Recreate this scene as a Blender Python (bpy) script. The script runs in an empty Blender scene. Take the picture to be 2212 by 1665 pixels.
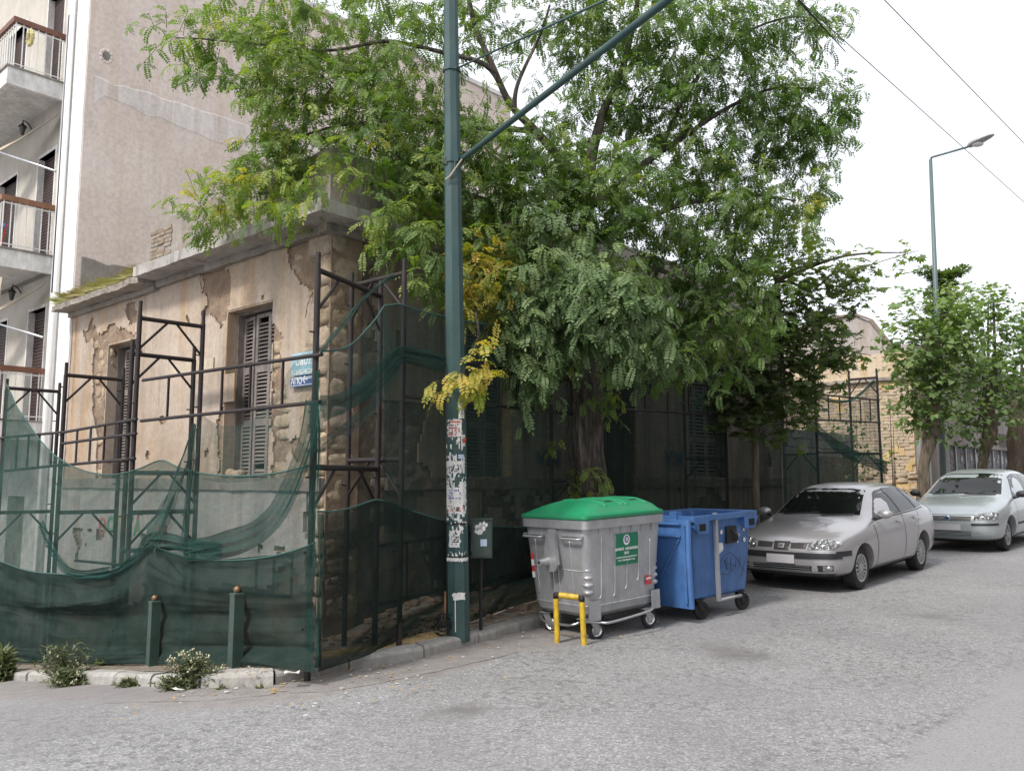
import bpy, math, random
import numpy as np
from mathutils import Vector, Matrix, noise
from mathutils.geometry import delaunay_2d_cdt
from mathutils.bvhtree import BVHTree

SC = bpy.context.scene
COL = SC.collection
rnd = random.Random(7)

# ---------------------------------------------------------------- camera, sky, sun, exposure
FOC, PITCH, CX, CY = 1820.0, math.radians(6.43), 1106.0, 832.5      # in pixels of a 2212 px wide picture
cam_d = bpy.data.cameras.new('camera'); cam = bpy.data.objects.new('camera', cam_d); COL.objects.link(cam)
cam.location = (0, 0, 0); cam.rotation_euler = (math.pi/2 + PITCH, 0, 0)
cam_d.sensor_width = 36.0; cam_d.lens = FOC/2212*36.0; cam_d.clip_start = 0.05; cam_d.clip_end = 1500
SC.camera = cam
W = bpy.data.worlds.new('World'); SC.world = W; W.use_nodes = True
SUN_EL, SUN_AZ = math.radians(48), math.radians(220)   # azimuth of the sun, clockwise from +Y
nt = W.node_tree; nt.nodes.clear()
o_ = nt.nodes.new('ShaderNodeOutputWorld'); bg = nt.nodes.new('ShaderNodeBackground')
sky = nt.nodes.new('ShaderNodeTexSky'); sky.sky_type = 'NISHITA'; sky.sun_disc = False
sky.sun_elevation = SUN_EL; sky.sun_rotation = SUN_AZ; sky.dust_density = 4.0; sky.air_density = 1.0
mx = nt.nodes.new('ShaderNodeMixRGB'); mx.inputs[0].default_value = 0.72; mx.inputs[2].default_value = (11.3, 11.5, 12.0, 1)
nt.links.new(sky.outputs[0], mx.inputs[1]); nt.links.new(mx.outputs[0], bg.inputs[0])
bg.inputs[1].default_value = 0.10; nt.links.new(bg.outputs[0], o_.inputs[0])
sun_d = bpy.data.lights.new('sun', 'SUN'); sun = bpy.data.objects.new('sun', sun_d); COL.objects.link(sun)
sun_d.energy = 2.4; sun_d.angle = math.radians(9); sun_d.color = (1.0, 0.95, 0.87)
sdir = Vector((math.sin(SUN_AZ)*math.cos(SUN_EL), math.cos(SUN_AZ)*math.cos(SUN_EL), math.sin(SUN_EL)))
sun.rotation_euler = sdir.to_track_quat('Z', 'Y').to_euler()
SC.view_settings.view_transform = 'Standard'; SC.view_settings.look = 'None'
SC.view_settings.exposure = 0.5; SC.view_settings.gamma = 1.0; SC.view_settings.use_curve_mapping = False
SC.cycles.max_bounces = 8; SC.cycles.transparent_max_bounces = 24; SC.cycles.diffuse_bounces = 3
SC.cycles.use_denoising = True

# ---------------------------------------------------------------- measuring helpers
def ray(x, y):
    u = x-CX; v = CY-y
    return Vector((u, FOC*math.cos(PITCH)-v*math.sin(PITCH), FOC*math.sin(PITCH)+v*math.cos(PITCH)))
def at(x, y, Y):
    r = ray(x, y); return r*(Y/r.y)
def onp(x, y, P, n):
    r = ray(x, y); t = (P[0]*n[0]+P[1]*n[1])/(r.x*n[0]+r.y*n[1]); return r*t
def sstep(x, a, b):
    t = min(1, max(0, (x-a)/(b-a))); return t*t*(3-2*t)
def sp(x, k):
    return x if x/k > 30 else k*math.log(1+math.exp(x/k))
TA, TB = math.radians(48.3), math.radians(43.6)
a = Vector((-math.sin(TA), math.cos(TA), 0)); nA = Vector((-a.y, a.x, 0))
b = Vector((math.sin(TB), math.cos(TB), 0)); nB = Vector((b.y, -b.x, 0))
ZU = Vector((0, 0, 1))
C = at(705, 800, 9.9); C.z = 0
def G(X, Y):
    tA = (X+1.65)*a.x+(Y-7.3)*a.y; uB = X*b.x+Y*b.y
    k = 1-sstep(uB-.3*max(0, tA), 4.9, 6.6)
    far = min(1.0, 30/max(30., abs(X)+abs(Y)))
    return -1.63 - .14*min(sp(tA, .35), 14)*k + .033*min(sp(uB-8, .5), 60)*far
PAVE = .12
def grd(x, y, dz=0.0):
    r = ray(x, y); t = 2.0/r.y
    for i in range(4000):
        p = r*t
        if p.z < G(p.x, p.y)+dz: break
        t += .01/r.y*max(1, p.y*.3)
    return r*t
# wall frames: local (s, d, z) -> world ; d = outwards
def frame(origin, s, n):
    return Matrix(((s.x, n.x, 0, origin.x), (s.y, n.y, 0, origin.y), (0, 0, 1, origin.z), (0, 0, 0, 1)))
FA = frame(C, a, nA); FB = frame(C, b, nB)
def pA(x, y, off=0):
    q = onp(x, y, C+nA*off, nA); d = q-C; return (d.dot(a), q.z)
def pB(x, y, off=0):
    q = onp(x, y, C+nB*off, nB); d = q-C; return (d.dot(b), q.z)

# ---------------------------------------------------------------- object helpers
ORG = {}
def tag(o, label=None, cat=None, group=None, kind=None):
    if label: o['label'] = label
    if cat: o['category'] = cat
    if group: o['group'] = group
    if kind: o['kind'] = kind
    return o
def thing(name, label, cat, loc=(0, 0, 0), group=None, kind=None, rot=0, world=True):
    o = bpy.data.objects.new(name, None); COL.objects.link(o); o.location = loc; o.rotation_euler = (0, 0, rot)
    o.empty_display_size = .1
    tag(o, label, cat, group, kind)
    o.matrix_world = Matrix.Translation(Vector(loc)) @ Matrix.Rotation(rot, 4, 'Z')
    ORG[o.name] = (Vector(loc), world)
    return o
def origin_of(p):
    while p is not None:
        if p.name in ORG: return ORG[p.name]
        p = p.parent
    return (Vector((0, 0, 0)), True)
class MB:
    def __init__(s): s.v = []; s.f = []; s.m = []; s.uv = None; s.sm = []
    def add(s, vs, fs, mi=0, M=None):
        k = len(s.v)
        if M is not None: vs = [M @ Vector(v) for v in vs]
        s.v.extend([tuple(v) for v in vs]); s.f.extend([tuple(i+k for i in f) for f in fs]); s.m.extend([mi]*len(fs)); return s
    def box(s, c, e, M=None, mi=0, taper=1.0):
        x, y, z = e[0]/2, e[1]/2, e[2]/2; t = taper
        vs = [(c[0]+i*x*(t if k > 0 else 1), c[1]+j*y*(t if k > 0 else 1), c[2]+k*z) for k in (-1, 1) for j in (-1, 1) for i in (-1, 1)]
        return s.add(vs, [(0, 2, 3, 1), (4, 5, 7, 6), (0, 1, 5, 4), (2, 6, 7, 3), (0, 4, 6, 2), (1, 3, 7, 5)], mi, M)
    def bx(s, x0, x1, y0, y1, z0, z1, M=None, mi=0):
        return s.box(((x0+x1)/2, (y0+y1)/2, (z0+z1)/2), (x1-x0, y1-y0, z1-z0), M, mi)
    def prism(s, poly, y0, y1, M=None, mi=0):   # poly in (x,z)
        n = len(poly); vs = [(p[0], y0, p[1]) for p in poly]+[(p[0], y1, p[1]) for p in poly]
        fs = [tuple(range(n)), tuple(reversed(range(n, 2*n)))]+[(i, i+n, (i+1) % n+n, (i+1) % n) for i in range(n)]
        return s.add(vs, fs, mi, M)
    def tube(s, pts, r, n=8, M=None, mi=0, cap=True):
        pts = [Vector(p) for p in pts]
        rr = r if isinstance(r, (list, tuple)) else [r]*len(pts)
        vs = []; fs = []
        t0 = (pts[1]-pts[0]).normalized(); up = Vector((0, 0, 1)) if abs(t0.z) < .9 else Vector((1, 0, 0))
        for i, p in enumerate(pts):
            t = (pts[min(i+1, len(pts)-1)]-pts[max(i-1, 0)])
            t = t.normalized() if t.length > 1e-9 else t0
            e1 = up.cross(t)
            if e1.length < 1e-4: e1 = Vector((1, 0, 0)).cross(t)
            e1.normalize(); e2 = t.cross(e1)
            up = e2.cross(e1)*-1 if False else up
            for k in range(n):
                an = 2*math.pi*k/n; vs.append(p+e1*math.cos(an)*rr[i]+e2*math.sin(an)*rr[i])
        for i in range(len(pts)-1):
            for k in range(n):
                fs.append((i*n+k, i*n+(k+1) % n, (i+1)*n+(k+1) % n, (i+1)*n+k))
        if cap: fs += [tuple(reversed(range(n))), tuple(range((len(pts)-1)*n, len(pts)*n))]
        return s.add(vs, fs, mi, M)
    def loft(s, rings, M=None, mi=0, closed=True, caps=True):
        n = len(rings[0]); vs = [p for r in rings for p in r]; fs = []
        for i in range(len(rings)-1):
            for k in range(n if closed else n-1):
                fs.append((i*n+k, i*n+(k+1) % n, (i+1)*n+(k+1) % n, (i+1)*n+k))
        if caps and closed: fs += [tuple(reversed(range(n))), tuple(range((len(rings)-1)*n, len(rings)*n))]
        return s.add(vs, fs, mi, M)
    def grid(s, P, M=None, mi=0):
        h = len(P); w = len(P[0]); vs = [p for r in P for p in r]
        return s.add(vs, [(j*w+i, j*w+i+1, (j+1)*w+i+1, (j+1)*w+i) for j in range(h-1) for i in range(w-1)], mi, M)
    def disc(s, c, r, axis='y', n=24, mi=0, M=None):
        vs = []
        for k in range(n):
            t = 2*math.pi*k/n; u, w = r*math.cos(t), r*math.sin(t)
            vs.append({'y': (c[0]+u, c[1], c[2]+w), 'z': (c[0]+u, c[1]+w, c[2]), 'x': (c[0], c[1]+u, c[2]+w)}[axis])
        return s.add(vs, [tuple(range(n))], mi, M)
    def sphere(s, c, r, n=12, mi=0, M=None):
        vs = []; fs = []
        R = r if isinstance(r, (tuple, list)) else (r, r, r)
        for j in range(n//2+1):
            ph = math.pi*j/(n//2)
            for i in range(n):
                t = 2*math.pi*i/n; vs.append((c[0]+R[0]*math.sin(ph)*math.cos(t), c[1]+R[1]*math.sin(ph)*math.sin(t), c[2]+R[2]*math.cos(ph)))
        for j in range(n//2):
            for i in range(n):
                fs.append((j*n+i, (j+1)*n+i, (j+1)*n+(i+1) % n, j*n+(i+1) % n))
        return s.add(vs, fs, mi, M)
    def mesh(s, name, mats, smooth=False, off=Vector((0, 0, 0)), angle=None):
        me = bpy.data.meshes.new(name)
        v = np.array(s.v, dtype=float).reshape(-1, 3)-np.array(off)
        me.from_pydata(v.tolist(), [], s.f)
        for m in (mats if isinstance(mats, (list, tuple)) else [mats]): me.materials.append(m)
        if any(s.m): me.polygons.foreach_set('material_index', s.m)
        if smooth:
            me.polygons.foreach_set('use_smooth', [True]*len(s.f))
            if angle: me.set_sharp_from_angle(angle=math.radians(angle))
        me.update(); return me
    def build(s, name, mats, parent=None, smooth=False, angle=None, local=None):
        off, world = origin_of(parent)
        me = s.mesh(name, mats, smooth, off if (world and parent is not None) else Vector((0, 0, 0)), angle)
        o = bpy.data.objects.new(name, me); COL.objects.link(o)
        if parent is not None: o.parent = parent
        return o
def put(name, me, M, parent, world=True):
    """link an object sharing mesh me; M is the world matrix when the root is authored in world space"""
    o = bpy.data.objects.new(name, me); COL.objects.link(o); o.parent = parent
    off, w = origin_of(parent)
    o.matrix_basis = (Matrix.Translation(-off) @ M) if (w and world) else M
    return o
def copy_tree(o, parent=None):
    c = o.copy(); COL.objects.link(c); c.parent = parent
    if o.name in ORG: ORG[c.name] = ORG[o.name]
    for ch in list(o.children): copy_tree(ch, c)
    return c
def text_mb(txt, size, M, bold=0.0, ext=0.002, align='CENTER'):
    cu = bpy.data.curves.new('t', 'FONT'); cu.body = txt; cu.size = size; cu.extrude = ext; cu.align_x = align; cu.align_y = 'CENTER'
    cu.offset = bold; cu.resolution_u = 3
    o = bpy.data.objects.new('t', cu); COL.objects.link(o)
    bpy.context.view_layer.update()
    me = o.to_mesh(); mb = MB()
    mb.add([v.co.copy() for v in me.vertices], [tuple(p.vertices) for p in me.polygons], 0, M)
    o.to_mesh_clear(); bpy.data.objects.remove(o); bpy.data.curves.remove(cu)
    return mb
def text_frame(F, s, d, z, flip=False):
    """text lying on a wall frame, reading rightwards as seen from outside"""
    sx = -1 if flip else 1
    return F @ Matrix(((sx, 0, 0, s), (0, 0, 1 if True else 0, d), (0, 1, 0, z), (0, 0, 0, 1)))

# ---------------------------------------------------------------- materials
MATS = {}
def nmat(name):
    m = bpy.data.materials.new(name); m.use_nodes = True; MATS[name] = m
    t = m.node_tree; bs = t.nodes['Principled BSDF']; return m, t, bs
def N(t, typ, **kw):
    n = t.nodes.new(typ)
    for k, v in kw.items():
        if k in n.inputs: n.inputs[k].default_value = v
        else: setattr(n, k, v)
    return n
def coord(t, scale=(1, 1, 1), kind='Object', rot=(0, 0, 0)):
    if kind == 'World':
        c = N(t, 'ShaderNodeNewGeometry'); out = c.outputs['Position']
    else:
        c = N(t, 'ShaderNodeTexCoord'); out = c.outputs[kind]
    mp = N(t, 'ShaderNodeMapping'); mp.inputs['Scale'].default_value = scale; mp.inputs['Rotation'].default_value = rot
    t.links.new(out, mp.inputs[0]); return mp.outputs[0]
def noi(t, co, scale, detail=6, rough=.6, dist=0):
    n = N(t, 'ShaderNodeTexNoise'); n.inputs['Scale'].default_value = scale; n.inputs['Detail'].default_value = detail
    n.inputs['Roughness'].default_value = rough; n.inputs['Distortion'].default_value = dist
    t.links.new(co, n.inputs['Vector']); return n.outputs['Fac']
def ramp(t, fac, stops):
    r = N(t, 'ShaderNodeValToRGB'); e = r.color_ramp.elements
    while len(e) < len(stops): e.new(.5)
    for i, (p, c) in enumerate(stops):
        e[i].position = p; c = (c, c, c) if isinstance(c, (int, float)) else c; e[i].color = (*c, 1)
    t.links.new(fac, r.inputs[0]); return r.outputs[0]
def mix(t, f, c1, c2, mode='MIX'):
    m = N(t, 'ShaderNodeMixRGB', blend_type=mode)
    for i, x in ((0, f), (1, c1), (2, c2)):
        if hasattr(x, 'is_linked') or hasattr(x, 'links'): t.links.new(x, m.inputs[i])
        else: m.inputs[i].default_value = x if i == 0 else (*x, 1)
    return m.outputs[0]
def bump(t, bs, h, st=.3, dist=.02):
    n = N(t, 'ShaderNodeBump'); n.inputs['Strength'].default_value = st; n.inputs['Distance'].default_value = dist
    t.links.new(h, n.inputs['Height']); t.links.new(n.outputs[0], bs.inputs['Normal'])
def simple(name, col, rough=.6, metal=0, var=.25, scale=6, dirt=None, dirtamt=.5, bmp=.1, bscale=40, spec=.5, coat=0, streak=False):
    m, t, bs = nmat(name)
    co = coord(t, (1, 1, .25) if streak else (1, 1, 1))
    f = noi(t, co, scale, 5, .6)
    lo = tuple(c*(1-var) for c in col); hi = tuple(min(1, c*(1+var)) for c in col)
    c = ramp(t, f, [(.3, lo), (.7, hi)])
    if dirt:
        f2 = noi(t, coord(t, (1, 1, .5)), scale*2.3, 8, .7)
        c = mix(t, ramp(t, f2, [(.5-.1, 0), (.5+.22, dirtamt)]), c, dirt)
    t.links.new(c, bs.inputs['Base Color'])
    bs.inputs['Roughness'].default_value = rough; bs.inputs['Metallic'].default_value = metal
    bs.inputs['Specular IOR Level'].default_value = spec; bs.inputs['Coat Weight'].default_value = coat
    if bmp: bump(t, bs, noi(t, coord(t), bscale, 4, .6), bmp, .01)
    return m
M_green_pole = simple('pole_paint', (.028, .070, .072), .55, 0, .2, 3, (.12, .12, .10), .25, .15, 60)
M_green_dk = simple('dark_green_paint', (.03, .062, .052), .55, 0, .25, 5, (.08, .07, .05), .4, .15)
M_rust = simple('rusty_steel', (.016, .013, .015), .65, .1, .45, 9, (.085, .035, .022), .28, .3, 60)
M_paper = simple('paper', (.72, .72, .72), .8, 0, .08, 20, (.35, .34, .3), .5, .1)
M_red = simple('red_print', (.55, .06, .05), .7, 0, .1)
M_blueprint = simple('blue_print', (.08, .1, .35), .7, 0, .1)
M_black = simple('black_print', (.015, .015, .015), .6, 0, .2)
M_rubber = simple('rubber', (.014, .014, .015), .75, 0, .3, 10, (.06, .055, .05), .4)
M_steel = simple('galvanised_steel', (.44, .45, .475), .38, .5, .14, 5, (.22, .22, .215), .4, .08, 30)
M_chrome = simple('bright_steel', (.55, .56, .58), .3, .9, .1)
M_yellow = simple('yellow_paint', (.62, .42, .03), .5, 0, .12, 8, (.08, .05, .02), .7, .2)
M_white = simple('white_paint', (.80, .80, .79), .7, 0, .04, 3, (.5, .48, .45), .25, .1, 20, streak=True)
M_white_dirty = simple('stained_white_render', (.72, .71, .69), .8, 0, .12, 3, (.25, .22, .19), .6, .2, 20, streak=True)
M_rail_white = simple('railing_paint', (.72, .72, .70), .5, 0, .05, 8, (.35, .25, .18), .3)
M_woodrail = simple('brown_wood_rail', (.16, .065, .04), .55, 0, .2, 6)
M_blind = simple('brown_blind', (.05, .028, .025), .6, 0, .25)
M_cream = simple('cream_fabric', (.50, .44, .34), .85, 0, .12, 4, (.25, .18, .12), .5)
M_conc = simple('grey_concrete', (.27, .255, .23), .9, 0, .3, 3, (.07, .065, .055), .8, .5, 25)
M_kerb = simple('kerb_stone_grey', (.36, .35, .33), .85, 0, .15, 6, (.16, .14, .12), .6, .5, 40)
M_shut = simple('weathered_wood', (.235, .205, .19), .8, 0, .25, 8, (.05, .04, .035), .6, .4, 50, streak=True)
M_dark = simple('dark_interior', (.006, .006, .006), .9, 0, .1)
M_bluep = simple('blue_plastic', (.065, .165, .40), .42, 0, .12, 3, (.02, .04, .10), .5, .08)
M_greenp = simple('green_plastic', (.012, .25, .11), .45, 0, .10, 3, (.07, .20, .12), .45, .03)
M_bark = None
def soil_mat():
    m, t, bs = nmat('soil_litter'); co = coord(t, kind='World')
    c = ramp(t, noi(t, co, 9, 8, .7), [(.3, (.10, .08, .06)), (.55, (.24, .20, .16)), (.75, (.38, .34, .30))])
    t.links.new(c, bs.inputs['Base Color']); bs.inputs['Roughness'].default_value = .95
    bump(t, bs, noi(t, co, 30, 6, .7), .6, .03); return m
M_soil = soil_mat()
def asphalt():
    m, t, bs = nmat('worn_asphalt'); co = coord(t, kind='World')
    base = ramp(t, noi(t, co, 1.1, 6, .6), [(.3, (.240, .238, .241)), (.7, (.292, .290, .295))])
    # light aggregate grains
    v = N(t, 'ShaderNodeTexVoronoi'); v.inputs['Scale'].default_value = 75; t.links.new(co, v.inputs['Vector'])
    g = N(t, 'ShaderNodeSeparateColor'); t.links.new(v.outputs['Color'], g.inputs[0])
    gr = ramp(t, g.outputs[0], [(.0, .68), (.5, .95), (.85, 1.08), (.97, 1.45)])
    c = mix(t, 1.0, base, gr, 'MULTIPLY')
    fine = ramp(t, noi(t, co, 60, 4, .7), [(.32, .70), (.5, 1.0), (.7, 1.2)])
    c = mix(t, .8, c, fine, 'MULTIPLY')
    # dark pits where the surface has worn
    at_ = N(t, 'ShaderNodeAttribute', attribute_name='gutter')
    pit = ramp(t, noi(t, coord(t, (1, 1, 1), 'World'), 13, 4, .6, .5), [(.54, 0), (.60, 1)])
    big = ramp(t, noi(t, co, .9, 3, .5), [(.40, .3), (.58, .8)])
    pm = mix(t, 1.0, pit, big, 'MULTIPLY')
    inv = N(t, 'ShaderNodeMath', operation='SUBTRACT'); inv.inputs[0].default_value = 1; t.links.new(at_.outputs['Fac'], inv.inputs[1])
    pm = mix(t, 1.0, pm, inv.outputs[0], 'MULTIPLY')
    pmf = mix(t, 1.0, pm, (.62, .62, .62), 'MULTIPLY')
    c = mix(t, pmf, c, (.10, .098, .102))
    c = mix(t, at_.outputs['Fac'], c, mix(t, 1.0, ramp(t, noi(t, co, 5, 6, .7), [(.3, (.19, .175, .172)), (.7, (.28, .26, .25))]), fine, 'MULTIPLY'))
    # oil stains
    st = ramp(t, noi(t, co, .55, 5, .65), [(.66, 0), (.76, .45)])
    c = mix(t, st, c, (.09, .085, .085))
    # wheel track bands of greyer, finer surface
    wv = ramp(t, noi(t, coord(t, (1, 1, 1), 'World', (0, 0, TB)), .35, 2, .5), [(.45, 0), (.6, .35)])
    c = mix(t, wv, c, (.21, .205, .215))
    a2 = N(t, 'ShaderNodeAttribute', attribute_name='stain'); c = mix(t, mix(t, 1, a2.outputs['Fac'], ramp(t, noi(t, co, 6, 5, .6), [(.3, .4), (.6, 1)]), 'MULTIPLY'), c, (.15, .142, .14))
    a3 = N(t, 'ShaderNodeAttribute', attribute_name='patch'); c = mix(t, a3.outputs['Fac'], c, mix(t, 1, (.275, .272, .28), fine, 'MULTIPLY'))
    t.links.new(c, bs.inputs['Base Color']); bs.inputs['Roughness'].default_value = .88
    hh = mix(t, .5, noi(t, co, 70, 4, .7), mix(t, 1, pm, (1, 1, 1), 'DIFFERENCE'))
    bump(t, bs, hh, .65, .012); return m
M_asph = asphalt()
def plaster(name, cols, stain=(.30, .17, .09), streakc=(.17, .15, .13), tone=1.0, damp=0.3, bmps=.25):
    m, t, bs = nmat(name); co = coord(t, kind='World')
    base = ramp(t, noi(t, co, .8, 7, .62), [(.3, cols[0]), (.5, cols[1]), (.72, cols[2])])
    sc = coord(t, (2.6, 2.6, .16), 'World')
    s1 = ramp(t, noi(t, sc, 1.6, 6, .65, .6), [(.48, 0), (.66, .7)])
    c = mix(t, s1, base, stain)
    s2 = ramp(t, noi(t, coord(t, (3.5, 3.5, .22), 'World'), 2.1, 6, .65), [(.49, 0), (.68, damp)])
    s2 = mix(t, 1, s2, ramp(t, noi(t, coord(t, kind='World'), .9, 3, .5), [(.4, .25), (.6, 1)]), 'MULTIPLY')
    c = mix(t, s2, c, streakc)
    sp_ = ramp(t, noi(t, co, 14, 6, .7), [(.35, .86), (.6, 1.05)])
    c = mix(t, 1, c, sp_, 'MULTIPLY')
    t.links.new(c, bs.inputs['Base Color']); bs.inputs['Roughness'].default_value = .93
    bump(t, bs, mix(t, .5, noi(t, co, 5, 6, .6), noi(t, co, 45, 3, .6)), bmps, .03); return m
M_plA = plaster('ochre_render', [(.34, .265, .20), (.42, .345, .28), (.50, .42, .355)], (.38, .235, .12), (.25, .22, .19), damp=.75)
M_plB = plaster('shade_toned_render', [(.12, .105, .09), (.21, .185, .155), (.30, .255, .205)], (.20, .13, .07), (.05, .045, .04), damp=.8)  # streaked render, darkened in colour for the shaded right face
M_plinth = plaster('plinth_render', [(.30, .29, .28), (.40, .39, .375), (.48, .46, .44)], (.3, .25, .2), (.22, .20, .19), damp=.4)
M_pink = plaster('pink_grey_render', [(.60, .505, .455), (.68, .585, .53), (.73, .65, .59)], (.62, .51, .42), (.50, .44, .41), damp=.3, bmps=.12)
M_pinkl = plaster('pale_repair_render', [(.62, .57, .54), (.69, .63, .60), (.72, .67, .64)], (.5, .40, .33), (.45, .4, .38), damp=.3, bmps=.15)
M_parap = plaster('weathered_parapet', [(.16, .145, .125), (.29, .262, .235), (.40, .37, .335)], (.28, .22, .17), (.09, .08, .065), damp=.85)
M_corn = plaster('stained_cornice', [(.25, .235, .22), (.42, .40, .385), (.52, .49, .47)], (.3, .25, .2), (.06, .055, .05), damp=.8)
M_grey = plaster('grey_cement', [(.27, .25, .24), (.36, .33, .32), (.42, .39, .37)], (.3, .24, .2), (.15, .14, .13), damp=.5)
M_warm = plaster('sandy_rubble', [(.46, .36, .25), (.56, .46, .34), (.62, .53, .42)], (.50, .33, .15), (.25, .17, .1), damp=.3, bmps=.6)
M_yel = plaster('yellow_render', [(.48, .36, .18), (.56, .43, .23), (.60, .48, .28)], (.5, .3, .1), (.3, .2, .1), damp=.2)
def rubble(name, c0, c1, c2):
    m, t, bs = nmat(name); co = coord(t, kind='World')
    f = noi(t, co, 3.5, 8, .68, .4)
    c = ramp(t, f, [(.28, c0), (.5, c1), (.72, c2)])
    t.links.new(c, bs.inputs['Base Color']); bs.inputs['Roughness'].default_value = .95
    bump(t, bs, mix(t, .5, f, noi(t, co, 16, 8, .7)), 1.0, .07); return m
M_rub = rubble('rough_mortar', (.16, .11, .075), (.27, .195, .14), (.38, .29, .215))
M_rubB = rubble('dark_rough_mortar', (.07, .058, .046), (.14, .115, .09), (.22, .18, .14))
def stone(name, cols):
    m, t, bs = nmat(name); co = coord(t); oi = N(t, 'ShaderNodeObjectInfo')
    c0 = ramp(t, oi.outputs['Random'], [(0, cols[0]), (.5, cols[1]), (1, cols[2])])
    c = mix(t, 1, c0, ramp(t, noi(t, coord(t, kind='World'), 9, 8, .7), [(.3, .6), (.7, 1.2)]), 'MULTIPLY')
    t.links.new(c, bs.inputs['Base Color']); bs.inputs['Roughness'].default_value = .92
    bump(t, bs, noi(t, coord(t, kind='World'), 22, 8, .7), .8, .03); return m
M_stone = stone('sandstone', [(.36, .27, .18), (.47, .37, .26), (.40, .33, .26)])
M_stoneB = stone('shade_toned_sandstone', [(.15, .125, .10), (.23, .19, .15), (.19, .165, .14)])  # darker copy of the sandstone, right face shade put into its colour
M_oldbrick = stone('weathered_brick', [(.26, .20, .15), (.33, .27, .21), (.30, .26, .22)])
M_brick = stone('pale_brick', [(.48, .38, .28), (.60, .50, .39), (.52, .42, .28)])
M_block = stone('concrete_block', [(.22, .21, .20), (.27, .26, .25), (.31, .29, .28)])
def netmat(name, alpha, col=(.03, .135, .115), streak=.35):
    m = bpy.data.materials.new(name); m.use_nodes = True; t = m.node_tree; t.nodes.clear()
    out = N(t, 'ShaderNodeOutputMaterial'); ms = N(t, 'ShaderNodeMixShader'); tr = N(t, 'ShaderNodeBsdfTransparent')
    di = N(t, 'ShaderNodeBsdfDiffuse'); tl = N(t, 'ShaderNodeBsdfTranslucent'); m2 = N(t, 'ShaderNodeMixShader')
    uv = N(t, 'ShaderNodeUVMap'); mp = N(t, 'ShaderNodeMapping'); mp.inputs['Scale'].default_value = (1, 1, 1)
    t.links.new(uv.outputs[0], mp.inputs[0])
    f = noi(t, mp.outputs[0], 7, 7, .7)
    mp2 = N(t, 'ShaderNodeMapping'); mp2.inputs['Scale'].default_value = (5, 60, 1); t.links.new(uv.outputs[0], mp2.inputs[0])
    f2 = noi(t, mp2.outputs[0], 2.0, 3, .6)
    cc = ramp(t, f, [(.3, tuple(c*.72 for c in col)), (.7, tuple(min(1, c*1.3) for c in col))])
    t.links.new(cc, di.inputs[0]); t.links.new(cc, tl.inputs[0]); m2.inputs[0].default_value = .35
    t.links.new(di.outputs[0], m2.inputs[1]); t.links.new(tl.outputs[0], m2.inputs[2])
    # cover of the threads: grows where the net is seen at a slant
    g = N(t, 'ShaderNodeNewGeometry'); dp = N(t, 'ShaderNodeVectorMath', operation='DOT_PRODUCT')
    t.links.new(g.outputs['Normal'], dp.inputs[0]); t.links.new(g.outputs['Incoming'], dp.inputs[1])
    ab = N(t, 'ShaderNodeMath', operation='ABSOLUTE'); t.links.new(dp.outputs['Value'], ab.inputs[0])
    mxx = N(t, 'ShaderNodeMath', operation='MAXIMUM'); t.links.new(ab.outputs[0], mxx.inputs[0]); mxx.inputs[1].default_value = .12
    dv = N(t, 'ShaderNodeMath', operation='DIVIDE'); dv.inputs[0].default_value = 1; t.links.new(mxx.outputs[0], dv.inputs[1])
    pw = N(t, 'ShaderNodeMath', operation='POWER'); pw.inputs[0].default_value = 1-alpha; t.links.new(dv.outputs[0], pw.inputs[1])
    vr = ramp(t, mix(t, .5, f, f2), [(.3, 1+streak), (.7, 1-streak)])
    mu = N(t, 'ShaderNodeMath', operation='MULTIPLY'); t.links.new(pw.outputs[0], mu.inputs[0]); t.links.new(vr, mu.inputs[1]); mu.use_clamp = True
    t.links.new(mu.outputs[0], ms.inputs[0]); t.links.new(m2.outputs[0], ms.inputs[1]); t.links.new(tr.outputs[0], ms.inputs[2])
    t.links.new(ms.outputs[0], out.inputs[0]); MATS[name] = m; return m
M_net = netmat('debris_netting', .36, (.048, .088, .078), .3)
M_netd = netmat('doubled_netting', .74, (.032, .052, .047), .14)
M_netl = netmat('thin_netting', .20, (.045, .085, .075))
M_netb = netmat('bunched_netting', .46, (.032, .078, .068), .45)
M_netk = netmat('shaded_side_netting', .36, (.028, .050, .044), .25)  # net colour darkened to carry the shade of the right face
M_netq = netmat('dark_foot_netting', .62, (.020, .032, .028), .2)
M_hem = simple('net_hem', (.038, .10, .087), .8, 0, .2)
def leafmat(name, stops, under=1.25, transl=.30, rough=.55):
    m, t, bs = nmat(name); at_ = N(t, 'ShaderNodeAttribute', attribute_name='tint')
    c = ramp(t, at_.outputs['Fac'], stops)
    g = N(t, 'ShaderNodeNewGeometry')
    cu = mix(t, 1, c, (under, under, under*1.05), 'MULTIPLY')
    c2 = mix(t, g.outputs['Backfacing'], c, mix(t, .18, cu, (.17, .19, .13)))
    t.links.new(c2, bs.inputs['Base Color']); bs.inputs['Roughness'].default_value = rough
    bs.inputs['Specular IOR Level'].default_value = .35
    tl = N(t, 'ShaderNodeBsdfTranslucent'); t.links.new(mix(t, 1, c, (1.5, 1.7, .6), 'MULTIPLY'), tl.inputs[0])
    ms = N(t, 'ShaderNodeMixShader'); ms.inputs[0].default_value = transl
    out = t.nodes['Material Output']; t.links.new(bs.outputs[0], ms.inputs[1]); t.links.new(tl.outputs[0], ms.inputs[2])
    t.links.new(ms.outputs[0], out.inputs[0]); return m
M_leaf = leafmat('locust_leaves', [(0, (.030, .068, .022)), (.35, (.080, .145, .038)), (.6, (.145, .22, .052)), (.8, (.26, .30, .05)), (1, (.50, .37, .07))], transl=.42)
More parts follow.
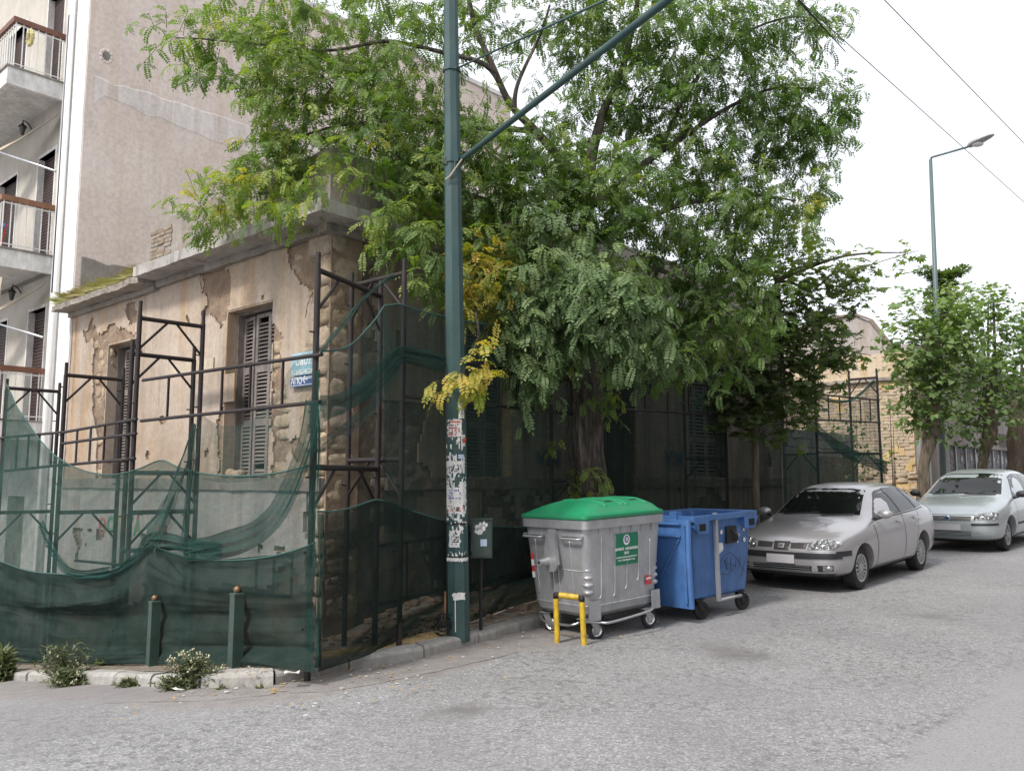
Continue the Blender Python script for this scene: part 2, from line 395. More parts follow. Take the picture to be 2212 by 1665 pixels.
M_leafg = leafmat('greygreen_locust_leaves', [(0, (.05, .09, .036)), (.5, (.12, .19, .075)), (1, (.23, .29, .09))], transl=.3)
M_leafp = leafmat('plane_leaves', [(0, (.06, .09, .035)), (.5, (.115, .165, .05)), (1, (.22, .29, .08))], transl=.42)
M_leafm = leafmat('mulberry_leaves', [(0, (.06, .10, .035)), (.5, (.12, .19, .06)), (1, (.24, .32, .10))], transl=.35)
M_weed = leafmat('weed_leaves', [(0, (.07, .085, .045)), (.5, (.13, .155, .08)), (1, (.24, .26, .12))], transl=.2)
M_dry = leafmat('dry_grass', [(0, (.38, .30, .17)), (.5, (.42, .39, .19)), (1, (.30, .38, .13))], transl=.3)
M_flower = simple('cream_flower', (.52, .50, .36), .8, 0, .1)
def barkmat(name, c0, c1, c2):
    m, t, bs = nmat(name); co = coord(t, (7, 7, .9), 'World', (0.05, .12, 0))
    f = noi(t, co, 1.9, 8, .65, .8)
    c = ramp(t, f, [(.32, c0), (.5, c1), (.7, c2)])
    t.links.new(c, bs.inputs['Base Color']); bs.inputs['Roughness'].default_value = .93
    bump(t, bs, f, 1.0, .12); return m
M_bark = barkmat('furrowed_bark', (.02, .016, .014), (.12, .098, .084), (.27, .23, .20))
M_bark2 = barkmat('smooth_bark', (.09, .07, .05), (.17, .135, .10), (.26, .22, .17))
M_twig = simple('twig_bark', (.09, .06, .045), .9, 0, .3)
# ================================================================= GROUND
def inpoly(x, y, P):
    c = False; j = len(P)-1
    for i in range(len(P)):
        if (P[i][1] > y) != (P[j][1] > y) and x < (P[j][0]-P[i][0])*(y-P[i][1])/(P[j][1]-P[i][1])+P[i][0]: c = not c
        j = i
    return c
kf_px = [(-420, 1452), (-200, 1462), (-60, 1468), (0, 1470), (100, 1476), (200, 1480), (330, 1487), (450, 1492), (540, 1494), (600, 1485), (650, 1470), (700, 1462), (760, 1450),
         (863, 1438), (960, 1412), (1073, 1383), (1130, 1364), (1190, 1348)]
KF = [grd(x, y) for x, y in kf_px]
KF = [Vector((p.x, p.y, 0)) for p in KF]
last = Vector((3.72, 13.62, 0)); KF += [KF[-1].lerp(last, .35)+Vector((-.03, .0, 0)), KF[-1].lerp(last, .7), last] + [last+b*k for k in (4, 8, 14, 22, 40, 70)]
KF = [KF[0]+a*30] + KF
def seg_d(p, q, x):
    d = q-p; t = max(0, min(1, (x-p).dot(d)/d.length_squared)); return (x-(p+d*t)).length, t
KFn = [(p.x, p.y) for p in KF]
def kerb_dist(x, y):
    best = 1e9
    for i in range(len(KFn)-1):
        px, py = KFn[i]; qx, qy = KFn[i+1]; dx, dy = qx-px, qy-py
        t = ((x-px)*dx+(y-py)*dy)/(dx*dx+dy*dy); t = 0 if t < 0 else 1 if t > 1 else t
        ex, ey = x-px-dx*t, y-py-dy*t; e = ex*ex+ey*ey
        if e < best: best = e; sd = dx*ey-dy*ex
    return math.sqrt(best)*(1 if sd > 0 else -1)      # positive on the house side
def axis(lo, hi, c0, c1, h):
    v = list(np.arange(c0, c1, h)); k = h; x = c0
    while x > lo: k *= 1.35; x -= k; v.insert(0, x)
    x = c1; k = h
    while x < hi: k *= 1.35; x += k; v.append(x)
    return v
xs = axis(-250, 400, -7, 12, .14); ys = axis(-60, 500, 1.5, 19, .14)
gv = []; gut = []; sta = []; pat = []; SP = [(grd(1575, 1410), .36), (grd(960, 1540), .22), (grd(1230, 1300), .3), (grd(2000, 1330), .3)]; PP_ = [(p.x, p.y) for p in [grd(2230, 1430), grd(2090, 1530), grd(1990, 1600), grd(1930, 1700), grd(2100, 2100), grd(3600, 1900), grd(3400, 1450)]]
for y in ys:
    for x in xs:
        z = G(x, y)
        g = 0.0
        if -12 < x < 26 and -2 < y < 32:
            z += .012*noise.noise(Vector((x*.9, y*.9, 0)))
            kd = -kerb_dist(x, y); wv_ = .22*noise.noise(Vector((x*1.3, y*1.3, 3)))+.07*noise.noise(Vector((x*6, y*6, 3)))
            g = 1-sstep(kd+wv_, .62, .72) if kd > -1 else 1
            z += .018*(1-sstep(kd+wv_, .55, .8)) if kd > -.1 else 0
        sta.append(max([0.]+[1-sstep(math.hypot((x-p.x)*.8, (y-p.y)*.8)+.25*noise.noise(Vector((x*2, y*2, 9))), r*.3, r) for p, r in SP]) if g < 1 else 0)
        pat.append(0.0)
        gv.append((x, y, z)); gut.append(g)
w_ = len(xs); gf = [(j*w_+i, j*w_+i+1, (j+1)*w_+i+1, (j+1)*w_+i) for j in range(len(ys)-1) for i in range(w_-1)]
me = bpy.data.meshes.new('road'); me.from_pydata(gv, [], gf); me.materials.append(M_asph)
me.attributes.new('gutter', 'FLOAT', 'POINT').data.foreach_set('value', gut)
pat = [1.0 if (-12 < v[0] < 26 and 0 < v[1] < 32 and inpoly(v[0]+.05*noise.noise(Vector((v[0]*3, v[1]*3, 0))), v[1], PP_)) else 0.0 for v in gv]
me.attributes.new('stain', 'FLOAT', 'POINT').data.foreach_set('value', sta); me.attributes.new('patch', 'FLOAT', 'POINT').data.foreach_set('value', pat)
me.polygons.foreach_set('use_smooth', [True]*len(gf))
road = bpy.data.objects.new('road', me); COL.objects.link(road); tag(road, kind='structure', label='worn grey asphalt road rising gently to the right')
# kerb stones
def resample(P, step):
    out = [P[0]]; acc = 0; i = 0; cur = P[0]; L = []
    for p, q in zip(P, P[1:]):
        L.append((q-p).length)
    tot = sum(L); n = int(tot/step); res = []
    for k in range(n+1):
        d = tot*k/n; i = 0
        while i < len(L)-1 and d > L[i]: d -= L[i]; i += 1
        res.append(P[i].lerp(P[i+1], d/L[i]))
    return res
kerb = thing('kerb', None, None, KF[10], kind='structure'); tag(kerb, label='low kerb of worn grey stones along the pavement')
KR = resample(KF[1:-3], .78)
def inw(i):
    d = (KR[min(i+1, len(KR)-1)]-KR[max(i-1, 0)]).normalized(); return Vector((-d.y, d.x, 0))
KI = []
for i in range(len(KR)-1):
    p, q = KR[i], KR[i+1]; d = (q-p).normalized()
    g = .012; p2 = p+d*g; q2 = q-d*g; rings = []
    jz = rnd.uniform(-.012, .012); jo = rnd.uniform(-.012, .012)
    for k in range(4):
        c = p2.lerp(q2, k/3); n_ = inw(i).lerp(inw(i+1), k/3).normalized(); zz = G(c.x, c.y)
        prof = [(0, -.2), (0.0, PAVE*.72), (.012, PAVE*.9), (.035, PAVE), (.15, PAVE+.004), (.15, -.2)]
        rings.append([c+n_*(u+jo+.008*noise.noise(Vector((c.x*5+u*9, c.y*5, h)))) + ZU*(zz+h+(jz+.012*noise.noise(Vector((c.x*7, c.y*7, u*20))) if h > 0 else 0)) for u, h in prof])
    mb = MB(); mb.loft(rings); mb.build('kerb_stone', M_kerb, kerb)
# pavement sheet
poly = [(p+inw_*.14) for p, inw_ in [(KR[i], inw(i)) for i in range(len(KR))]]
far = [KR[-1]+Vector((-9, 9, 0)), Vector((0, 34, 0)), KR[0]+Vector((3, 16, 0))]
outl = [Vector((p.x, p.y)) for p in poly+far]
pts = list(outl)
for gx in np.arange(-9, 9, .3):
    for gy in np.arange(6.5, 19, .3):
        if .3 < kerb_dist(gx, gy) < 3.5: pts.append(Vector((gx, gy)))
ne = len(outl)
r_ = delaunay_2d_cdt(pts, [(i, (i+1) % ne) for i in range(ne)], [], 1, 1e-4)
mb = MB(); mb.add([(v.x, v.y, G(v.x, v.y)+PAVE-.003+.015*noise.noise(Vector((v.x*1.7, v.y*1.7, 0)))) for v in r_[0]], [tuple(f) for f in r_[2]])
o = mb.build('pavement', M_soil, None, True); tag(o, kind='structure', label='dusty littered pavement between kerb and old house')
# tactile tiles
tt = thing('tactile_paving', 'strip of yellow knobbed paving tiles beside the kerb at the corner', 'paving strip', KF[13], kind='structure')
mb = MB(); mb.box((0, 0, .012), (.29, .29, .024))
for i in range(5):
    for j in range(5): mb.add([(.055*(i-2)+.012*cx_, .055*(j-2)+.012*cy_, .024+h) for h, sc_ in ((0, 1), (.005, .6)) for cx_, cy_ in ((-sc_, -sc_), (sc_, -sc_), (sc_, sc_), (-sc_, sc_))], [(0, 1, 5, 4), (1, 2, 6, 5), (2, 3, 7, 6), (3, 0, 4, 7), (4, 5, 6, 7)])
M_tac = simple('yellow_tile', (.50, .37, .16), .8, 0, .15, 6, (.25, .2, .15), .7, .3)
tm = mb.mesh('tile', M_tac)
i0 = min(range(len(KR)), key=lambda i: (KR[i]-grd(742, 1452).to_2d().to_3d()).length)
base_ = resample([KR[k]+inw(k)*.34 for k in range(i0, i0+5)], .305)
for k in range(len(base_)-1):
    p = base_[k]; d = (base_[k+1]-p).normalized()
    if k > 4: break
    M = Matrix.Translation((p.x, p.y, G(p.x, p.y)+PAVE-.012+rnd.uniform(-.003, .003))) @ Matrix.Rotation(math.atan2(d.y, d.x)+rnd.uniform(-.01, .01), 4, 'Z')
    put('tile', tm, M, tt)

# ================================================================= OLD HOUSE
house = thing('old_house', 'derelict single-storey corner house with peeling ochre render and closed wooden shutters', 'house', C+ZU*-1.6)
LA, LB = 7.67, 11.85
ZT = 3.0
w2R, w2L = pA(586, 760)[0], pA(487, 760)[0]; w1R, w1L = pA(292, 800)[0], pA(230, 800)[0]
opA = [(w2R, w2L, .03, 2.32), (w1R, w1L, .03, 2.27)]
bw1 = (pB(978, 850)[0], pB(1104, 850)[0], .03, 2.32); bd = (pB(1302, 850)[0], pB(1372, 850)[0], -1.25, 2.3); bw2 = (pB(1488, 850)[0], pB(1566, 850)[0], .03, 2.32)
opB = [bw1, bd, bw2]
def walls(mb, F, s0, s1, z0, z1, ops, d0, d1):
    ops = sorted(ops); s = s0
    for (u0, u1, v0, v1) in ops:
        mb.bx(s, u0, d0, d1, z0, z1, F); mb.bx(u0, u1, d0, d1, z0, v0, F); mb.bx(u0, u1, d0, d1, v1, z1, F); s = u1
    mb.bx(s, s1, d0, d1, z0, z1, F)
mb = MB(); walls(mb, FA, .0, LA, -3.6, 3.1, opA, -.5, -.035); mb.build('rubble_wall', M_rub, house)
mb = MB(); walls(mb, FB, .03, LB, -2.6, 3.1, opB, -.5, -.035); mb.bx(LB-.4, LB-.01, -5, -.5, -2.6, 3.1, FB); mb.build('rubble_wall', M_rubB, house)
# dark rooms behind the openings
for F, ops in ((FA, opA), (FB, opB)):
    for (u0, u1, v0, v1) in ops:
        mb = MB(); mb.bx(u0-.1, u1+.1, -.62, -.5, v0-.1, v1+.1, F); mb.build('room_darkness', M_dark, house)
def inpoly(x, y, P):
    c = False; j = len(P)-1
    for i in range(len(P)):
        if (P[i][1] > y) != (P[j][1] > y) and x < (P[j][0]-P[i][0])*(y-P[i][1])/(P[j][1]-P[i][1])+P[i][0]: c = not c
        j = i
    return c
def c4(cx_, cy_): return pA(107.3+.3868*cx_, 429.2+.3868*cy_)
dmgA = [[c4(*p) for p in P] for P in (
    [(1330, 215), (1400, 175), (1600, 120), (1600, 1700), (1440, 1600), (1500, 1000), (1505, 820), (1480, 700), (1465, 560), (1440, 500), (1370, 440), (1335, 320)],
    [(850, 400), (880, 360), (940, 355), (1005, 400), (1010, 560), (1000, 640), (960, 700), (900, 640), (855, 500)],
    [(1238, 690), (1275, 700), (1300, 800), (1290, 900), (1330, 1200), (1350, 1400), (1250, 1560), (1238, 1560)],
    [(985, 1130), (1020, 1130), (1020, 1560), (930, 1560), (945, 1200)],
    [(240, 760), (320, 720), (330, 820), (370, 900), (370, 1560), (250, 1560), (260, 1300), (235, 1100), (240, 900)],
    [(430, 600), (480, 590), (490, 680), (450, 700), (420, 650)],
    [(190, 720), (260, 730), (240, 800), (200, 790)],
    [(300, 730), (340, 690), (480, 760), (460, 800), (330, 830)])]
def nz(x, y, k, s=0.0): return noise.noise(Vector((x*k, y*k, s)))
def keepA(s, z):
    x = s+.10*nz(s, z, 2.3)+.05*nz(s, z, 8, 4)+.035*nz(s, z, 19, 6); y = z+.10*nz(s, z, 2.3, 7)+.05*nz(s, z, 8, 9)+.035*nz(s, z, 19, 8)
    for (u0, u1, v0, v1) in opA:
        if u0 < s < u1 and v0 < z < v1: return False
    if any(inpoly(x, y, P) for P in dmgA): return False
    if x < .34-.1*max(0, z-1.2) + .06*nz(s, z, 4, 2): return False
    return nz(s, z, 1.1, 30)+.6*nz(s, z, 4, 31) < .62
def keepB(s, z):
    for (u0, u1, v0, v1) in opB:
        if u0 < s < u1 and v0 < z < v1: return False
    x = s+.18*nz(s, z, 2.0, 5)+.07*nz(s, z, 7, 6)
    if x < .62+.35*sstep(z, 1.6, .4): return False
    if z < 1.0 and x < 1.6+.5*nz(s, z, 1.5, 12): return False
    return nz(s, z, .9, 40)+.5*nz(s, z, 4, 41) < .5
def sheet(name, F, s0, s1, z0, z1, keep, mat, h=.03, d0=-.04, d1=0, amp=.006, mirror=False):
    ns, nz_ = int((s1-s0)/h), int((z1-z0)/h); hs, hz = (s1-s0)/ns, (z1-z0)/nz_
    K = np.zeros((ns, nz_), bool)
    for i in range(ns):
        for j in range(nz_): K[i, j] = keep(s0+(i+.5)*hs, z0+(j+.5)*hz)
    idx = {}; V = []; Fc = []
    def vi(i, j, back):
        k = (i, j, back)
        if k not in idx:
            s = s0+i*hs; z = z0+j*hz
            if 0 < i < ns and 0 < j < nz_:
                s += .35*hs*nz(s, z, 31, 1); z += .35*hz*nz(s, z, 31, 2)
            d = (d0 if back else d1+amp*nz(s, z, 2.2, 3)+amp*.5*nz(s, z, 9, 3))
            idx[k] = len(V); V.append((s, d, z))
        return idx[k]
    for i in range(ns):
        for j in range(nz_):
            if not K[i, j]: continue
            Fc.append((vi(i, j, 0), vi(i+1, j, 0), vi(i+1, j+1, 0), vi(i, j+1, 0)))
            for di, dj, p, q in ((-1, 0, (i, j), (i, j+1)), (1, 0, (i+1, j), (i+1, j+1)), (0, -1, (i, j), (i+1, j)), (0, 1, (i, j+1), (i+1, j+1))):
                ii, jj = i+di, j+dj
                if not (0 <= ii < ns and 0 <= jj < nz_) or not K[ii, jj]:
                    Fc.append((vi(*p, 0), vi(*q, 0), vi(*q, 1), vi(*p, 1)))
    mb = MB(); mb.add(V, Fc, 0, F); return mb.build(name, mat, house, True, 50)
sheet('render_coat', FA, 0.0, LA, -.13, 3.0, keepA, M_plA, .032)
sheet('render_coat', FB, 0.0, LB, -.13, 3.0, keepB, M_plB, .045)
kp = lambda s, z: not (s < .3+.1*nz(s, z, 3)) and not (nz(s, z, .8, 50)+.5*nz(s, z, 4, 51) > .45 and z < -.8) and z > -1.15-.14*max(0, s)+.2*nz(s, z, 1.2, 8)
sheet('plinth_coat', FA, 0.0, LA, -3.2, -.13, kp, M_plinth, .06, -.04, .02)
kpb = lambda s, z: s > 1.6+.3*nz(s, z, 3) and nz(s, z, .8, 60)+.5*nz(s, z, 4, 61) < .2 and not (bd[0] < s < bd[1])
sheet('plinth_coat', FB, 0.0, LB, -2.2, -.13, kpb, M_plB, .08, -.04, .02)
# sill course
def rough_box(mb, F, s0, s1, d0, d1, z0, z1, res=.12, amp=.012, sd=0.0):
    n = max(2, int((s1-s0)/res)); prof = [(d0, z0), ((d0+d1)/2, z0), (d1, z0), (d1, (z0+z1)/2), (d1, z1), ((d0+d1)/2, z1), (d0, z1)]
    rings = []
    for i in range(n+1):
        s = s0+(s1-s0)*i/n
        rings.append([(s, d+(amp*nz(s*4, z*4+d*3, 1.3, sd)+amp*.6*nz(s*4, z*4, 4, sd) if d > d0 else 0), z+(amp*nz(s*4, d*6, 1.1, sd+5) if d > d0 else 0)) for d, z in prof])
    mb.loft(rings, F)
mb = MB(); rough_box(mb, FA, .02, LA, -.03, .055, -.125, .03); mb.build('sill_course', M_parap, house)
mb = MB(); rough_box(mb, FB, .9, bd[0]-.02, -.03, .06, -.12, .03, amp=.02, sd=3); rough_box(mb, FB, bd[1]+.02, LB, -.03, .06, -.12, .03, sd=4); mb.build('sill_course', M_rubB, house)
# cornice
EL = pA(290, 590, .4)[0]
mb = MB(); rough_box(mb, FA, -.41, EL, -.1, .42, 3.06, 3.215, .12, .012, 1); mb.build('cornice_slab', M_corn, house)
mb = MB(); rough_box(mb, FB, -.39, LB, -.1, .40, 3.062, 3.212, .12, .014, 2); mb.build('cornice_slab', M_corn, house)
mb = MB(); rough_box(mb, FA, -.1, EL, -.1, .07, 2.96, 3.058, .12, .02, 6); mb.build('cornice_moulding', M_parap, house)
mb = MB(); rough_box(mb, FB, -.1, LB, -.1, .08, 2.96, 3.058, .12, .02, 7); mb.build('cornice_moulding', M_parap, house)
mb = MB(); rough_box(mb, FA, EL+.005, LA+.12, -.2, .33, 3.0, 3.10, .1, .03, 8); rough_box(mb, FA, EL+.005, LA+.05, -.2, .08, 2.92, 2.998, .1, .02, 9); mb.build('cornice_slab', M_parap, house)
mb = MB(); rough_box(mb, FA, EL-.02, LA+.1, -.5, .24, 3.09, 3.2, .08, .08, 10); mb.build('soil_bed', M_soil, house)
# parapet
PL = pA(325, 520, 0)[0]
mb = MB(); rough_box(mb, FA, .02, PL, -.3, .0, 3.2, 4.04, .15, .012, 11); mb.build('parapet', M_parap, house)
mb = MB(); rough_box(mb, FB, .0, LB, -.3, -.01, 3.2, 4.06, .15, .012, 12); mb.build('parapet', M_parap, house)
mb = MB(); mb.bx(.1, LA, -6, -.5, 3.0, 3.1, FA); mb.build('roof_slab', M_conc, house)
bk = MB(); bk.box((0, 0, 0), (.22, .05, .055)); bm_ = bk.mesh('brick', M_oldbrick)
for r in range(8):
    for k in range(3):
        if rnd.random() < .12*k: continue
        put('brick', bm_, FA @ Matrix.Translation((PL-.14-.23*k+(.025 if r % 2 else 0)-.02, -.012+rnd.uniform(-.006, .006), 3.42+r*.066)) @ Matrix.Rotation(rnd.uniform(-.05, .05), 4, 'Y'), house)
# stones
SV = []; SVB = []
for k in range(7):
    mb = MB(); h = 3; vs = []
    import itertools
    P6 = []
    mb.sphere((0, 0, 0), 1, 16); q = []
    for v in mb.v:
        v = Vector(v); e = 9.0; L = (abs(v.x)**e+abs(v.y)**e+abs(v.z)**e)**(1/e); v = v/L
        v *= 1+.08*noise.noise(v*5+Vector((k*2.3, 1, 0)))+.24*noise.noise(v*1.7+Vector((k*5.3, 0, 0))); q.append((v.x*.5, v.y*.5, v.z*.5))
    mb.v = q; SV.append(mb.mesh('stone', M_stone, True)); SVB.append(mb.mesh('stone', M_stoneB, True))
def stones(F, s0, s1, z0, z1, keep, hmin=.13, hmax=.24, wmin=.16, wmax=.38, prob=.8, lim=150, dep=.1, sv=None):
    z = z0; cnt = 0
    while z < z1:
        h = rnd.uniform(hmin, hmax); s = s0+rnd.uniform(-.1, 0)
        while s < s1:
            w = rnd.uniform(wmin, wmax); c = (s+w/2, z+h/2); s += w+.012
            if c[0]-w/2 < s0-.001: continue
            if keep(*c) or rnd.random() > prob or cnt >= lim: continue
            cnt += 1
            put('stone', rnd.choice(sv or SV), F @ Matrix.Translation((c[0], -.076+rnd.uniform(-.012, .016), c[1])) @ Matrix.Rotation(rnd.uniform(-.07, .07), 4, 'Y') @ Matrix.Diagonal((w, dep, h*rnd.uniform(.82, .97), 1)), house)
        z += h+.01
okA = lambda s, z: keepA(s, z) or any(u0-.03 < s < u1+.03 and v0-.06 < z < v1 for (u0, u1, v0, v1) in opA) or s < .36
okB = lambda s, z: keepB(s, z) or any(u0-.1 < s < u1+.1 and v0-.1 < z < v1+.1 for (u0, u1, v0, v1) in opB)
sheet('eroded_mortar', FA, 0.3, LA-.02, .03, 2.95, lambda s, z: not okA(s, z), M_rub, .04, -.09, -.03, .03)
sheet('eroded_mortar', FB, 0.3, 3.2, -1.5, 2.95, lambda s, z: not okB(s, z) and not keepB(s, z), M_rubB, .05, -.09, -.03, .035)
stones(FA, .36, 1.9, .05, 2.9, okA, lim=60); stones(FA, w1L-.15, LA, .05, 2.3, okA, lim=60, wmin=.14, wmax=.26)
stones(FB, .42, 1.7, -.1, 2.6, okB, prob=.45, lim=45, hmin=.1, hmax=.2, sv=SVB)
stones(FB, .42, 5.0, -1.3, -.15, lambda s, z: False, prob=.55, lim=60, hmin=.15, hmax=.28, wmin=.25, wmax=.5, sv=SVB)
# quoins: big squared blocks turning the corner
z = -1.62; k = 0
while z < 2.88:
    h = rnd.uniform(.2, .38); la = .24+.2*(k % 2)+rnd.uniform(0, .08); lb = .46-.18*(k % 2)+rnd.uniform(0, .08)
    mb = MB(); q = []
    mb.sphere((0, 0, 0), 1, 22)
    for v in mb.v:
        v = Vector(v); e = 11.0; L = (abs(v.x)**e+abs(v.y)**e+abs(v.z)**e)**(1/e); v = v/L
        v *= 1+.07*noise.noise(v*1.9+Vector((k*3.1, 0, 0)))+.03*noise.noise(v*6+Vector((k*3.1, 0, 0)))
        q.append(C+a*(la/2+.0+v.x*la/2)+b*(lb/2+.0+v.y*lb/2)+ZU*(z+h/2+v.z*(h/2-.006)))
    mb.v = [tuple(p) for p in q]; mb.build('quoin_stone', M_stone, house, True)
    z += h; k += 1
# window reveals, sills, shutters
def shutter_leaf(F, s0, s1, z0, z1, d, yaw=0, nsl=36, broken=(), slat_mesh={}, joined=False, mat=None):
    w = s1-s0; zc = [z0, z0+(z1-z0)*.33, z0+(z1-z0)*.66, z1]; mb = MB()
    M = F @ Matrix.Translation((s0, d, 0)) @ Matrix.Rotation(yaw, 4, 'Z')
    st = .055
    mb.bx(0, st, -.018, .018, z0, z1, M); mb.bx(w-st, w, -.018, .018, z0, z1, M)
    for zz in zc: mb.bx(st, w-st, -.017, .017, max(z0, zz-.05), min(z1, zz+.05), M)
    lf = None
    sl = MB(); sl.box((0, 0, 0), (w-2*st, .052, .010)); key = round(w, 3)
    if not joined: lf = mb.build('shutter', mat or M_shut, house)
    if key not in slat_mesh: slat_mesh[key] = sl.mesh('slat', mat or M_shut)
    n3 = nsl//3
    for p in range(3):
        za, zb = zc[p]+.055, zc[p+1]-.055
        for i in range(n3):
            zz = za+(i+.5)*(zb-za)/n3; tilt = .75+rnd.uniform(-.06, .06); rl = rnd.uniform(-.012, .012)
            if (p, i) in broken:
                if broken[(p, i)] == 0: continue
                tilt += rnd.uniform(-.6, .3); rl = rnd.uniform(-.15, .15)
            T = M @ Matrix.Translation((w/2, 0, zz)) @ Matrix.Rotation(rl, 4, 'Y') @ Matrix.Rotation(-tilt, 4, 'X')
            if joined: mb.add(sl.v, sl.f, 0, T)
            else: put('slat', slat_mesh[key], T, lf)
    if joined:
        o = mb.build('shutter', mat or M_shut, house); o['kind'] = 'stuff'
brk = {(2, i): 1 for i in (3, 4, 7, 8)}; brk.update({(1, 1): 1, (1, 2): 0, (0, 2): 0, (0, 3): 1, (0, 8): 1, (0, 7): 0, (2, 10): 0})
W2 = w2L-w2R; dd = -.22
shutter_leaf(FA, w2R+.03, w2R+.03+W2*.26, .05, 2.2, dd+.02, .10, 36, brk)
shutter_leaf(FA, w2R+.04+W2*.27, w2R+W2*.62, .05, 2.24, dd, 0, 36, {(0, 1): 0, (0, 2): 1, (2, 11): 0})
shutter_leaf(FA, w2R+W2*.68, w2L-.03, .05, 2.24, dd-.02, -.12, 36, {(1, 3): 0, (1, 4): 1})
W1 = w1L-w1R
shutter_leaf(FA, w1R+.03, w1R+W1*.42, .05, 2.18, dd, .05, 36)
shutter_leaf(FA, w1R+W1*.45, w1R+W1*.86, .05, 2.18, dd-.01, -.05, 36)
WB = bw1[1]-bw1[0]; M_shB = simple('grey_shutter_paint', (.13, .125, .11), .75, 0, .2, 8, (.05, .045, .04), .5, .3, 40, streak=True)
e_ = pB(1081, 850, -.2)[0]
wl = (e_-bw1[0]-.05)/3
for k in range(3): shutter_leaf(FB, bw1[0]+.03+k*wl, bw1[0]+.03+(k+1)*wl-.015, .06, 2.25, -.2, 0, 36, {}, {}, False, M_shB)
w2_ = (bw2[1]-bw2[0]-.1)/3
for k in range(3): shutter_leaf(FB, bw2[0]+.05+k*w2_, bw2[0]+.05+(k+1)*w2_-.015, .06, 2.25, -.2, 0, 27, {}, {}, True, M_shB)
for F, ops in ((FA, opA), (FB, [bw1, bw2])):
    for (u0, u1, v0, v1) in ops:
        mb = MB(); mb.bx(u0, u0+.03, -.3, -.17, v0, v1, F); mb.bx(u1-.03, u1, -.3, -.17, v0, v1, F); mb.bx(u0+.03, u1-.03, -.3, -.17, v1-.05, v1, F)
        mb.build('window_frame', M_shut, house)
for (u0, u1, v0, v1) in opA:
    mb = MB(); mb.bx(u1-.02, u1+.002, -.3, -.005, v0, v1-.02, FA); mb.bx(u0+.0, u1, -.3, -.01, v1-.018, v1+.004, FA); mb.build('render_reveal', M_plA, house)
mb = MB(); mb.bx(bw1[1]-.012, bw1[1]+.002, -.16, .004, .03, 2.32, FB); mb.build('yellow_reveal', simple('yellow_reveal_paint', (.38, .30, .16), .9, 0, .2, 4, (.15, .12, .08), .4), house)
dm = MB(); dw = (bd[1]-bd[0])/2
for k in range(2):
    x0 = bd[0]+k*dw; dm.bx(x0+.01, x0+dw-.01, -.3, -.26, bd[2], bd[3], FB)
    for zz in (-1.1, -.1, 1.0): dm.bx(x0+.09, x0+dw-.09, -.262, -.24, zz, zz+.9, FB)
dm.build('door', simple('dark_door_wood', (.05, .042, .035), .7, 0, .3, 6), house)
# rubble lying on the sill of the near window
for (px_, py_, r) in ((600, 1018, .10), (620, 1020, .07), (655, 1022, .06), (585, 1022, .05)):
    pass
for k in range(5):
    s_ = rnd.uniform(w2L-.5, w2L+.05); put('rubble_lump', rnd.choice(SV), FA @ Matrix.Translation((s_, .0, .07)) @ Matrix.Rotation(rnd.uniform(-.4, .4), 4, 'Y') @ Matrix.Diagonal((rnd.uniform(.12, .3), .1, rnd.uniform(.06, .14), 1)), house)
# broken cabinet panel beside the near window
mb = MB(); q0, q1 = c4(960, 985), c4(1035, 1130); mb.bx(q1[0], q0[0], .0, .02, q1[1], q0[1], FA); mb.build('loose_render_slab', M_plA, house)
mb = MB(); q0, q1 = c4(820, 945), c4(1055, 975); mb.bx(q1[0], q0[0], .35, .37, q1[1], q0[1], FA); mb.build('plank', M_cream, house)
# cracks as thin ragged black strips on the render; groove shade is in the colour
def crack(F, P, w=.012):
    mb = MB(); L = []
    for (p, q) in zip(P, P[1:]):
        for k in range(5): L.append((p[0]+(q[0]-p[0])*k/5+.02*nz(p[0]+k, p[1], 3.7), p[1]+(q[1]-p[1])*k/5+.02*nz(p[0]+k, p[1], 4.1, 6)))
    vs = []; fs = []
    for i, (s, z) in enumerate(L):
        d = (L[min(i+1, len(L)-1)][0]-L[max(i-1, 0)][0], L[min(i+1, len(L)-1)][1]-L[max(i-1, 0)][1]); l = math.hypot(*d) or 1
        ww = w*(.4+.8*abs(nz(s, z, 9, 5)))
        vs += [(s-d[1]/l*ww, .008, z+d[0]/l*ww), (s+d[1]/l*ww, .008, z-d[0]/l*ww)]
    for i in range(len(L)-1): fs.append((2*i, 2*i+1, 2*i+3, 2*i+2))
    mb.add(vs, fs, 0, F); return mb.build('crack', M_dark, house)
crack(FA, [c4(1330, 215), c4(1328, 300)], .016); crack(FA, [c4(850, 395), c4(842, 450), c4(855, 520)], .012)
crack(FA, [c4(1470, 520), c4(1440, 600), c4(1430, 680)], .007); crack(FA, [c4(1220, 230), c4(1000, 300), c4(860, 345), c4(700, 420), c4(620, 500), c4(480, 545)], .006)
crack(FA, [c4(150, 690), c4(140, 900), c4(120, 1280)], .008); crack(FA, [c4(420, 610), c4(440, 670), c4(470, 690)], .008)
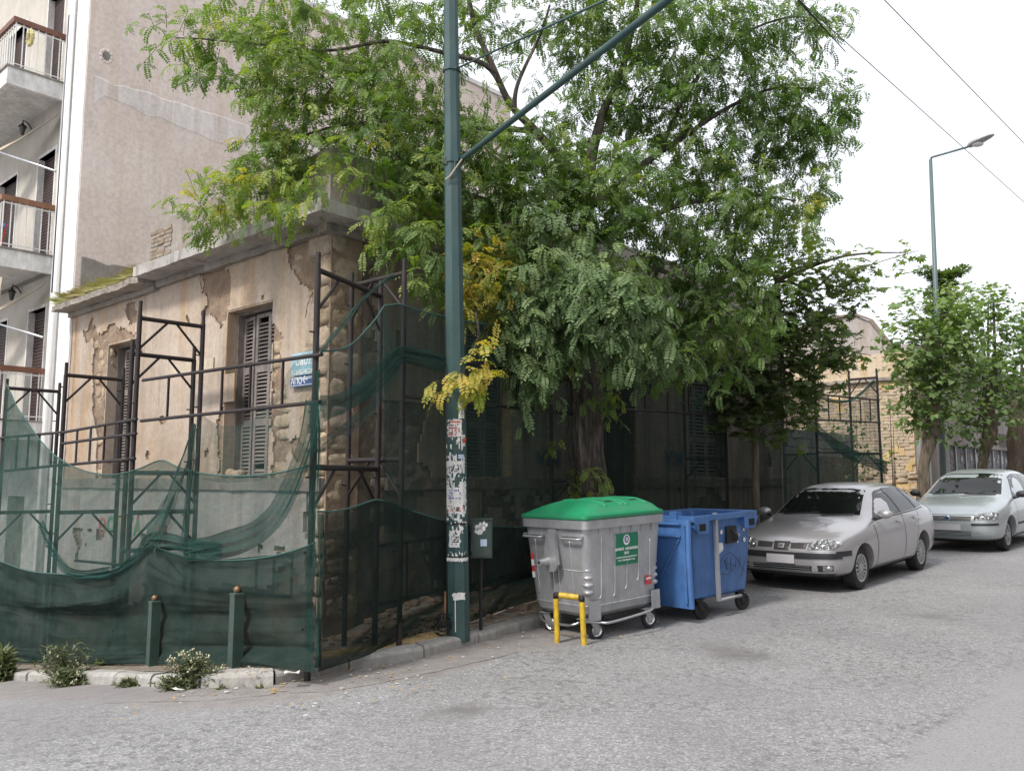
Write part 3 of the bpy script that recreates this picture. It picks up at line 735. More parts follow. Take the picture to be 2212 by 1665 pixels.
# graffiti
def graf(ch, px_, py_, size, col, F=FA, pf=pA, flip=True, d=.03, rot=0):
    s, z = pf(px_, py_, d); M = text_frame(F, s, d, z, flip) @ Matrix.Rotation(rot, 4, 'Z')
    text_mb(ch, size, M, 0.008, .0015).build('graffiti', MATS[col], house)
simple('graffiti_red', (.40, .13, .11), .9); simple('graffiti_green', (.10, .34, .17), .9); simple('graffiti_blue', (.06, .08, .14), .9); simple('graffiti_ochre', (.45, .38, .15), .9)
for ch, x, y, col in (('Θ', 220, 1139, 'graffiti_red'), ('O', 239, 1134, 'graffiti_green'), ('Y', 262, 1131, 'graffiti_ochre'), ('Π', 270, 1136, 'graffiti_red'), ('P', 281, 1127, 'graffiti_green'), ('Γ', 300, 1128, 'graffiti_red'), ('A', 296, 1140, 'graffiti_green'), ('Σ', 352, 1135, 'graffiti_green'), ('M', 350, 1155, 'graffiti_red')):
    graf(ch, x, y, .36, col)
graf('VIM', 1187, 992, .34, 'graffiti_blue', FB, pB, False); graf('VIM', 1457, 992, .36, 'graffiti_blue', FB, pB, False)
# street name plates near the corner
def plate(name, q0, q1, d, mat, label=None):
    mb = MB(); mb.bx(min(q0[0], q1[0]), max(q0[0], q1[0]), d-.004, d, min(q0[1], q1[1]), max(q0[1], q1[1]), FA); return mb
pl = thing('street_name_sign', 'pale blue street name plate above a dark blue plate with arrow, on the house corner', 'street sign', FA @ Vector((.3, .05, 1.2)))
sx1, sx0 = pA(637, 790)[0], pA(689, 790)[0]; zt = pA(660, 762)[1]; zm = pA(637, 815)[1]; zb = pA(637, 838)[1]
simple('sky_blue_enamel', (.22, .40, .48), .4, 0, .06, 6, (.3, .28, .2), .3); simple('navy_enamel', (.02, .06, .22), .35, 0, .06); simple('sign_white', (.75, .77, .78), .5, 0, .04)
mb = MB(); mb.bx(sx0, sx1, .05, .056, zm+.005, zt, FA); mb.build('name_plate', MATS['sky_blue_enamel'], pl)
mb = MB(); mb.bx(sx0-.03, sx1+.005, .05, .056, zb, zm-.01, FA); mb.build('direction_plate', MATS['navy_enamel'], pl)
sc_ = (sx0+sx1)/2; hh = zt-zm
text_mb('ΟΔΟΣ', .12, text_frame(FA, sc_-.02, .058, zt-.12, True), .002).build('lettering', MATS['sign_white'], pl)
text_mb('ΣΠΑΚΡΕΩΝ', .085, text_frame(FA, sc_, .058, zt-.25, True)).build('lettering', MATS['sign_white'], pl)
text_mb('ΑΠΟ', .11, text_frame(FA, sx1-.13, .058, (zb+zm)/2, True), .002).build('lettering', MATS['sign_white'], pl)
text_mb('←', .14, text_frame(FA, sc_-.06, .058, (zb+zm)/2+.01, True), .002).build('lettering', MATS['sign_white'], pl)
mb = MB()
for zz in (zm+.03, zt-.33, zt-.02): mb.bx(sx0+.02, sx1-.02 if zz != zt-.33 else sx1-.12, .0565, .058, zz, zz+.006, FA)
for zz in (zb+.012, zm-.03): mb.bx(sx0-.02, sx1, .0565, .058, zz, zz+.007, FA)
mb.bx(sc_+.02, sc_+.026, .0565, .058, zb+.02, zm-.02, FA); mb.build('border_line', MATS['sign_white'], pl)

# ================================================================= APARTMENT BUILDING (left)
P0 = FA @ Vector((LA+.06, 0, 0)); FP = frame(P0, b, nB*1.0)       # party wall runs back along b... faces nB side
apt = thing('apartment_building', 'tall apartment block with white balconies and blank pink party wall, left of the house', 'building', P0+ZU*-2.5)
FAP = frame(P0, a, nA)
def pP(x, y):  # on the party wall plane
    q = onp(x, y, P0, nB); d = q-P0; return (d.dot(b), q.z)
HT = pP(640, 3)[1]
mb = MB(); mb.bx(.001, 11.5, -.3, 0.0, -3, HT, FP); mb.build('party_wall', M_pink, apt)
# pale repair band: a proud sheet following the ragged line
def bandP(name, top, bot, d, mat):
    n = 60; vs = []; fs = []
    def val(P, t):
        for (p, q) in zip(P, P[1:]):
            if p[0] <= t <= q[0]: return p[1]+(q[1]-p[1])*(t-p[0])/(q[0]-p[0])
        return P[-1][1]
    s0, s1 = top[0][0], top[-1][0]
    for i in range(n+1):
        s = s0+(s1-s0)*i/n; zt_ = val(top, s)+.07*nz(s, 0, 3)+.04*nz(s, 0, 9); zb_ = val(bot, s)+.1*nz(s, 5, 3)+.05*nz(s, 5, 9)
        vs += [(s, 0, zb_), (s, d, zb_+.02), (s, d, zt_-.02), (s, 0, zt_)]
    for i in range(n):
        for k in range(3): fs.append((i*4+k, i*4+k+1, i*4+4+k+1, i*4+4+k))
    mb = MB(); mb.add(vs, fs, 0, FP); mb.build(name, mat, apt)
bandP('repair_band', [(pP(205, 165)[0], pP(205, 165)[1]), (pP(550, 275)[0], pP(550, 275)[1]), (11, pP(550, 275)[1])], [(pP(205, 200)[0], pP(205, 200)[1]), (pP(520, 330)[0], pP(520, 330)[1]), (11, pP(520, 330)[1])], .006, M_pinkl)
bandP('exposed_base_band', [(.1, pP(165, 555)[1]), (3, pP(250, 575)[1]), (9, pP(250, 575)[1])], [(.1, 2.5), (9, 2.5)], .012, M_parap)
mb = MB(); mb.bx(-.02, 11.55, -.32, .05, HT, HT+.12, FP); mb.build('coping', M_white_dirty, apt)
mb = MB(); q = pP(230, 122)
for k in range(10):
    t = 2*math.pi*k/10; mb.sphere((q[0]+.10*math.cos(t), .0, q[1]+.12*math.sin(t)), (.04, .015, .04), 6, 0, FP)
mb.build('vent_hole_rim', M_pink, apt); mb = MB(); mb.disc((q[0], .004, q[1]), .095, 'y', 12, 0, FP); mb.build('vent_hole', M_conc, apt)
# facade (left of the strip)
WS = .86
mb = MB(); mb.bx(0.02, WS, -.12, .02, -3.2, HT, FAP); mb.build('corner_pier', M_white, apt)
mb = MB(); mb.bx(WS, WS+.12, -.3, .06, -3.2, 12.5, FAP); mb.build('fin_wall', M_white, apt)
mb = MB(); mb.tube([FAP @ Vector((.62, .09, -2.4)), FAP @ Vector((.62, .09, 9.6))], .05, 10); mb.build('drain_pipe', M_white, apt, True)
mb = MB(); mb.tube([FAP @ Vector((.80, .07, 3.5)), FAP @ Vector((.80, .07, 9.0))], .035, 8); mb.build('drain_pipe', simple('dark_blue_pipe', (.06, .07, .11), .5), apt, True)
zr = [8.62, 5.17, 2.02, -1.2]; M_facade = simple('cream_facade', (.50, .47, .42), .9, 0, .1, 2, (.3, .27, .23), .3, .1)
for fi, zz in enumerate(zr[:3]):
    za, zb_ = zz-.95, zz-.95+2.75
    # back wall with door opening
    ops = [(1.25, 2.25, za+.0, za+2.25), (3.35, 4.6, za, za+2.25)]
    mb = MB(); walls(mb, FAP, WS+.12, 6.5, za-.3, zb_+.4, ops, -.25, 0)
    mb.build('facade_wall', M_facade, apt)
    for (u0, u1, v0, v1) in ops:
        mb = MB(); mb.bx(u0, u0+.06, -.16, .01, v0, v1+.06, FAP); mb.bx(u1-.06, u1, -.16, .01, v0, v1+.06, FAP); mb.bx(u0+.06, u1-.06, -.16, .01, v1-.0, v1+.06, FAP); mb.build('door_frame', M_white_dirty, apt)
        mb = MB(); n = 34
        for k in range(n): z_ = v0+(v1-v0)*k/n; mb.box(((u0+u1)/2, -.12, z_+.03), (u1-u0-.12, .018, (v1-v0)/n*.8), FAP)
        mb.bx(u0+.06, u1-.06, -.16, -.135, v0, v1, FAP); o = mb.build('roller_blind', M_blind, apt)
    bal = MB(); e = .93; bs0 = WS+.12
    bal.bx(bs0, 7, 0, e+.1, za-.2, za, FAP); bal.bx(bs0, 7, e, e+.1, za-.33, za-.2, FAP); bal.bx(bs0, bs0+.1, 0, e, za-.33, za-.2, FAP)
    balc = bal.build('balcony_slab', M_white_dirty, apt)
    mb = MB(); mb.bx(bs0-.03, 7, -.02, e+.13, za, za+.03, FAP); mb.build('slab_edge', M_conc, balc)
    rl = MB(); rl.tube([FAP @ Vector((bs0+.03, .02, zz-.08)), FAP @ Vector((bs0+.03, e, zz-.08)), FAP @ Vector((7, e, zz-.08))], .014, 6)
    rl.tube([FAP @ Vector((bs0+.03, .02, za+.1)), FAP @ Vector((bs0+.03, e, za+.1)), FAP @ Vector((7, e, za+.1))], .012, 6); rl.build('rail', M_rail_white, balc)
    bb = MB(); bb.tube([(0, 0, za+.03), (0, 0, zz-.02)], .011, 6); bmesh_ = bb.mesh('baluster', M_rail_white)
    for k in range(8): put('baluster', bmesh_, Matrix.Translation(FAP @ Vector((bs0+.03, .02+(e-.02)*k/7, 0))-Vector((0, 0, 0))), balc)
    for k in range(1, 40): put('baluster', bmesh_, Matrix.Translation(FAP @ Vector((bs0+.03+k*.13, e, 0))), balc)
    wr = MB(); wr.bx(bs0, bs0+.09, 0, e+.05, zz-.04, zz+.06, FAP); wr.bx(bs0+.09, 7, e-.05, e+.05, zz-.04, zz+.06, FAP); wr.build('hand_rail', M_woodrail if fi != 1 else simple('orange_wood_rail', (.22, .10, .055), .55, 0, .2), balc)
mb = MB(); walls(mb, FAP, WS+.12, 6.5, -3.4, zr[2]-1.25, [(1.8, 2.7, -3.4, -.3)], -.25, 0); mb.build('facade_wall', M_white_dirty, apt)
mb = MB(); mb.bx(1.8, 2.7, -.2, -.15, -3.4, -.3, FAP); mb.build('door', M_conc, apt)
mb = MB(); mb.bx(WS+.12, 6.5, -.3, 0, zr[0]+2.2, 12.6, FAP); mb.build('facade_wall', M_facade, apt)
# wall lanterns, awnings, laundry on the balconies
def lantern(q, lab):
    t = thing('wall_lantern', lab, 'lamp', FAP @ Vector((q[0], .16, q[1])), group='black iron wall lanterns on the balconies')
    mb = MB(); M = Matrix.Translation(FAP @ Vector((q[0], .17, q[1])))
    mb.loft([[(r*math.cos(k*math.pi/3), r*math.sin(k*math.pi/3), z) for k in range(6)] for r, z in ((.035, -.13), (.075, .04))], M); mb.build('lamp_glass', simple('smoked_glass', (.05, .05, .05), .2), t)
    mb = MB(); mb.loft([[(r*math.cos(k*math.pi/3), r*math.sin(k*math.pi/3), z) for k in range(6)] for r, z in ((.09, .045), (.03, .10), (.012, .15))], M)
    mb.tube([M @ Vector((0, 0, .14)), M @ Vector((0, 0, .19)), FAP @ Vector((q[0], .08, q[1]+.16)), FAP @ Vector((q[0]-.0, .0, q[1]+.05))], .012, 6); mb.build('cap', M_black, t)
lantern((2.75, pA(88, 290)[1]*1.03), 'black lantern on the middle balcony wall beside a brown roller blind'); lantern((2.72, pA(70, 640)[1]*1.03), 'black lantern on the lowest balcony wall above the blind')
def strip(name, lab, cat, P, wvec, mat, n=12, sag=.1):
    mb = MB(); rows = []
    for i in range(n+1):
        t = i/n; p = P[0].lerp(P[1], t)-ZU*sag*math.sin(math.pi*t); rows.append([p+wvec*k/4+ZU*.02*noise.noise(Vector((i*.6, k, 0))) for k in range(5)])
    mb.grid(rows); mb.grid([[q+nA*.012 for q in r] for r in rows]); o = mb.build(name, mat, None, True); tag(o, lab, cat); return o
strip('awning', 'cream awning sloping out under the top balcony', 'awning', (FAP @ Vector((1.05, .05, 7.1)), FAP @ Vector((4.2, .95, 6.55))), FAP.to_3x3() @ Vector((0, .18, -.22)), M_cream)
strip('awning', 'brownish cream awning sloping out under the middle balcony', 'awning', (FAP @ Vector((1.05, .1, 3.75)), FAP @ Vector((4.2, 1.0, 3.1))), FAP.to_3x3() @ Vector((0, .18, -.2)), M_cream)
o = MB(); R = []
for i in range(14):
    z_ = 3.7-i*.19; R.append([FAP @ Vector((1.05+.05*k+.02*nz(i, k, .7)+.015*i/3, .86+.03*math.sin(k*2.1+i*.4), z_)) for k in range(5)])
o.grid(R); ob = o.build('awning_side_curtain', M_cream, None, True); tag(ob, 'long folded cream curtain hanging at the end of the lowest balcony', 'curtain')
for zz, p, q, lab in ((0, (0, 329), (120, 370), 'silver curtain pole crossing the middle balcony opening'), (1, (0, 702), (93, 729), 'silver pole crossing the lowest balcony opening')):
    mb = MB(); n_ = nA*.9; A_ = onp(p[0]-40, p[1]-14, P0+n_, nA); B_ = onp(q[0], q[1], P0+n_, nA); mb.tube([A_, B_], .018, 8); tag(mb.build('curtain_pole', M_chrome, None, True), lab, 'pole')
wr_ = MB(); c_ = onp(66, 82, P0+nA*.98, nA); pts_ = []
for k in range(25): t = 2*math.pi*k/24; pts_.append(c_+a*.1*math.cos(t)+ZU*.13*math.sin(t))
wr_.tube(pts_, .035, 6)
for i, v in enumerate(wr_.v): wr_.v[i] = tuple(Vector(v)+Vector((rnd.uniform(-1, 1), rnd.uniform(-1, 1), rnd.uniform(-1, 1)))*.012)
tag(wr_.build('dried_wreath', simple('straw', (.50, .45, .22), .9), None), 'pale yellow dried wreath hung on the top balcony railing', 'wreath')
lt = thing('laundry_rack', 'folding rack with blue pegs and red legs on the middle balcony', 'drying rack', FAP @ Vector((2.9, .5, 4.25)))
mb = MB(); mb.tube([FAP @ Vector((2.2, .5, 4.25)), FAP @ Vector((2.75, .5, 5.0))], .012, 6); mb.tube([FAP @ Vector((2.7, .5, 4.25)), FAP @ Vector((2.2, .5, 5.0))], .012, 6); mb.build('leg', M_red, lt)
mb = MB()
for k in range(6): mb.sphere(FAP @ Vector((2.3+.12*k, .5+.1*(k % 3), 5.0+.05*(k % 2))), .05, 6)
mb.build('peg_bag', M_bluep, lt)
tw = MB(); c_ = FAP @ Vector((.95, .6, 9.3))
for k in range(40):
    d = Vector((rnd.uniform(-1, 1), rnd.uniform(-1, 1), rnd.uniform(.2, 1.4))); tw.tube([c_, c_+d*.16, c_+d*.3+Vector((0, 0, -.05))], .006, 4); tw.sphere(c_+d*.3, .03, 5)
tag(tw.build('dry_plant', simple('dry_brown_leaves', (.28, .12, .06), .9), None), 'withered brown potted plant hanging at the top balcony corner', 'plant')
# ================================================================= SCAFFOLDING
PS1 = grd(683, 1447, PAVE); PS1.z = 0
Q = [PS1.copy(), Vector((-1.06, 8.12, 0)), Vector((1.1, 11.4, 0)), Vector((3.6, 14.2, 0)), Vector((6.0, 16.6, 0)), Vector((8.2, 18.8, 0))]
QPX = [CX+q.x/q.y*1835 for q in Q]
def lx(P, d, px, py=800):       # point on the vertical line family P + d*t seen at picture column px
    r = ray(px, py); k = r.x/r.y; t = (k*P.y-P.x)/(d.x-k*d.y); return Vector((P.x+d.x*t, P.y+d.y*t, 0))
def zat(p, px, py):
    r = ray(px, py); return r.z/r.y*p.y
def onSA(x, y, off=0): return onp(x, y, PS1+nA*off, nA)
def onSB(x, y, off=0, seg=None):
    if seg is None:
        seg = 0
        for i in range(len(QPX)-1):
            if x >= QPX[i]: seg = i
        seg = min(seg, 4)
    d = (Q[seg+1]-Q[seg]).normalized(); n = Vector((d.y, -d.x, 0)); return onp(x, y, Q[seg]+n*off, n)
scafs = []
def scaffold(lab, org):
    t = thing('scaffolding', lab, 'scaffolding', org, group='rusty tube scaffolds around the old house'); return t
def tube_part(name, p, q, r, parent, n=8, mat=None):
    mb = MB(); mb.tube([p, q], r, n); return mb.build(name, mat or M_rust, parent, True, 60)
def hframe(par, po, pi, ztop, transoms, zbot=None, r=.027):
    d = (pi-po); d.z = 0; w = d.length; d.normalize(); zb = zbot if zbot is not None else min(G(po.x, po.y), G(pi.x, pi.y))-.02
    fr = tube_part('transom', po+ZU*transoms[0], pi+ZU*transoms[0], r*.95, par)
    for z in transoms[1:]: tube_part('transom', po+ZU*z, pi+ZU*z, r*.95, fr)
    for p in (po, pi):
        mb = MB(); mb.tube([p+ZU*zb, p+ZU*(ztop-.16)], r, 10); mb.tube([p+ZU*(ztop-.17), p+ZU*ztop], r*.82, 10)
        zz = zb+.5
        while zz < ztop-.3: mb.tube([p+ZU*zz, p+ZU*zz+nA*.07], .008, 5); zz += .62
        mb.build('upright', M_rust, fr, True, 60)
    for z in transoms:
        for s, e in ((po, d), (pi, -d)):
            tube_part('brace', s+ZU*(z-.36), s+e*min(.34, w*.42)+ZU*(z-.02), r*.55, fr)
    return fr
SA_ = scaffold('rusty tube scaffolding before the ochre left face of the old house', PS1+ZU*-1.5)
def sa_frame(pxo, pyo, pxi, tps, ztop_dy=0):
    po = onSA(pxo, pyo); zt = po.z; po = Vector((po.x, po.y, 0)); pi = lx(po, b, pxi, pyo)
    if (pi-po).length > 1.6 or (pi-po).length < .3: pi = po+b*.75
    return hframe(SA_, po, pi, zt, [zat(po, pxo, y) for y in tps]), po, pi
po_ = onSA(688, 545); zt_1 = po_.z; po_.z = 0; pi_ = lx(po_, Vector((math.sin(math.radians(20)), math.cos(math.radians(20)), 0)), 824, 560); hframe(SA_, po_, pi_, zt_1, [zat(po_, 688, 583), zat(po_, 688, 1009)]); F2 = sa_frame(304, 650, 441, [687, 1021, 1107]); F2b = sa_frame(287, 733, 421, [764, 1190]); F3 = sa_frame(144, 783, 268, [810, 1107]); F4 = sa_frame(16, 818, 130, [838, 1107])
def rail(par, P, Rz, bal, lift=0, r=.018):
    """P: two world xy points, Rz: list of (z at start, z at end); bal: list of (fraction, rail i, rail j)"""
    mb = MB()
    for z0, z1 in Rz: mb.tube([P[0]+ZU*z0, P[1]+ZU*z1], r, 8)
    g = mb.build('guard_rail', M_rust, par, True, 60)
    for f, i, j in bal:
        p = P[0].lerp(P[1], f); tube_part('baluster', p+ZU*(Rz[i][0]*(1-f)+Rz[i][1]*f), p+ZU*(Rz[j][0]*(1-f)+Rz[j][1]*f), r*.75, g, 6)
def flat(v): return Vector((v.x, v.y, 0))
def sarail(x0, x1, ys, xs_, off=.03):
    p0, p1 = onSA(x0, 900, off), onSA(x1, 900, off)
    zz = [(onSA(x0, y0, off).z, onSA(x1, y1, off).z) for y0, y1 in ys]
    fr = []
    for x, i, j in xs_:
        p = onSA(x, 900, off); fr.append(((p-p0).length/(p1-p0).length, i, j))
    rail(SA_, (flat(p0), flat(p1)), zz, fr)
sarail(305, 692, [(822, 766), (909, 868)], [(361, 0, 1), (477, 0, 1), (538, 0, 1), (608, 0, 1)])
sarail(136, 296, [(934, 905), (958, 936), (1005, 990)], [(169, 0, 2), (198, 0, 2), (228, 0, 2), (257, 0, 2)])
sarail(0, 138, [(946, 933), (1019, 1004)], [(41, 0, 1), (65, 0, 1), (88, 0, 1), (116, 0, 1)], .03)
sarail(180, 300, [(1213, 1224)], [], -.5)
sarail(470, 640, [(1215, 1200), (1275, 1290)], [(565, 0, 1), (602, 0, 1), (640, 0, 1)], -.3)
SB_ = scaffold('rusty tube scaffolding along the dark right face of the old house, behind the tree', Q[1]+ZU*-1.5)
def sb_frame(i, ztop, pxi, tz, zb=None):
    po = Q[i]; pi = lx(po, a, pxi)
    if (pi-po).length > 1.4 or (pi-po).length < .3: pi = po+a*.8
    return hframe(SB_, po, pi, ztop, tz, zb)
sb_frame(1, zat(Q[1], 861, 560), 756, [zat(Q[1], 861, 590), zat(Q[1], 861, 992)])
sb_frame(2, 2.1, 1190, [1.9, .0]); sb_frame(3, 2.25, 1476, [2.05, zat(Q[3], 1576, 988)])
SC_ = scaffold('rusty tube scaffolding with loose green net before the yellow ruin at the far right', Q[4]+ZU*-1.3)
for i, pxi in ((4, 1687), (5, 1833)):
    po = Q[i]; pi = lx(po, a, pxi); hframe(SC_, po, pi if .3 < (pi-po).length < 1.6 else po+a*.9, 2.5, [2.3, zat(po, 1772, 980)])
def sbrail(par, i, zz, fr, off=.03):
    d = (Q[i+1]-Q[i]).normalized(); n = Vector((d.y, -d.x, 0))*off; rail(par, (Q[i]+n, Q[i+1]+n), zz, fr)
z1 = onSB(1005, 782).z; z2 = onSB(1005, 869).z; z3 = onSB(1440, 823).z; z4 = onSB(1440, 890).z
sbrail(SB_, 1, [(z1-.02, z1+.03), (z2-.02, z2+.03)], [(k/6, 0, 1) for k in range(1, 6)]); sbrail(SB_, 2, [(z3-.05, z3+.05), (z4-.05, z4+.05)], [(k/6, 0, 1) for k in range(1, 6)])
sbrail(SB_, 3, [(z4, z4+.08)], []); z5 = onSB(1840, 860, 0, 4).z; z6 = onSB(1840, 910, 0, 4).z
sbrail(SC_, 4, [(z5-.04, z5+.05), (z6-.05, z6+.04), (.55, .6)], [(k/6, 0, 1) for k in range(1, 6)])
zz = onSB(920, 1175).z; sbrail(SB_, 1, [(zz, zz+.1), (zz-.55, zz-.45)], [(.1, 0, 1), (.2, 0, 1), (.45, 0, 1), (.6, 0, 1), (.8, 0, 1)], -.25)

# ================================================================= NETS
def polyl(P, t):
    L = [(q-p).length for p, q in zip(P, P[1:])]; tot = sum(L); d = t*tot
    for i, l in enumerate(L):
        if d <= l or i == len(L)-1: return P[i].lerp(P[i+1], min(1, d/l if l > 0 else 0))
        d -= l
def smooth(P, k=8):
    P = [Vector(p) for p in P]
    if len(P) < 3: return P
    out = []
    for i in range(len(P)-1):
        p0, p1, p2, p3 = P[max(i-1, 0)], P[i], P[i+1], P[min(i+2, len(P)-1)]
        for j in range(k):
            t = j/k; out.append(.5*((2*p1)+(p2-p0)*t+(2*p0-5*p1+4*p2-p3)*t*t+(3*p1-p0-3*p2+p3)*t*t*t))
    return out+[P[-1]]
def net(name, lab, rows, nrm, mat, nu=90, nv=40, amp=.03, fu=6, fv=1.2, seed=0, parent=None, hem=True, dirs=0.0, cat='net', tear=0):
    R = [smooth(r) for r in rows]; G_ = []
    for j in range(nv+1):
        t = j/nv*(len(R)-1); k = min(int(t), len(R)-2); f = t-k; f_ = f*f*(3-2*f) if len(R) > 2 else f; row = []
        for i in range(nu+1):
            u = i/nu; p = polyl(R[k], u).lerp(polyl(R[k+1], u), f)
            v = j/nv; uu = u+dirs*v
            w = noise.noise(Vector((uu*fu, v*fv, seed)))+.55*noise.noise(Vector((uu*fu*2.7, v*fv*1.6, seed+3)))+.3*noise.noise(Vector((uu*fu*7, v*fv*2.2, seed+8)))
            cr_ = .5-abs(noise.noise(Vector((uu*fu*2.2+v*2, v*fv*2.4-u*3, seed+20)))); w += .32*cr_*cr_*(1 if cr_ > 0 else -1)*2 if amp > .024 else 0
            e = min(1, 6*v+.25)
            row.append(p+nrm*amp*w*1.6*e)
        G_.append(row)
    mb = MB(); mb.grid(G_)
    if hem is not None and False: pass
    o = mb.build(name, mat, parent, True)
    uvl = o.data.uv_layers.new(name='UVMap'); sz = nu+1
    L0 = (R[0][-1]-R[0][0]).length; H0 = (R[-1][0]-R[0][0]).length
    uv = np.zeros(len(o.data.loops)*2); vi = np.zeros(len(o.data.loops), int); o.data.loops.foreach_get('vertex_index', vi)
    uv[0::2] = (vi % sz)/nu*max(.3, L0/2); uv[1::2] = (vi//sz)/nv*max(.3, H0/2); uvl.data.foreach_set('uv', uv)
    if lab: tag(o, lab, cat, 'green debris nets hung on the scaffolding')
    if hem:
        h = MB(); h.tube(G_[0], .008, 5); hb = h.build('hem', M_hem, o, True)
    return o
sa = lambda P, off=.05: [onSA(x, y, off) for x, y in P]
def sav(P): return [onSA(x, y, o) for x, y, o in P]
gb = lambda P, dz=.02: [grd(x, y, PAVE+dz) for x, y in P]
top_lo = [(-40, 1200, .1), (2, 1213, .1), (60, 1232, .12), (120, 1239, .14), (200, 1240, .14), (262, 1222, .12), (300, 1195, .08), (322, 1172, .05), (350, 1186, .07), (420, 1205, .1), (490, 1210, .12), (570, 1204, .1), (630, 1190, .07), (680, 1172, .04)]
net('debris_net', 'dense dark green debris net covering the foot of the left scaffold behind the two bollards',
    [sav(top_lo), sav([(x, y+60, o+.03) for x, y, o in top_lo]), sav([(x, 1330, .05+.03*(k % 2)) for k, (x, y, o) in enumerate(top_lo)]),
     [onSA(x, 1395, .05) for x, y, o in top_lo],
     gb([(-40, 1430), (2, 1431), (60, 1431), (120, 1432), (200, 1433), (262, 1433), (300, 1433), (322, 1433), (350, 1434), (420, 1436), (490, 1436), (570, 1440), (630, 1447), (682, 1453)])],
    nA, M_netd, 200, 100, .03, 2.6, 5.0, 1, dirs=.12)
# long horizontal sag folds lying on the dense net
top_up = [(14, 829, .04), (24, 850, .06), (38, 880, .08), (60, 912, .09), (85, 948, .1), (115, 980, .1), (150, 1003, .1), (195, 1020, .1), (245, 1025, .1), (300, 1012, .07), (347, 994, .05), (385, 1009, .07), (440, 1023, .09), (520, 1028, .09), (600, 1021, .07), (672, 1004, .04)]
net('debris_net', 'pale see-through green net slung across the left scaffold, drooping between its poles',
    [sav(top_up), sav([(8, 950, .07), (30, 1000, .1), (60, 1030, .12), (90, 1055, .12), (140, 1090, .12), (190, 1110, .1), (250, 1110, .1), (310, 1095, .06), (350, 1090, .06), (400, 1095, .1), (470, 1105, .1), (540, 1105, .1), (610, 1100, .07), (675, 1090, .05)]),
     sav([(x, y+18, o-.03) for x, y, o in top_lo])],
    nA, M_net, 170, 70, .022, 4.5, 3.0, 5, dirs=.35)
def bunch(lab, P, w0, w1, mat=M_netb, n=60, seed=0, plane=onSA, off=.12, folds=5, amp=.03, name='bunched_net'):
    """a gathered strip of net following picture points P; w0,w1 widths in m"""
    pts = smooth([plane(x, y, off) for x, y in P]); R = []
    for i in range(n+1):
        u = i/n; p = polyl(pts, u); q = polyl(pts, min(1, u+.02)); q0 = polyl(pts, max(0, u-.02)); t = (q-q0).normalized(); nn = nA if plane is onSA else nB
        s = t.cross(nn).normalized(); w = w0+(w1-w0)*u; row = []
        for k in range(17):
            v = k/16-.5; row.append(p+s*(v*w*(1+.5*noise.noise(Vector((u*3, v, seed)))))+nn*(amp*1.5*noise.noise(Vector((v*folds*1.9+u*1.5, u*2.2, seed)))+amp*.8*noise.noise(Vector((v*folds*4.3+u*3, u*4, seed+7)))+.01))
        R.append(row)
    mb = MB(); mb.grid(R); o = mb.build(name, mat, None, True); uvl = o.data.uv_layers.new(name='UVMap')
    vi = np.zeros(len(o.data.loops), int); o.data.loops.foreach_get('vertex_index', vi); uv = np.zeros(len(vi)*2); uv[0::2] = (vi//17)/n*2; uv[1::2] = (vi % 17)/16*.4; uvl.data.foreach_set('uv', uv)
    tag(o, lab, 'net', 'gathered strips of green net'); return o
bunch('wide gathered sweep of green net running down-left from the corner pole', [(684, 870), (668, 950), (630, 1050), (590, 1120), (540, 1160), (470, 1178), (400, 1188)], .30, .22, M_netb, folds=4, seed=1)
bunch('narrow hanging fold of green net right of the middle poles of the left scaffold', [(421, 915), (408, 980), (380, 1060), (345, 1140), (325, 1168)], .06, .35, M_net, folds=3, seed=2)
bunch('second hanging fold of green net beside the middle poles of the left scaffold', [(424, 925), (420, 1000), (408, 1090), (400, 1180)], .03, .14, M_net, folds=2, seed=3)
bunch('rolled dark edge of green net sagging below the graffiti', [(250, 1232), (290, 1205), (318, 1170), (350, 1165), (420, 1180), (480, 1186)], .10, .16, M_netb, folds=2, seed=4)
bunch('rolled green net edge curving along the top of the dense left net', [(90, 1130), (110, 1180), (140, 1225), (180, 1240), (240, 1236)], .10, .12, M_netb, folds=2, seed=5, off=.2)
bunch('thin green net band wrapped down the corner pole', [(686, 800), (684, 1000), (681, 1200), (680, 1440)], .09, .14, M_netb, folds=2, seed=6, off=.04)
net('debris_net', 'very thin green net veil hanging over the near window and the street sign',
    [sav([(434, 893, .0), (460, 912, .03), (500, 920, .04), (545, 906, .04), (587, 866, .04), (620, 805, .03), (660, 755, .02), (690, 725, .0)]),
     sav([(424, 1030, .02), (460, 1040, .03), (500, 1042, .04), (545, 1040, .04), (587, 1035, .04), (620, 1030, .03), (655, 1020, .02), (684, 1010, .0)])],
    nA, M_netl, 80, 40, .02, 5, 1, 11, hem=False)
# right face
sb = lambda P, seg=None: [onSB(x, y, o, seg) for x, y, o in P]
toplo = [(686, 1104, .02), (720, 1104, .05), (760, 1096, .05), (800, 1082, .03), (815, 1079, .02), (840, 1084, .03), (863, 1092, .02), (900, 1106, .04), (962, 1124, .05), (1030, 1135, .05), (1100, 1138, .03), (1180, 1142, .04), (1262, 1146, .03)]
botlo = [(686, 1450), (720, 1440), (760, 1428), (800, 1412), (815, 1406), (840, 1396), (863, 1387), (900, 1374), (962, 1354), (1030, 1336), (1100, 1312), (1180, 1290), (1262, 1268)]
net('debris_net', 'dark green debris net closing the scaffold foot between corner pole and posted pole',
    [sb(toplo), [onSB(x, 1240, .05+.03*(k % 2)) for k, (x, y, o) in enumerate(toplo)], [onSB(x, y-60, .06) for x, y in botlo], gb(botlo, .01)], nB, M_netq, 120, 60, .03, 3, 3, 21, dirs=.3)
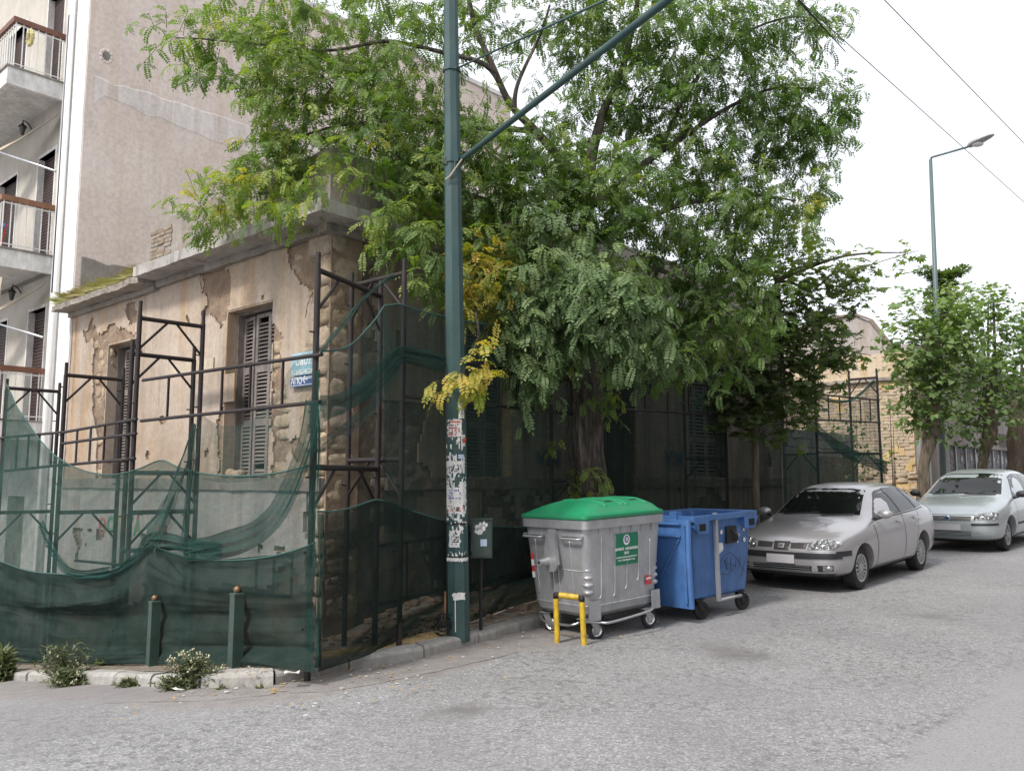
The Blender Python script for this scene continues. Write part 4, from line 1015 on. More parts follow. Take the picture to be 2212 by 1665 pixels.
topk = [(829, 661, .02), (845, 659, .02), (863, 657, .02), (900, 668, .02), (960, 684, .03), (1050, 700, .04), (1150, 705, .03), (1280, 716, .0), (1400, 742, .02), (1500, 765, .02), (1576, 778, 0), (1650, 795, .03), (1690, 800, .02)]
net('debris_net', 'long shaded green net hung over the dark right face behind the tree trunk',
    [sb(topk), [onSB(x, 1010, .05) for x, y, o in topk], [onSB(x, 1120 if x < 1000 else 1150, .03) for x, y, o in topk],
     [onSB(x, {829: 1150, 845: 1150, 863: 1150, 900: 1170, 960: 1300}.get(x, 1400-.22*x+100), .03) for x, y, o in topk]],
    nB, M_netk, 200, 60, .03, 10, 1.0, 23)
net('debris_net', 'thin green net veil draped across the stone corner between two scaffold frames',
    [sb([(692, 760, .05), (752, 748, .05), (800, 703, .05), (829, 662, .03)], 0), sb([(692, 905, .05), (752, 890, .05), (800, 850, .05), (862, 790, .03)], 0)], nB, M_netl, 50, 30, .02, 4, 1, 25)
bunch('dark rolled band of green net sagging from the second frame to the corner pole', [(692, 880), (740, 868), (790, 840), (830, 800), (864, 768), (900, 772), (960, 790)], .22, .14, M_netb, folds=3, seed=7, plane=lambda x, y, o: onSB(x, y, o, 0 if x < 864 else 1), off=.08)
bunch('lower rolled band of green net under the first on the stone corner', [(692, 965), (740, 935), (780, 900), (820, 850), (862, 790)], .12, .08, M_net, folds=2, seed=8, plane=lambda x, y, o: onSB(x, y, o, 0), off=.06)
bunch('thin green net strand rising from the corner pole to the top of the second frame', [(692, 758), (740, 700), (790, 640), (850, 595)], .05, .04, M_net, folds=2, seed=9, plane=lambda x, y, o: onSB(x, y, o, 0), off=.05)
bunch('drooping green net edge hanging down beside the dark foot net', [(692, 1110), (693, 1200), (690, 1320), (686, 1440)], .05, .05, M_netb, folds=2, seed=10, plane=lambda x, y, o: onSB(x, y, o, 0), off=.07)
sc4 = lambda P: [onSB(x, y, o, 4) for x, y, o in P]
topr = [(1690, 828, .02), (1744, 840, .03), (1769, 856, .02), (1795, 866, .05), (1831, 866, .05), (1859, 848, .04), (1880, 826, .02), (1889, 818, .02)]
net('debris_net', 'ragged pale green net hung on the far right scaffold before the yellow brick ruin',
    [sc4(topr), sc4([(1690, 930, .04), (1744, 940, .04), (1769, 945, .04), (1795, 950, .05), (1831, 950, .05), (1859, 945, .04), (1885, 940, .03), (1900, 930, .0)]),
     sc4([(1690, 1120, .04), (1744, 1110, .04), (1769, 1110, .04), (1795, 1100, .05), (1831, 1090, .05), (1859, 1080, .04), (1890, 1060, .03), (1915, 1040, .0)])],
    nB, M_netl, 80, 40, .03, 6, 1, 31)
net('debris_net', 'shaded green net on the far scaffold right of the dark house end',
    [sc4([(1640, 800, 0), (1700, 815, .03), (1769, 845, .0)]), sc4([(1640, 1000, 0), (1700, 1010, .03), (1769, 1010, .0)]), sc4([(1640, 1150, 0), (1700, 1130, .03), (1769, 1120, .0)])], nB, M_netl, 40, 30, .03, 4, 1, 33, hem=False)
bunch('bright green diagonal roll of net crossing the far right scaffold', [(1712, 872), (1769, 930), (1810, 965), (1860, 990), (1916, 1009)], .18, .28, M_netb, folds=3, seed=12, plane=lambda x, y, o: onSB(x, y, o, 4), off=.1)
bunch('green roll of net along the top rail of the far right scaffold', [(1744, 840), (1769, 853), (1800, 866), (1835, 865), (1860, 848), (1888, 822)], .10, .05, M_netb, folds=2, seed=13, plane=lambda x, y, o: onSB(x, y, o, 4), off=.06)

# ================================================================= UTILITY POLE
pb = grd(990, 1372, PAVE); Yp = pb.y
pole = thing('utility_pole', 'tall dark green eight-sided pole plastered with torn posters at the kerb', 'pole', pb)
def pole_c(py):   # axis from the base upwards
    base = pb; tp = at(973.5, 0, Yp); r = ray(985, py); z = r.z/r.y*Yp; f = (z-base.z)/(tp.z-base.z); return base.lerp(tp, f), z
def pole_r(z): f = (z-pb.z)/6.8; return .108+(.072-.108)*f
topz = 7.2
def octo(z, r, extra=0):
    f = (z-pb.z)/(at(973.5, 0, Yp).z-pb.z); c = pb.lerp(at(973.5, 0, Yp), f)
    return [Vector((c.x+(r+extra)*math.cos(math.pi/8+k*math.pi/4+.25), c.y+(r+extra)*math.sin(math.pi/8+k*math.pi/4+.25), z)) for k in range(8)]
mb = MB(); mb.loft([octo(z, pole_r(z)/math.cos(math.pi/8)) for z in (pb.z-.05, 0, 2, 4, 6, topz)]); mb.build('shaft', M_green_pole, pole, True, 20)
def zpy(py): r = ray(985, py); return r.z/r.y*Yp
def wrap(name, py0, py1, a0, a1, mat, ex=.003, ragged=0, seed=0, holes=0):
    """paper wrapped round the pole between picture rows py0..py1, angles in degrees from the camera side (left negative)"""
    z0, z1 = zpy(py1), zpy(py0); na, nz2 = max(4, int((a1-a0)/6)), max(3, int((z1-z0)/.02)); vs = {}; V = []; Fc = []
    rad = lambda z, th: pole_r(z)*1.03
    def vv(i, j):
        if (i, j) not in vs:
            th = math.radians(-90+a0+(a1-a0)*i/na); z = z0+(z1-z0)*j/nz2
            if ragged and (j == 0 or j == nz2 or i == 0 or i == na):
                z += ragged*.5*noise.noise(Vector((i*.9, j, seed))) if j in (0, nz2) else 0; th += .25*noise.noise(Vector((j*.8, i, seed+4)))*(ragged > 0)
            f = (z-pb.z)/(at(973.5, 0, Yp).z-pb.z); c = pb.lerp(at(973.5, 0, Yp), f)
            # octagon radius at this angle
            t_ = (th-.25) % (math.pi/4)-math.pi/8+math.pi/8; ph = ((th-.25-math.pi/8) % (math.pi/4))-math.pi/8
            R_ = pole_r(z)/math.cos(ph)+ex
            vs[(i, j)] = len(V); V.append((c.x+R_*math.cos(th), c.y+R_*math.sin(th), z))
        return vs[(i, j)]
    for i in range(na):
        for j in range(nz2):
            if holes and noise.noise(Vector((i*.55, j*.38, seed*3.3)))+.5*noise.noise(Vector((i*1.3, j*1.1, seed+5))) > holes: continue
            Fc.append((vv(i, j), vv(i+1, j), vv(i+1, j+1), vv(i, j+1)))
    mb = MB(); mb.add(V, Fc); return mb.build(name, mat, pole, False)
def lines_on(py0, py1, a0, a1, n, mat, seed, fill=.7, ex=.0045):
    z0, z1 = zpy(py1), zpy(py0); V = []; Fc = []; r2 = random.Random(seed)
    for k in range(n):
        zc = z1-(k+.5)*(z1-z0)/n; h = (z1-z0)/n*.28; th = a0+r2.uniform(.03, .12)*(a1-a0)
        while th < a1-2:
            w = r2.uniform(2.5, 7); e = min(th+w, a1-1)
            if r2.random() < fill:
                P = []
                for t_ in (th, e):
                    t = math.radians(-90+t_); ph = ((t-.25-math.pi/8) % (math.pi/4))-math.pi/8; R_ = pole_r(zc)/math.cos(ph)+ex; f = (zc-pb.z)/(at(973.5, 0, Yp).z-pb.z); c = pb.lerp(at(973.5, 0, Yp), f)
                    P.append((c.x+R_*math.cos(t), c.y+R_*math.sin(t)))
                i = len(V); V += [(*P[0], zc-h), (*P[1], zc-h), (*P[1], zc+h), (*P[0], zc+h)]; Fc.append((i, i+1, i+2, i+3))
            th = e+r2.uniform(1, 2.2)
    mb = MB(); mb.add(V, Fc); return mb.build('poster_print', mat, pole)
wrap('notice', 864, 905, 20, 62, M_paper, .006, 0, 1); lines_on(867, 897, 26, 60, 7, M_blueprint, 1, .8, .008)
wrap('poster', 907, 944, -48, 38, M_paper, .004, .05, 2, .42); lines_on(909, 916, -44, 34, 1, M_red, 2, .95, .006); lines_on(917, 938, -44, 10, 4, M_black, 3, .8, .006); lines_on(922, 943, -44, 30, 3, M_red, 8, .5, .0062)
wrap('star_sticker', 939, 964, 32, 66, M_paper, .006, 0, 3)
zc = zpy(952); th = math.radians(-90+50); R_ = pole_r(zc)+.016; f_ = (zc-pb.z)/(at(973.5, 0, Yp).z-pb.z); c = pb.lerp(at(973.5, 0, Yp), f_)
M = Matrix.Translation((c.x+R_*math.cos(th), c.y+R_*math.sin(th), zc)) @ Matrix.Rotation(th+math.pi/2, 4, 'Z') @ Matrix.Rotation(math.pi/2, 4, 'X')
mb = MB(); P_ = []
for k in range(10):
    r = .042 if k % 2 == 0 else .017; t = math.pi/2+k*math.pi/5; P_.append((r*math.cos(t), r*math.sin(t), 0))
mb.add(P_+[(0, 0, .001)], [(k, (k+1) % 10, 10) for k in range(10)], 0, M); mb.build('red_star', M_red, pole)
for (y0, y1, a0, a1, s, h) in ((946, 970, -45, 25, 4, -.05), (985, 1005, -58, 55, 5, .05), (996, 1022, -62, 62, 6, .3), (1022, 1052, -60, 0, 7, .1), (1052, 1085, -62, 40, 8, .35), (1085, 1108, -60, 62, 9, .22), (1100, 1130, -20, 62, 10, -.05), (1040, 1085, 20, 64, 11, .0), (1144, 1180, -40, 18, 12, .5), (1135, 1150, -25, 35, 13, .05), (1188, 1199, -62, 62, 14, -.25), (1202, 1210, -70, 68, 15, 9), (1277, 1292, -20, 40, 16, 9), (960, 1140, -60, 62, 17, -.34)):
    tp_ = wrap('torn_poster', y0, y1, a0, a1, M_paper, .0035+.0004*s, .04, s, h); tp_['kind'] = 'stuff'
lines_on(1003, 1020, -50, 40, 4, M_black, 21, .5, .0095); lines_on(1056, 1078, -50, 30, 4, M_blueprint, 22, .4, .0105); lines_on(1150, 1176, -36, 14, 5, M_black, 23, .35, .0115); lines_on(1090, 1104, -50, 50, 3, M_red, 24, .3, .011)
wrap('sticker', 982, 991, 15, 45, simple('pale_blue_paper', (.45, .55, .70), .7, 0, .1), .012, 0, 30)
wrap('rust_strap', 1128, 1131, -110, 110, M_rust, .01); wrap('rust_strap', 1199, 1202, -110, 110, M_rust, .012)
wrap('paint_drip', 1292, 1360, -12, -7, M_paper, .004, 0, 40)
def band(py, h=.06, ex=.012):
    z = zpy(py); mb = MB(); mb.loft([octo(z-h/2, pole_r(z)/math.cos(math.pi/8), ex), octo(z+h/2, pole_r(z)/math.cos(math.pi/8), ex)]); return mb.build('clamp_band', M_green_pole, pole)
band(345, .10, .014); band(153, .035, .014)
c1, z1_ = pole_c(345)
mb = MB(); A1 = at(996, 346, Yp); B1 = at(1440, 2, 5.3); B2 = A1+(B1-A1)*1.5; mb.tube([A1, B2], .029, 12); mb.build('bracket_arm', M_green_pole, pole, True, 60)
mb = MB(); A2 = at(985, 149, Yp); B3 = at(1310, 0, 5.9); mb.tube([A2, A2+(B3-A2)*1.3], .010, 6); mb.build('tie_rod', M_green_pole, pole, True)
mb = MB(); pts_ = smooth([at(998, 344, Yp-.1), at(985, 362, Yp-.13), at(972, 380, Yp-.13), at(962, 388, Yp-.1)]); mb.tube(pts_, .008, 6); mb.build('loose_wire', M_cream, pole)
mb = MB(); mb.tube(smooth([at(983, 348, Yp-.09), at(980, 366, Yp-.11), at(968, 384, Yp-.1)]), .006, 5)
for q in ((966, 342), (963, 350)): mb.box(at(*q, Yp-.05), (.03, .05, .06))
mb.build('clamp_bolt', M_green_dk, pole)
mb = MB()
for k in range(9):
    r = rnd.uniform(.06, .13); cc_ = pb+Vector((-.14+rnd.uniform(-.05, .05), -.1, .12+rnd.uniform(-.06, .06))); ax = rnd.uniform(0, 3)
    mb.tube([cc_+Vector((r*math.cos(t/8*6.28)*math.cos(ax), r*math.cos(t/8*6.28)*math.sin(ax)*.5, r*.8*math.sin(t/8*6.28))) for t in range(9)], .006, 5)
o = mb.build('cable_coil', M_black, None, True); tag(o, 'tangled black cable lying at the foot of the green pole', 'cable')
mb = MB(); mb.box(pb+Vector((-.13, .02, .28)), (.02, .12, .3), Matrix.Identity(4)); o = mb.build('cardboard_scrap', simple('cardboard', (.24, .13, .07), .9), None); tag(o, 'brown cardboard scrap tucked behind the green pole foot', 'cardboard')
# junction cabinet
gc = Vector((-.3, 8.75, 0)); gc.z = G(gc.x, gc.y)+PAVE; q0 = at(1017, 1122, gc.y); q1 = at(1065, 1205, gc.y)
cab = thing('junction_cabinet', 'small dark green metal cabinet with torn stickers right of the posted pole', 'electrical box', Vector((q0.x, gc.y, q1.z)))
d_ = Vector((math.sin(math.radians(86)), math.cos(math.radians(86)), 0)); Mc = frame(Vector((q0.x, gc.y, 0)), d_, Vector((d_.y, -d_.x, 0)))
wd = (q1.x-q0.x)/d_.x*.96
mb = MB(); mb.bx(0, wd, -.16, 0, q1.z, q0.z, Mc); mb.build('case', M_green_dk, cab)
mb = MB(); mb.bx(.015, wd-.015, 0.0, .012, q1.z+.02, q0.z-.03, Mc); mb.bx(-.008, wd+.008, -.17, .016, q0.z, q0.z+.012, Mc); mb.build('door', M_green_dk, cab)
mb = MB(); mb.bx(wd*.45, wd*.75, .0125, .0135, q1.z+.12, q1.z+.19, Mc); mb.build('sticker', MATS['pale_blue_paper'], cab)
mb = MB()
for (u, v, w, h) in ((.3, .80, .1, .05), (.45, .86, .08, .05), (.55, .79, .12, .05), (.38, .71, .14, .06), (.7, .86, .06, .04), (.62, .9, .05, .03)):
    n = 7; P_ = [(wd*u+w*.6*math.cos(t*6.28/n)*rnd.uniform(.5, 1.1)*.6, .0128, q1.z+(q0.z-q1.z)*v+h*.8*math.sin(t*6.28/n)*rnd.uniform(.5, 1.1)) for t in range(n)]
    mb.add(P_, [tuple(range(n))], 0, Mc)
mb.build('torn_sticker', M_paper, cab)
mb = MB(); mb.tube([Mc @ Vector((wd/2, -.1, q1.z)), Mc @ Vector((wd/2, -.1, gc.z-.05))], .018, 8); mb.build('post', M_black, cab)
mb = MB(); mb.tube(smooth([Mc @ Vector((0, -.05, q0.z-.05)), pb+Vector((.13, -.02, q0.z-pb.z-.3)), Mc @ Vector((0, -.05, q1.z+.05))]), .008, 6); mb.build('cable', M_black, cab)

# ================================================================= BOLLARDS, BARRIER
def bollard(px, py, ptop, wpx, lab, lean=0):
    g = grd(px, py, PAVE-.02); top = at(px, ptop, g.y); h = top.z-g.z; w = wpx/1860*g.y
    t = thing('bollard', lab, 'bollard', g, group='square green bollards with brass balls', rot=.75, world=False)
    mb = MB(); mb.loft([[(x*w/2*k, y*w/2*k, z) for x, y in ((-1, -1), (1, -1), (1, 1), (-1, 1))] for k, z in ((1.03, -.05), (1, .05), (.95, h-.02), (1.04, h-.018), (1.04, h), (.5, h+.008))]); mb.build('post', M_green_dk, t)
    mb = MB(); mb.sphere((0, 0, h+w*.33), w*.36, 16); mb.build('ball', simple('brass', (.20, .125, .065), .45, .6, .15), t, True)
    mb = MB(); mb.box((0, 0, .005), (w*1.1, w*1.1, .05)); mb.build('base', M_conc, t); return t
bollard(507, 1447, 1281, 24, 'right-hand and larger square green bollard with a brass ball, before the dark net'); bollard(328, 1443, 1298, 20, 'left-hand and smaller square green bollard with a brass ball, among the flowering weeds')
g1 = grd(1204, 1390); g2 = grd(1262, 1393); h_ = 0
bar = thing('hoop_barrier', 'yellow tube hoop barrier standing on the road before the grey waste container', 'barrier', g1)
t1 = at(1201, 1284, g1.y); t2 = at(1257, 1291, g2.y)
for p, q in ((g1, t1), (g2, t2)): mb = MB(); mb.tube([p-ZU*.03, q-ZU*.03], .029, 14); mb.build('leg', M_yellow, bar, True, 60)
mb = MB(); dd_ = (t2-t1).normalized(); mb.tube([t1+dd_*.03, t2-dd_*.03], .03, 14); mb.build('top_bar', M_yellow, bar, True, 60)
for p, s in ((t1, 1), (t2, -1)): mb = MB(); mb.tube([p-ZU*.035, p-ZU*.002+dd_*s*.0, p+dd_*s*.035], .0315, 12); mb.sphere(p, .031, 10); mb.build('elbow', M_rust, bar, True)
# ================================================================= WASTE CONTAINERS
def rrect(hx, hy, r, z, n=4, cx=0, cy=0):
    P = []
    for k, (sx, sy) in enumerate(((1, 1), (-1, 1), (-1, -1), (1, -1))):
        for i in range(n+1):
            t = math.pi/2*(k+i/n); P.append((cx+sx*(hx-r)+r*math.cos(t), cy+sy*(hy-r)+r*math.sin(t), z))
    return P
def caster(par, x, y, steer, rw=.1, mat_w=None, parent_off=0):
    M = Matrix.Translation((x, y, 0)) @ Matrix.Rotation(steer, 4, 'Z')
    mb = MB(); R = []
    for (u, r) in ((-.022, rw*.62), (-.024, rw*.93), (-.012, rw), (.012, rw), (.024, rw*.93), (.022, rw*.62)):
        R.append([(-.05+r*math.cos(k*math.pi/12), u, rw+r*math.sin(k*math.pi/12)) for k in range(24)])
    mb.loft(R, M, 0, True, False); w = mb.build('wheel', M_rubber, par, True, 40)
    mb = MB(); R = []
    for (u, r) in ((-.018, .001), (-.018, rw*.35), (-.010, rw*.38), (-.010, rw*.52), (-.02, rw*.64), (.02, rw*.64), (.010, rw*.5), (.018, rw*.35), (.018, .001)):
        R.append([(-.05+r*math.cos(k*math.pi/12), u, rw+r*math.sin(k*math.pi/12)) for k in range(24)])
    mb.loft(R, M, 0, True, False); mb.build('rim', mat_w or M_chrome, w, True, 40)
    mb = MB()
    for s in (-1, 1): mb.prism([(-.075, rw-.012), (-.03, rw-.02), (.045, rw*2.15), (-.045, rw*2.15)], s*.032-.003, s*.032+.003, M)
    mb.box((0, 0, rw*2.2), (.13, .11, .012), M); mb.tube([M @ Vector((-.05, -.04, rw)), M @ Vector((-.05, .04, rw))], .012, 8); mb.build('fork', mat_w or M_steel, par)
def face_z(z): return .42+.042*(z-.36)/.77
ANG1 = math.radians(41.5)
def place(root, x, y, ang, pitch):
    root.location = (x, y, G(x, y)); root.rotation_euler = (0, -pitch, ang)
bin1 = thing('waste_container', 'grey galvanised four-wheeled waste container with a green domed lid', 'waste container', (0, 0, 0), world=False)
place(bin1, .93, 9.47, ANG1, math.radians(2.0))
mb = MB(); R = [rrect(.40, .27, .12, .235), rrect(.49, .36, .12, .245), rrect(.535, .405, .11, .285), rrect(.548, .416, .10, .34), rrect(.556, .424, .10, .362), rrect(.550, .418, .10, .368), rrect(.585, .44, .085, .75), rrect(.615, .462, .07, 1.15)]
mb.loft(R); body1 = mb.build('body', M_steel, bin1, True, 35)
mb = MB(); mb.loft([rrect(.61, .455, .07, 1.145), rrect(.645, .487, .06, 1.15), rrect(.648, .49, .06, 1.235), rrect(.64, .482, .06, 1.245)]); mb.build('rim', M_steel, bin1, True, 30)
# lid
lid = MB(); R = [rrect(.655, .495, .06, 1.247), rrect(.66, .50, .07, 1.255), rrect(.655, .495, .07, 1.285), rrect(.63, .475, .08, 1.295, cx=.0), rrect(.60, .455, .11, 1.32, cx=.01, cy=-.01), rrect(.555, .415, .14, 1.365, cx=.03, cy=-.03), rrect(.50, .36, .17, 1.405, cx=.045, cy=-.045), rrect(.44, .29, .17, 1.435, cx=.06, cy=-.05), rrect(.36, .2, .12, 1.452, cx=.06, cy=-.05), rrect(.25, .1, .08, 1.457, cx=.06, cy=-.05)]
R = [[(x, y, z if z < 1.285 else 1.285+(z-1.285)*.84) for x, y, z in r] for r in R]; lid.loft(R); ld = lid.build('lid', M_greenp, bin1, True, 40)
lbv = BVHTree.FromPolygons([Vector(v) for v in lid.v], lid.f)
def lz(x, y):
    h = lbv.ray_cast(Vector((x, y, 3)), Vector((0, 0, -1))); return h[0].z if h[0] is not None else 1.4
for x in (-.13, .27): mb = MB(); mb.add([(x+dx, y_, lz(x+dx, y_)+.004) for y_ in (-.36, -.335) for dx in (-.055, .055)], [(0, 1, 3, 2)]); mb.build('grip_slot', M_black, ld)
for x in (-.26, .0, .08, .40): mb = MB(); mb.tube(smooth([(x, y_, lz(x, y_)-.004) for y_ in (-.43, -.38, -.3, -.2, -.05, .1, .2)], 3), .014, 6); mb.build('lid_rib', M_greenp, ld, True)
def ribline(P, r=.009, par=bin1, name='pressed_rib'):
    mb = MB(); mb.tube(P, r, 6); return mb.build(name, M_steel, par, True)
def fx(x, z): return (x, -face_z(z)-.001, z)
for x, z0_, z1_ in ((-.37, .43, 1.06), (-.16, .43, 1.06), (.03, .48, .78), (.22, .55, 1.08), (.41, .52, .98)):
    ribline(smooth([fx(x-.0, z1_+.0), fx(x, (z0_+z1_)/2), fx(x, z0_+.04), fx(x-.03, z0_)], 4))
def sidex(y, z): return (-(.552+.063*(z-.36)/.77)-.001, y, z)
for y, z0_, z1_ in ((-.22, .45, 1.02), (.06, .40, 1.0), (.30, .45, 1.02), (-.02, .40, .8)):
    ribline(smooth([sidex(y, z1_), sidex(y, (z0_+z1_)/2), sidex(y, z0_+.03), sidex(y+.03, z0_)], 4))
ribline([sidex(-.38, .72), sidex(.38, .72)], .004)
for k in range(6):
    x = -.42+.17*k; mb = MB(); mb.add([(x, -face_z(1.14), 1.14), (x+.006, -face_z(1.14), 1.14), (x+.006, -face_z(1.06)-.001, 1.06), (x, -face_z(1.06)-.001, 1.06), (x, -.482, 1.146), (x+.006, -.482, 1.146)], [(0, 1, 2, 3), (0, 3, 4), (1, 5, 2), (3, 2, 5, 4)]); mb.build('rim_gusset', M_steel, bin1)
for sx, x in ((-1, -.535), (1, .545)):
    for k in range(4):
        mb = MB(); mb.sphere((sx*.516, -.380, .50+k*.075), (.060, .058, .034), 16); mb.build('corner_rib', M_steel, bin1, True)
# trunnion, side handles
mb = MB(); mb.prism([(-.05, 1.14), (.045, 1.14), (.10, .95), (.12, .80), (.07, .70), (-.03, .70), (-.09, .78), (-.06, .95)], 0, .035, Matrix(((0, 1, 0, -.625), (1, 0, 0, -.02), (0, 0, 1, 0), (0, 0, 0, 1))))
mb.v = [(v[0]-.055, v[1], v[2]) for v in mb.v]
mb.bx(-.645, -.58, -.06, .05, .76, 1.12)
mb.build('trunnion_arm', M_steel, bin1)
mb = MB(); mb.tube([(-.66, .045, .80), (-.76, .045, .80)], [.05, .036], 14); mb.tube([(-.76, .045, .80), (-.80, .045, .80)], .034, 14); mb.disc((-.8005, .045, .80), .018, 'x', 12, 1); mb.build('trunnion_pin', [M_steel, M_black], bin1, True, 40)
for y in (-.27, .30):
    mb = MB(); mb.tube(smooth([(-.605, y-.14, 1.06), (-.66, y-.13, 1.05), (-.665, y, 1.05), (-.66, y+.13, 1.05), (-.605, y+.14, 1.06)], 3), .013, 8); mb.box((-.62, y, 1.075), (.03, .31, .012)); mb.build('side_handle', M_steel, bin1, True, 50)
for x in (-.43, .43):
    for y in (-.33, .33):
        caster(bin1, x, y, {(-.43, -.33): 2.9, (.43, -.33): 2.9, (-.43, .33): 1.9}.get((x, y), .3))
for x in (-.50, .50): mb = MB(); mb.bx(x-.09, x+.05 if x > 0 else x+.09, -.45, -.443, .22, .42); mb.bx(x-.07, x+.07, -.44, -.25, .222, .232); mb.build('corner_bracket', M_steel, bin1)
mb = MB(); mb.tube(smooth([(-.52, -.30, .20), (-.40, -.43, .19), (-.30, -.50, .19), (.2, -.52, .22), (.36, -.50, .24), (.44, -.45, .25)], 5), .014, 8); mb.build('pedal_bar', M_chrome, bin1, True)
mb = MB(); mb.tube(smooth([(-.58, .28, .21), (-.64, .15, .17), (-.64, -.2, .17), (-.58, -.30, .2)], 5), .013, 8); mb.build('push_bar', M_chrome, bin1, True)
def facetext(txt, x, z, size, mat, par, name='lettering', d=.006, bold=0):
    sl = math.atan2(.042, .77)
    M = Matrix.Translation((x, -face_z(z)-d, z)) @ Matrix.Rotation(math.pi/2+(sl if False else sl), 4, 'X')
    return text_mb(txt, size, M, bold, .001).build(name, mat, par)
def facequad(x0, x1, z0, z1, d, mat, par, name):
    mb = MB(); mb.add([(x0, -face_z(z0)-d, z0), (x1, -face_z(z0)-d, z0), (x1, -face_z(z1)-d, z1), (x0, -face_z(z1)-d, z1)], [(0, 1, 2, 3)]); return mb.build(name, mat, par)
simple('sticker_green', (.01, .17, .09), .5, 0, .05)
stk = facequad(-.17, .20, .74, 1.07, .008, MATS['sticker_green'], bin1, 'green_sticker'); WHT = MATS['sign_white']
def ell(x, z, rx, rz, d, mat, name, par):
    mb = MB(); mb.add([(x+rx*math.cos(k*math.pi/12), -face_z(z+rz*math.sin(k*math.pi/12))-d, z+rz*math.sin(k*math.pi/12)) for k in range(24)], [tuple(range(24))]); mb.build(name, mat, par)
ell(.012, 1.0, .052, .056, .010, WHT, 'emblem_disc', stk); ell(.012, 1.006, .034, .038, .0115, MATS['navy_enamel'], 'emblem_ring', stk)
ell(.012, 1.006, .019, .022, .013, WHT, 'emblem_shield', stk); ell(.012, 1.006, .008, .009, .0145, MATS['navy_enamel'], 'emblem_centre', stk)
facetext('ΔΗΜΟΣ  ΑΘΗΝΑΙΩΝ', .014, .905, .037, WHT, stk, d=.010, bold=.0008); facetext('2015', .014, .862, .037, WHT, stk, d=.010, bold=.0008)
facetext('ΓΙΑ ΚΑΘΕ ΖΗΤΗΜΑ ΚΑΘΑΡΙΟΤΗΤΑΣ', .014, .818, .0195, WHT, stk, d=.010); facetext('ΤΗΛ. ΕΠΙΚΟΙΝΩΝΙΑΣ 1595', .014, .788, .0225, WHT, stk, d=.010)
rs = facequad(.33, .435, .49, .585, .008, simple('sticker_red', (.55, .05, .06), .5, 0, .05), bin1, 'red_sticker'); facetext('spider', .382, .555, .035, WHT, rs, d=.010, bold=.001)
facetext('WASTE BINS' if False else '', 0, 0, .01, WHT, rs) if False else None
mb = MB(); rw_ = [(.40, .88), (.43, .88), (.43, .62), (.40, .62)]
for k in range(4):
    z0_ = .86-k*.065; mb.add([(*sidex(.34, z0_)[:2], z0_), (*sidex(.385, z0_)[:2], z0_), (*sidex(.385, z0_-.065)[:2], z0_-.065), (*sidex(.34, z0_-.065)[:2], z0_-.065)], [(0, 1, 2, 3)], k % 2)
for i, v in enumerate(mb.v): mb.v[i] = (v[0]-.006, v[1], v[2])
mb.build('reflector_strip', [MATS['sticker_red'], WHT], bin1)
# blue container
bin2 = thing('waste_container', 'scuffed blue plastic waste container with its lid hanging open on the left', 'waste container', (0, 0, 0), world=False)
place(bin2, 2.25, 10.55, ANG1, math.radians(1.9))
mb = MB(); outer = [rrect(.50, .36, .06, .23), rrect(.53, .39, .06, .26), rrect(.56, .42, .05, .6), rrect(.60, .455, .05, 1.16)]
inner = [rrect(.58, .435, .05, 1.16), rrect(.55, .41, .05, .7), rrect(.50, .37, .05, .3)]
mb.loft(outer+inner); mb.build('body', M_bluep, bin2, True, 30)
mb = MB(); mb.loft([rrect(.60, .455, .05, 1.13), rrect(.66, .51, .04, 1.14), rrect(.665, .515, .04, 1.20), rrect(.645, .495, .04, 1.205), rrect(.59, .445, .04, 1.19), rrect(.585, .44, .04, 1.13)], None, 0, True, False); mb.build('rim', M_bluep, bin2, True, 30)
for x0, x1 in ((-.64, -.36), (.36, .655)):
    mb = MB(); mb.prism([(x0, 1.14), (x1, 1.14), (x1-(.07 if x0 > 0 else .03), 1.0), (x0+(.03 if x0 > 0 else .07), 1.0)], -.515, -.49); mb.bx(x0+.02, x1-.02, -.50, -.44, 1.04, 1.14); mb.build('corner_pocket', M_bluep, bin2)
    mb = MB(); mb.bx((x0+x1)/2-.06, (x0+x1)/2+.06, -.519, -.516, 1.03, 1.11)
    mb.build('pocket_opening', M_dark, bin2)
mb = MB(); mb.bx(-.21, -.175, -.50, -.455, .20, 1.22); mb.build('side_strap', M_steel, bin2); mb = MB(); mb.tube([(-.19, -.48, .21), (.26, -.48, .21)], .018, 10); mb.build('pedal_bar', M_steel, bin2, True)
mb = MB(); mb.box((.14, -.455, .94), (.20, .04, .20)); mb.tube([(.14, -.49, .99), (.18, -.52, .93), (.20, -.49, .87)], .02, 8); mb.build('lock_plate', M_black, bin2)
mb = MB()
for (x, z, w) in ((-.05, .98, .04), (-.07, .80, .07), (-.09, .77, .05), (.30, .92, .03), (.42, .98, .03), (.43, .86, .04), (.28, .84, .02)):
    mb.add([(x+w*math.cos(t*1.05)*rnd.uniform(.5, 1), -.452-.012*(z-.6), z+w*math.sin(t*1.05)*rnd.uniform(.5, 1)) for t in range(6)], [tuple(range(6))])
mb.build('torn_sticker', M_paper, bin2)
mb = MB(); sc_ = []
def scribble(P, y=-.447, r=.004): mb.tube([(x, y-.033*(z-.6)/.6-.0, z) for x, z in P], r, 4)
for P in ([(-.12, .62), (-.02, .70), (.12, .73), (.24, .66), (.22, .54), (.06, .47), (-.10, .50), (-.13, .60)], [(-.08, .56), (-.06, .66), (-.02, .56), (.0, .66), (.03, .55)], [(.05, .68), (.04, .54), (.12, .52), (.13, .67)], [(.10, .6), (.22, .56)], [(.33, .66), (.28, .52)], [(.26, .64), (.38, .50)], [(.42, .6), (.34, .42)]): scribble(P)
mb.build('marker_scrawl', M_black, bin2)
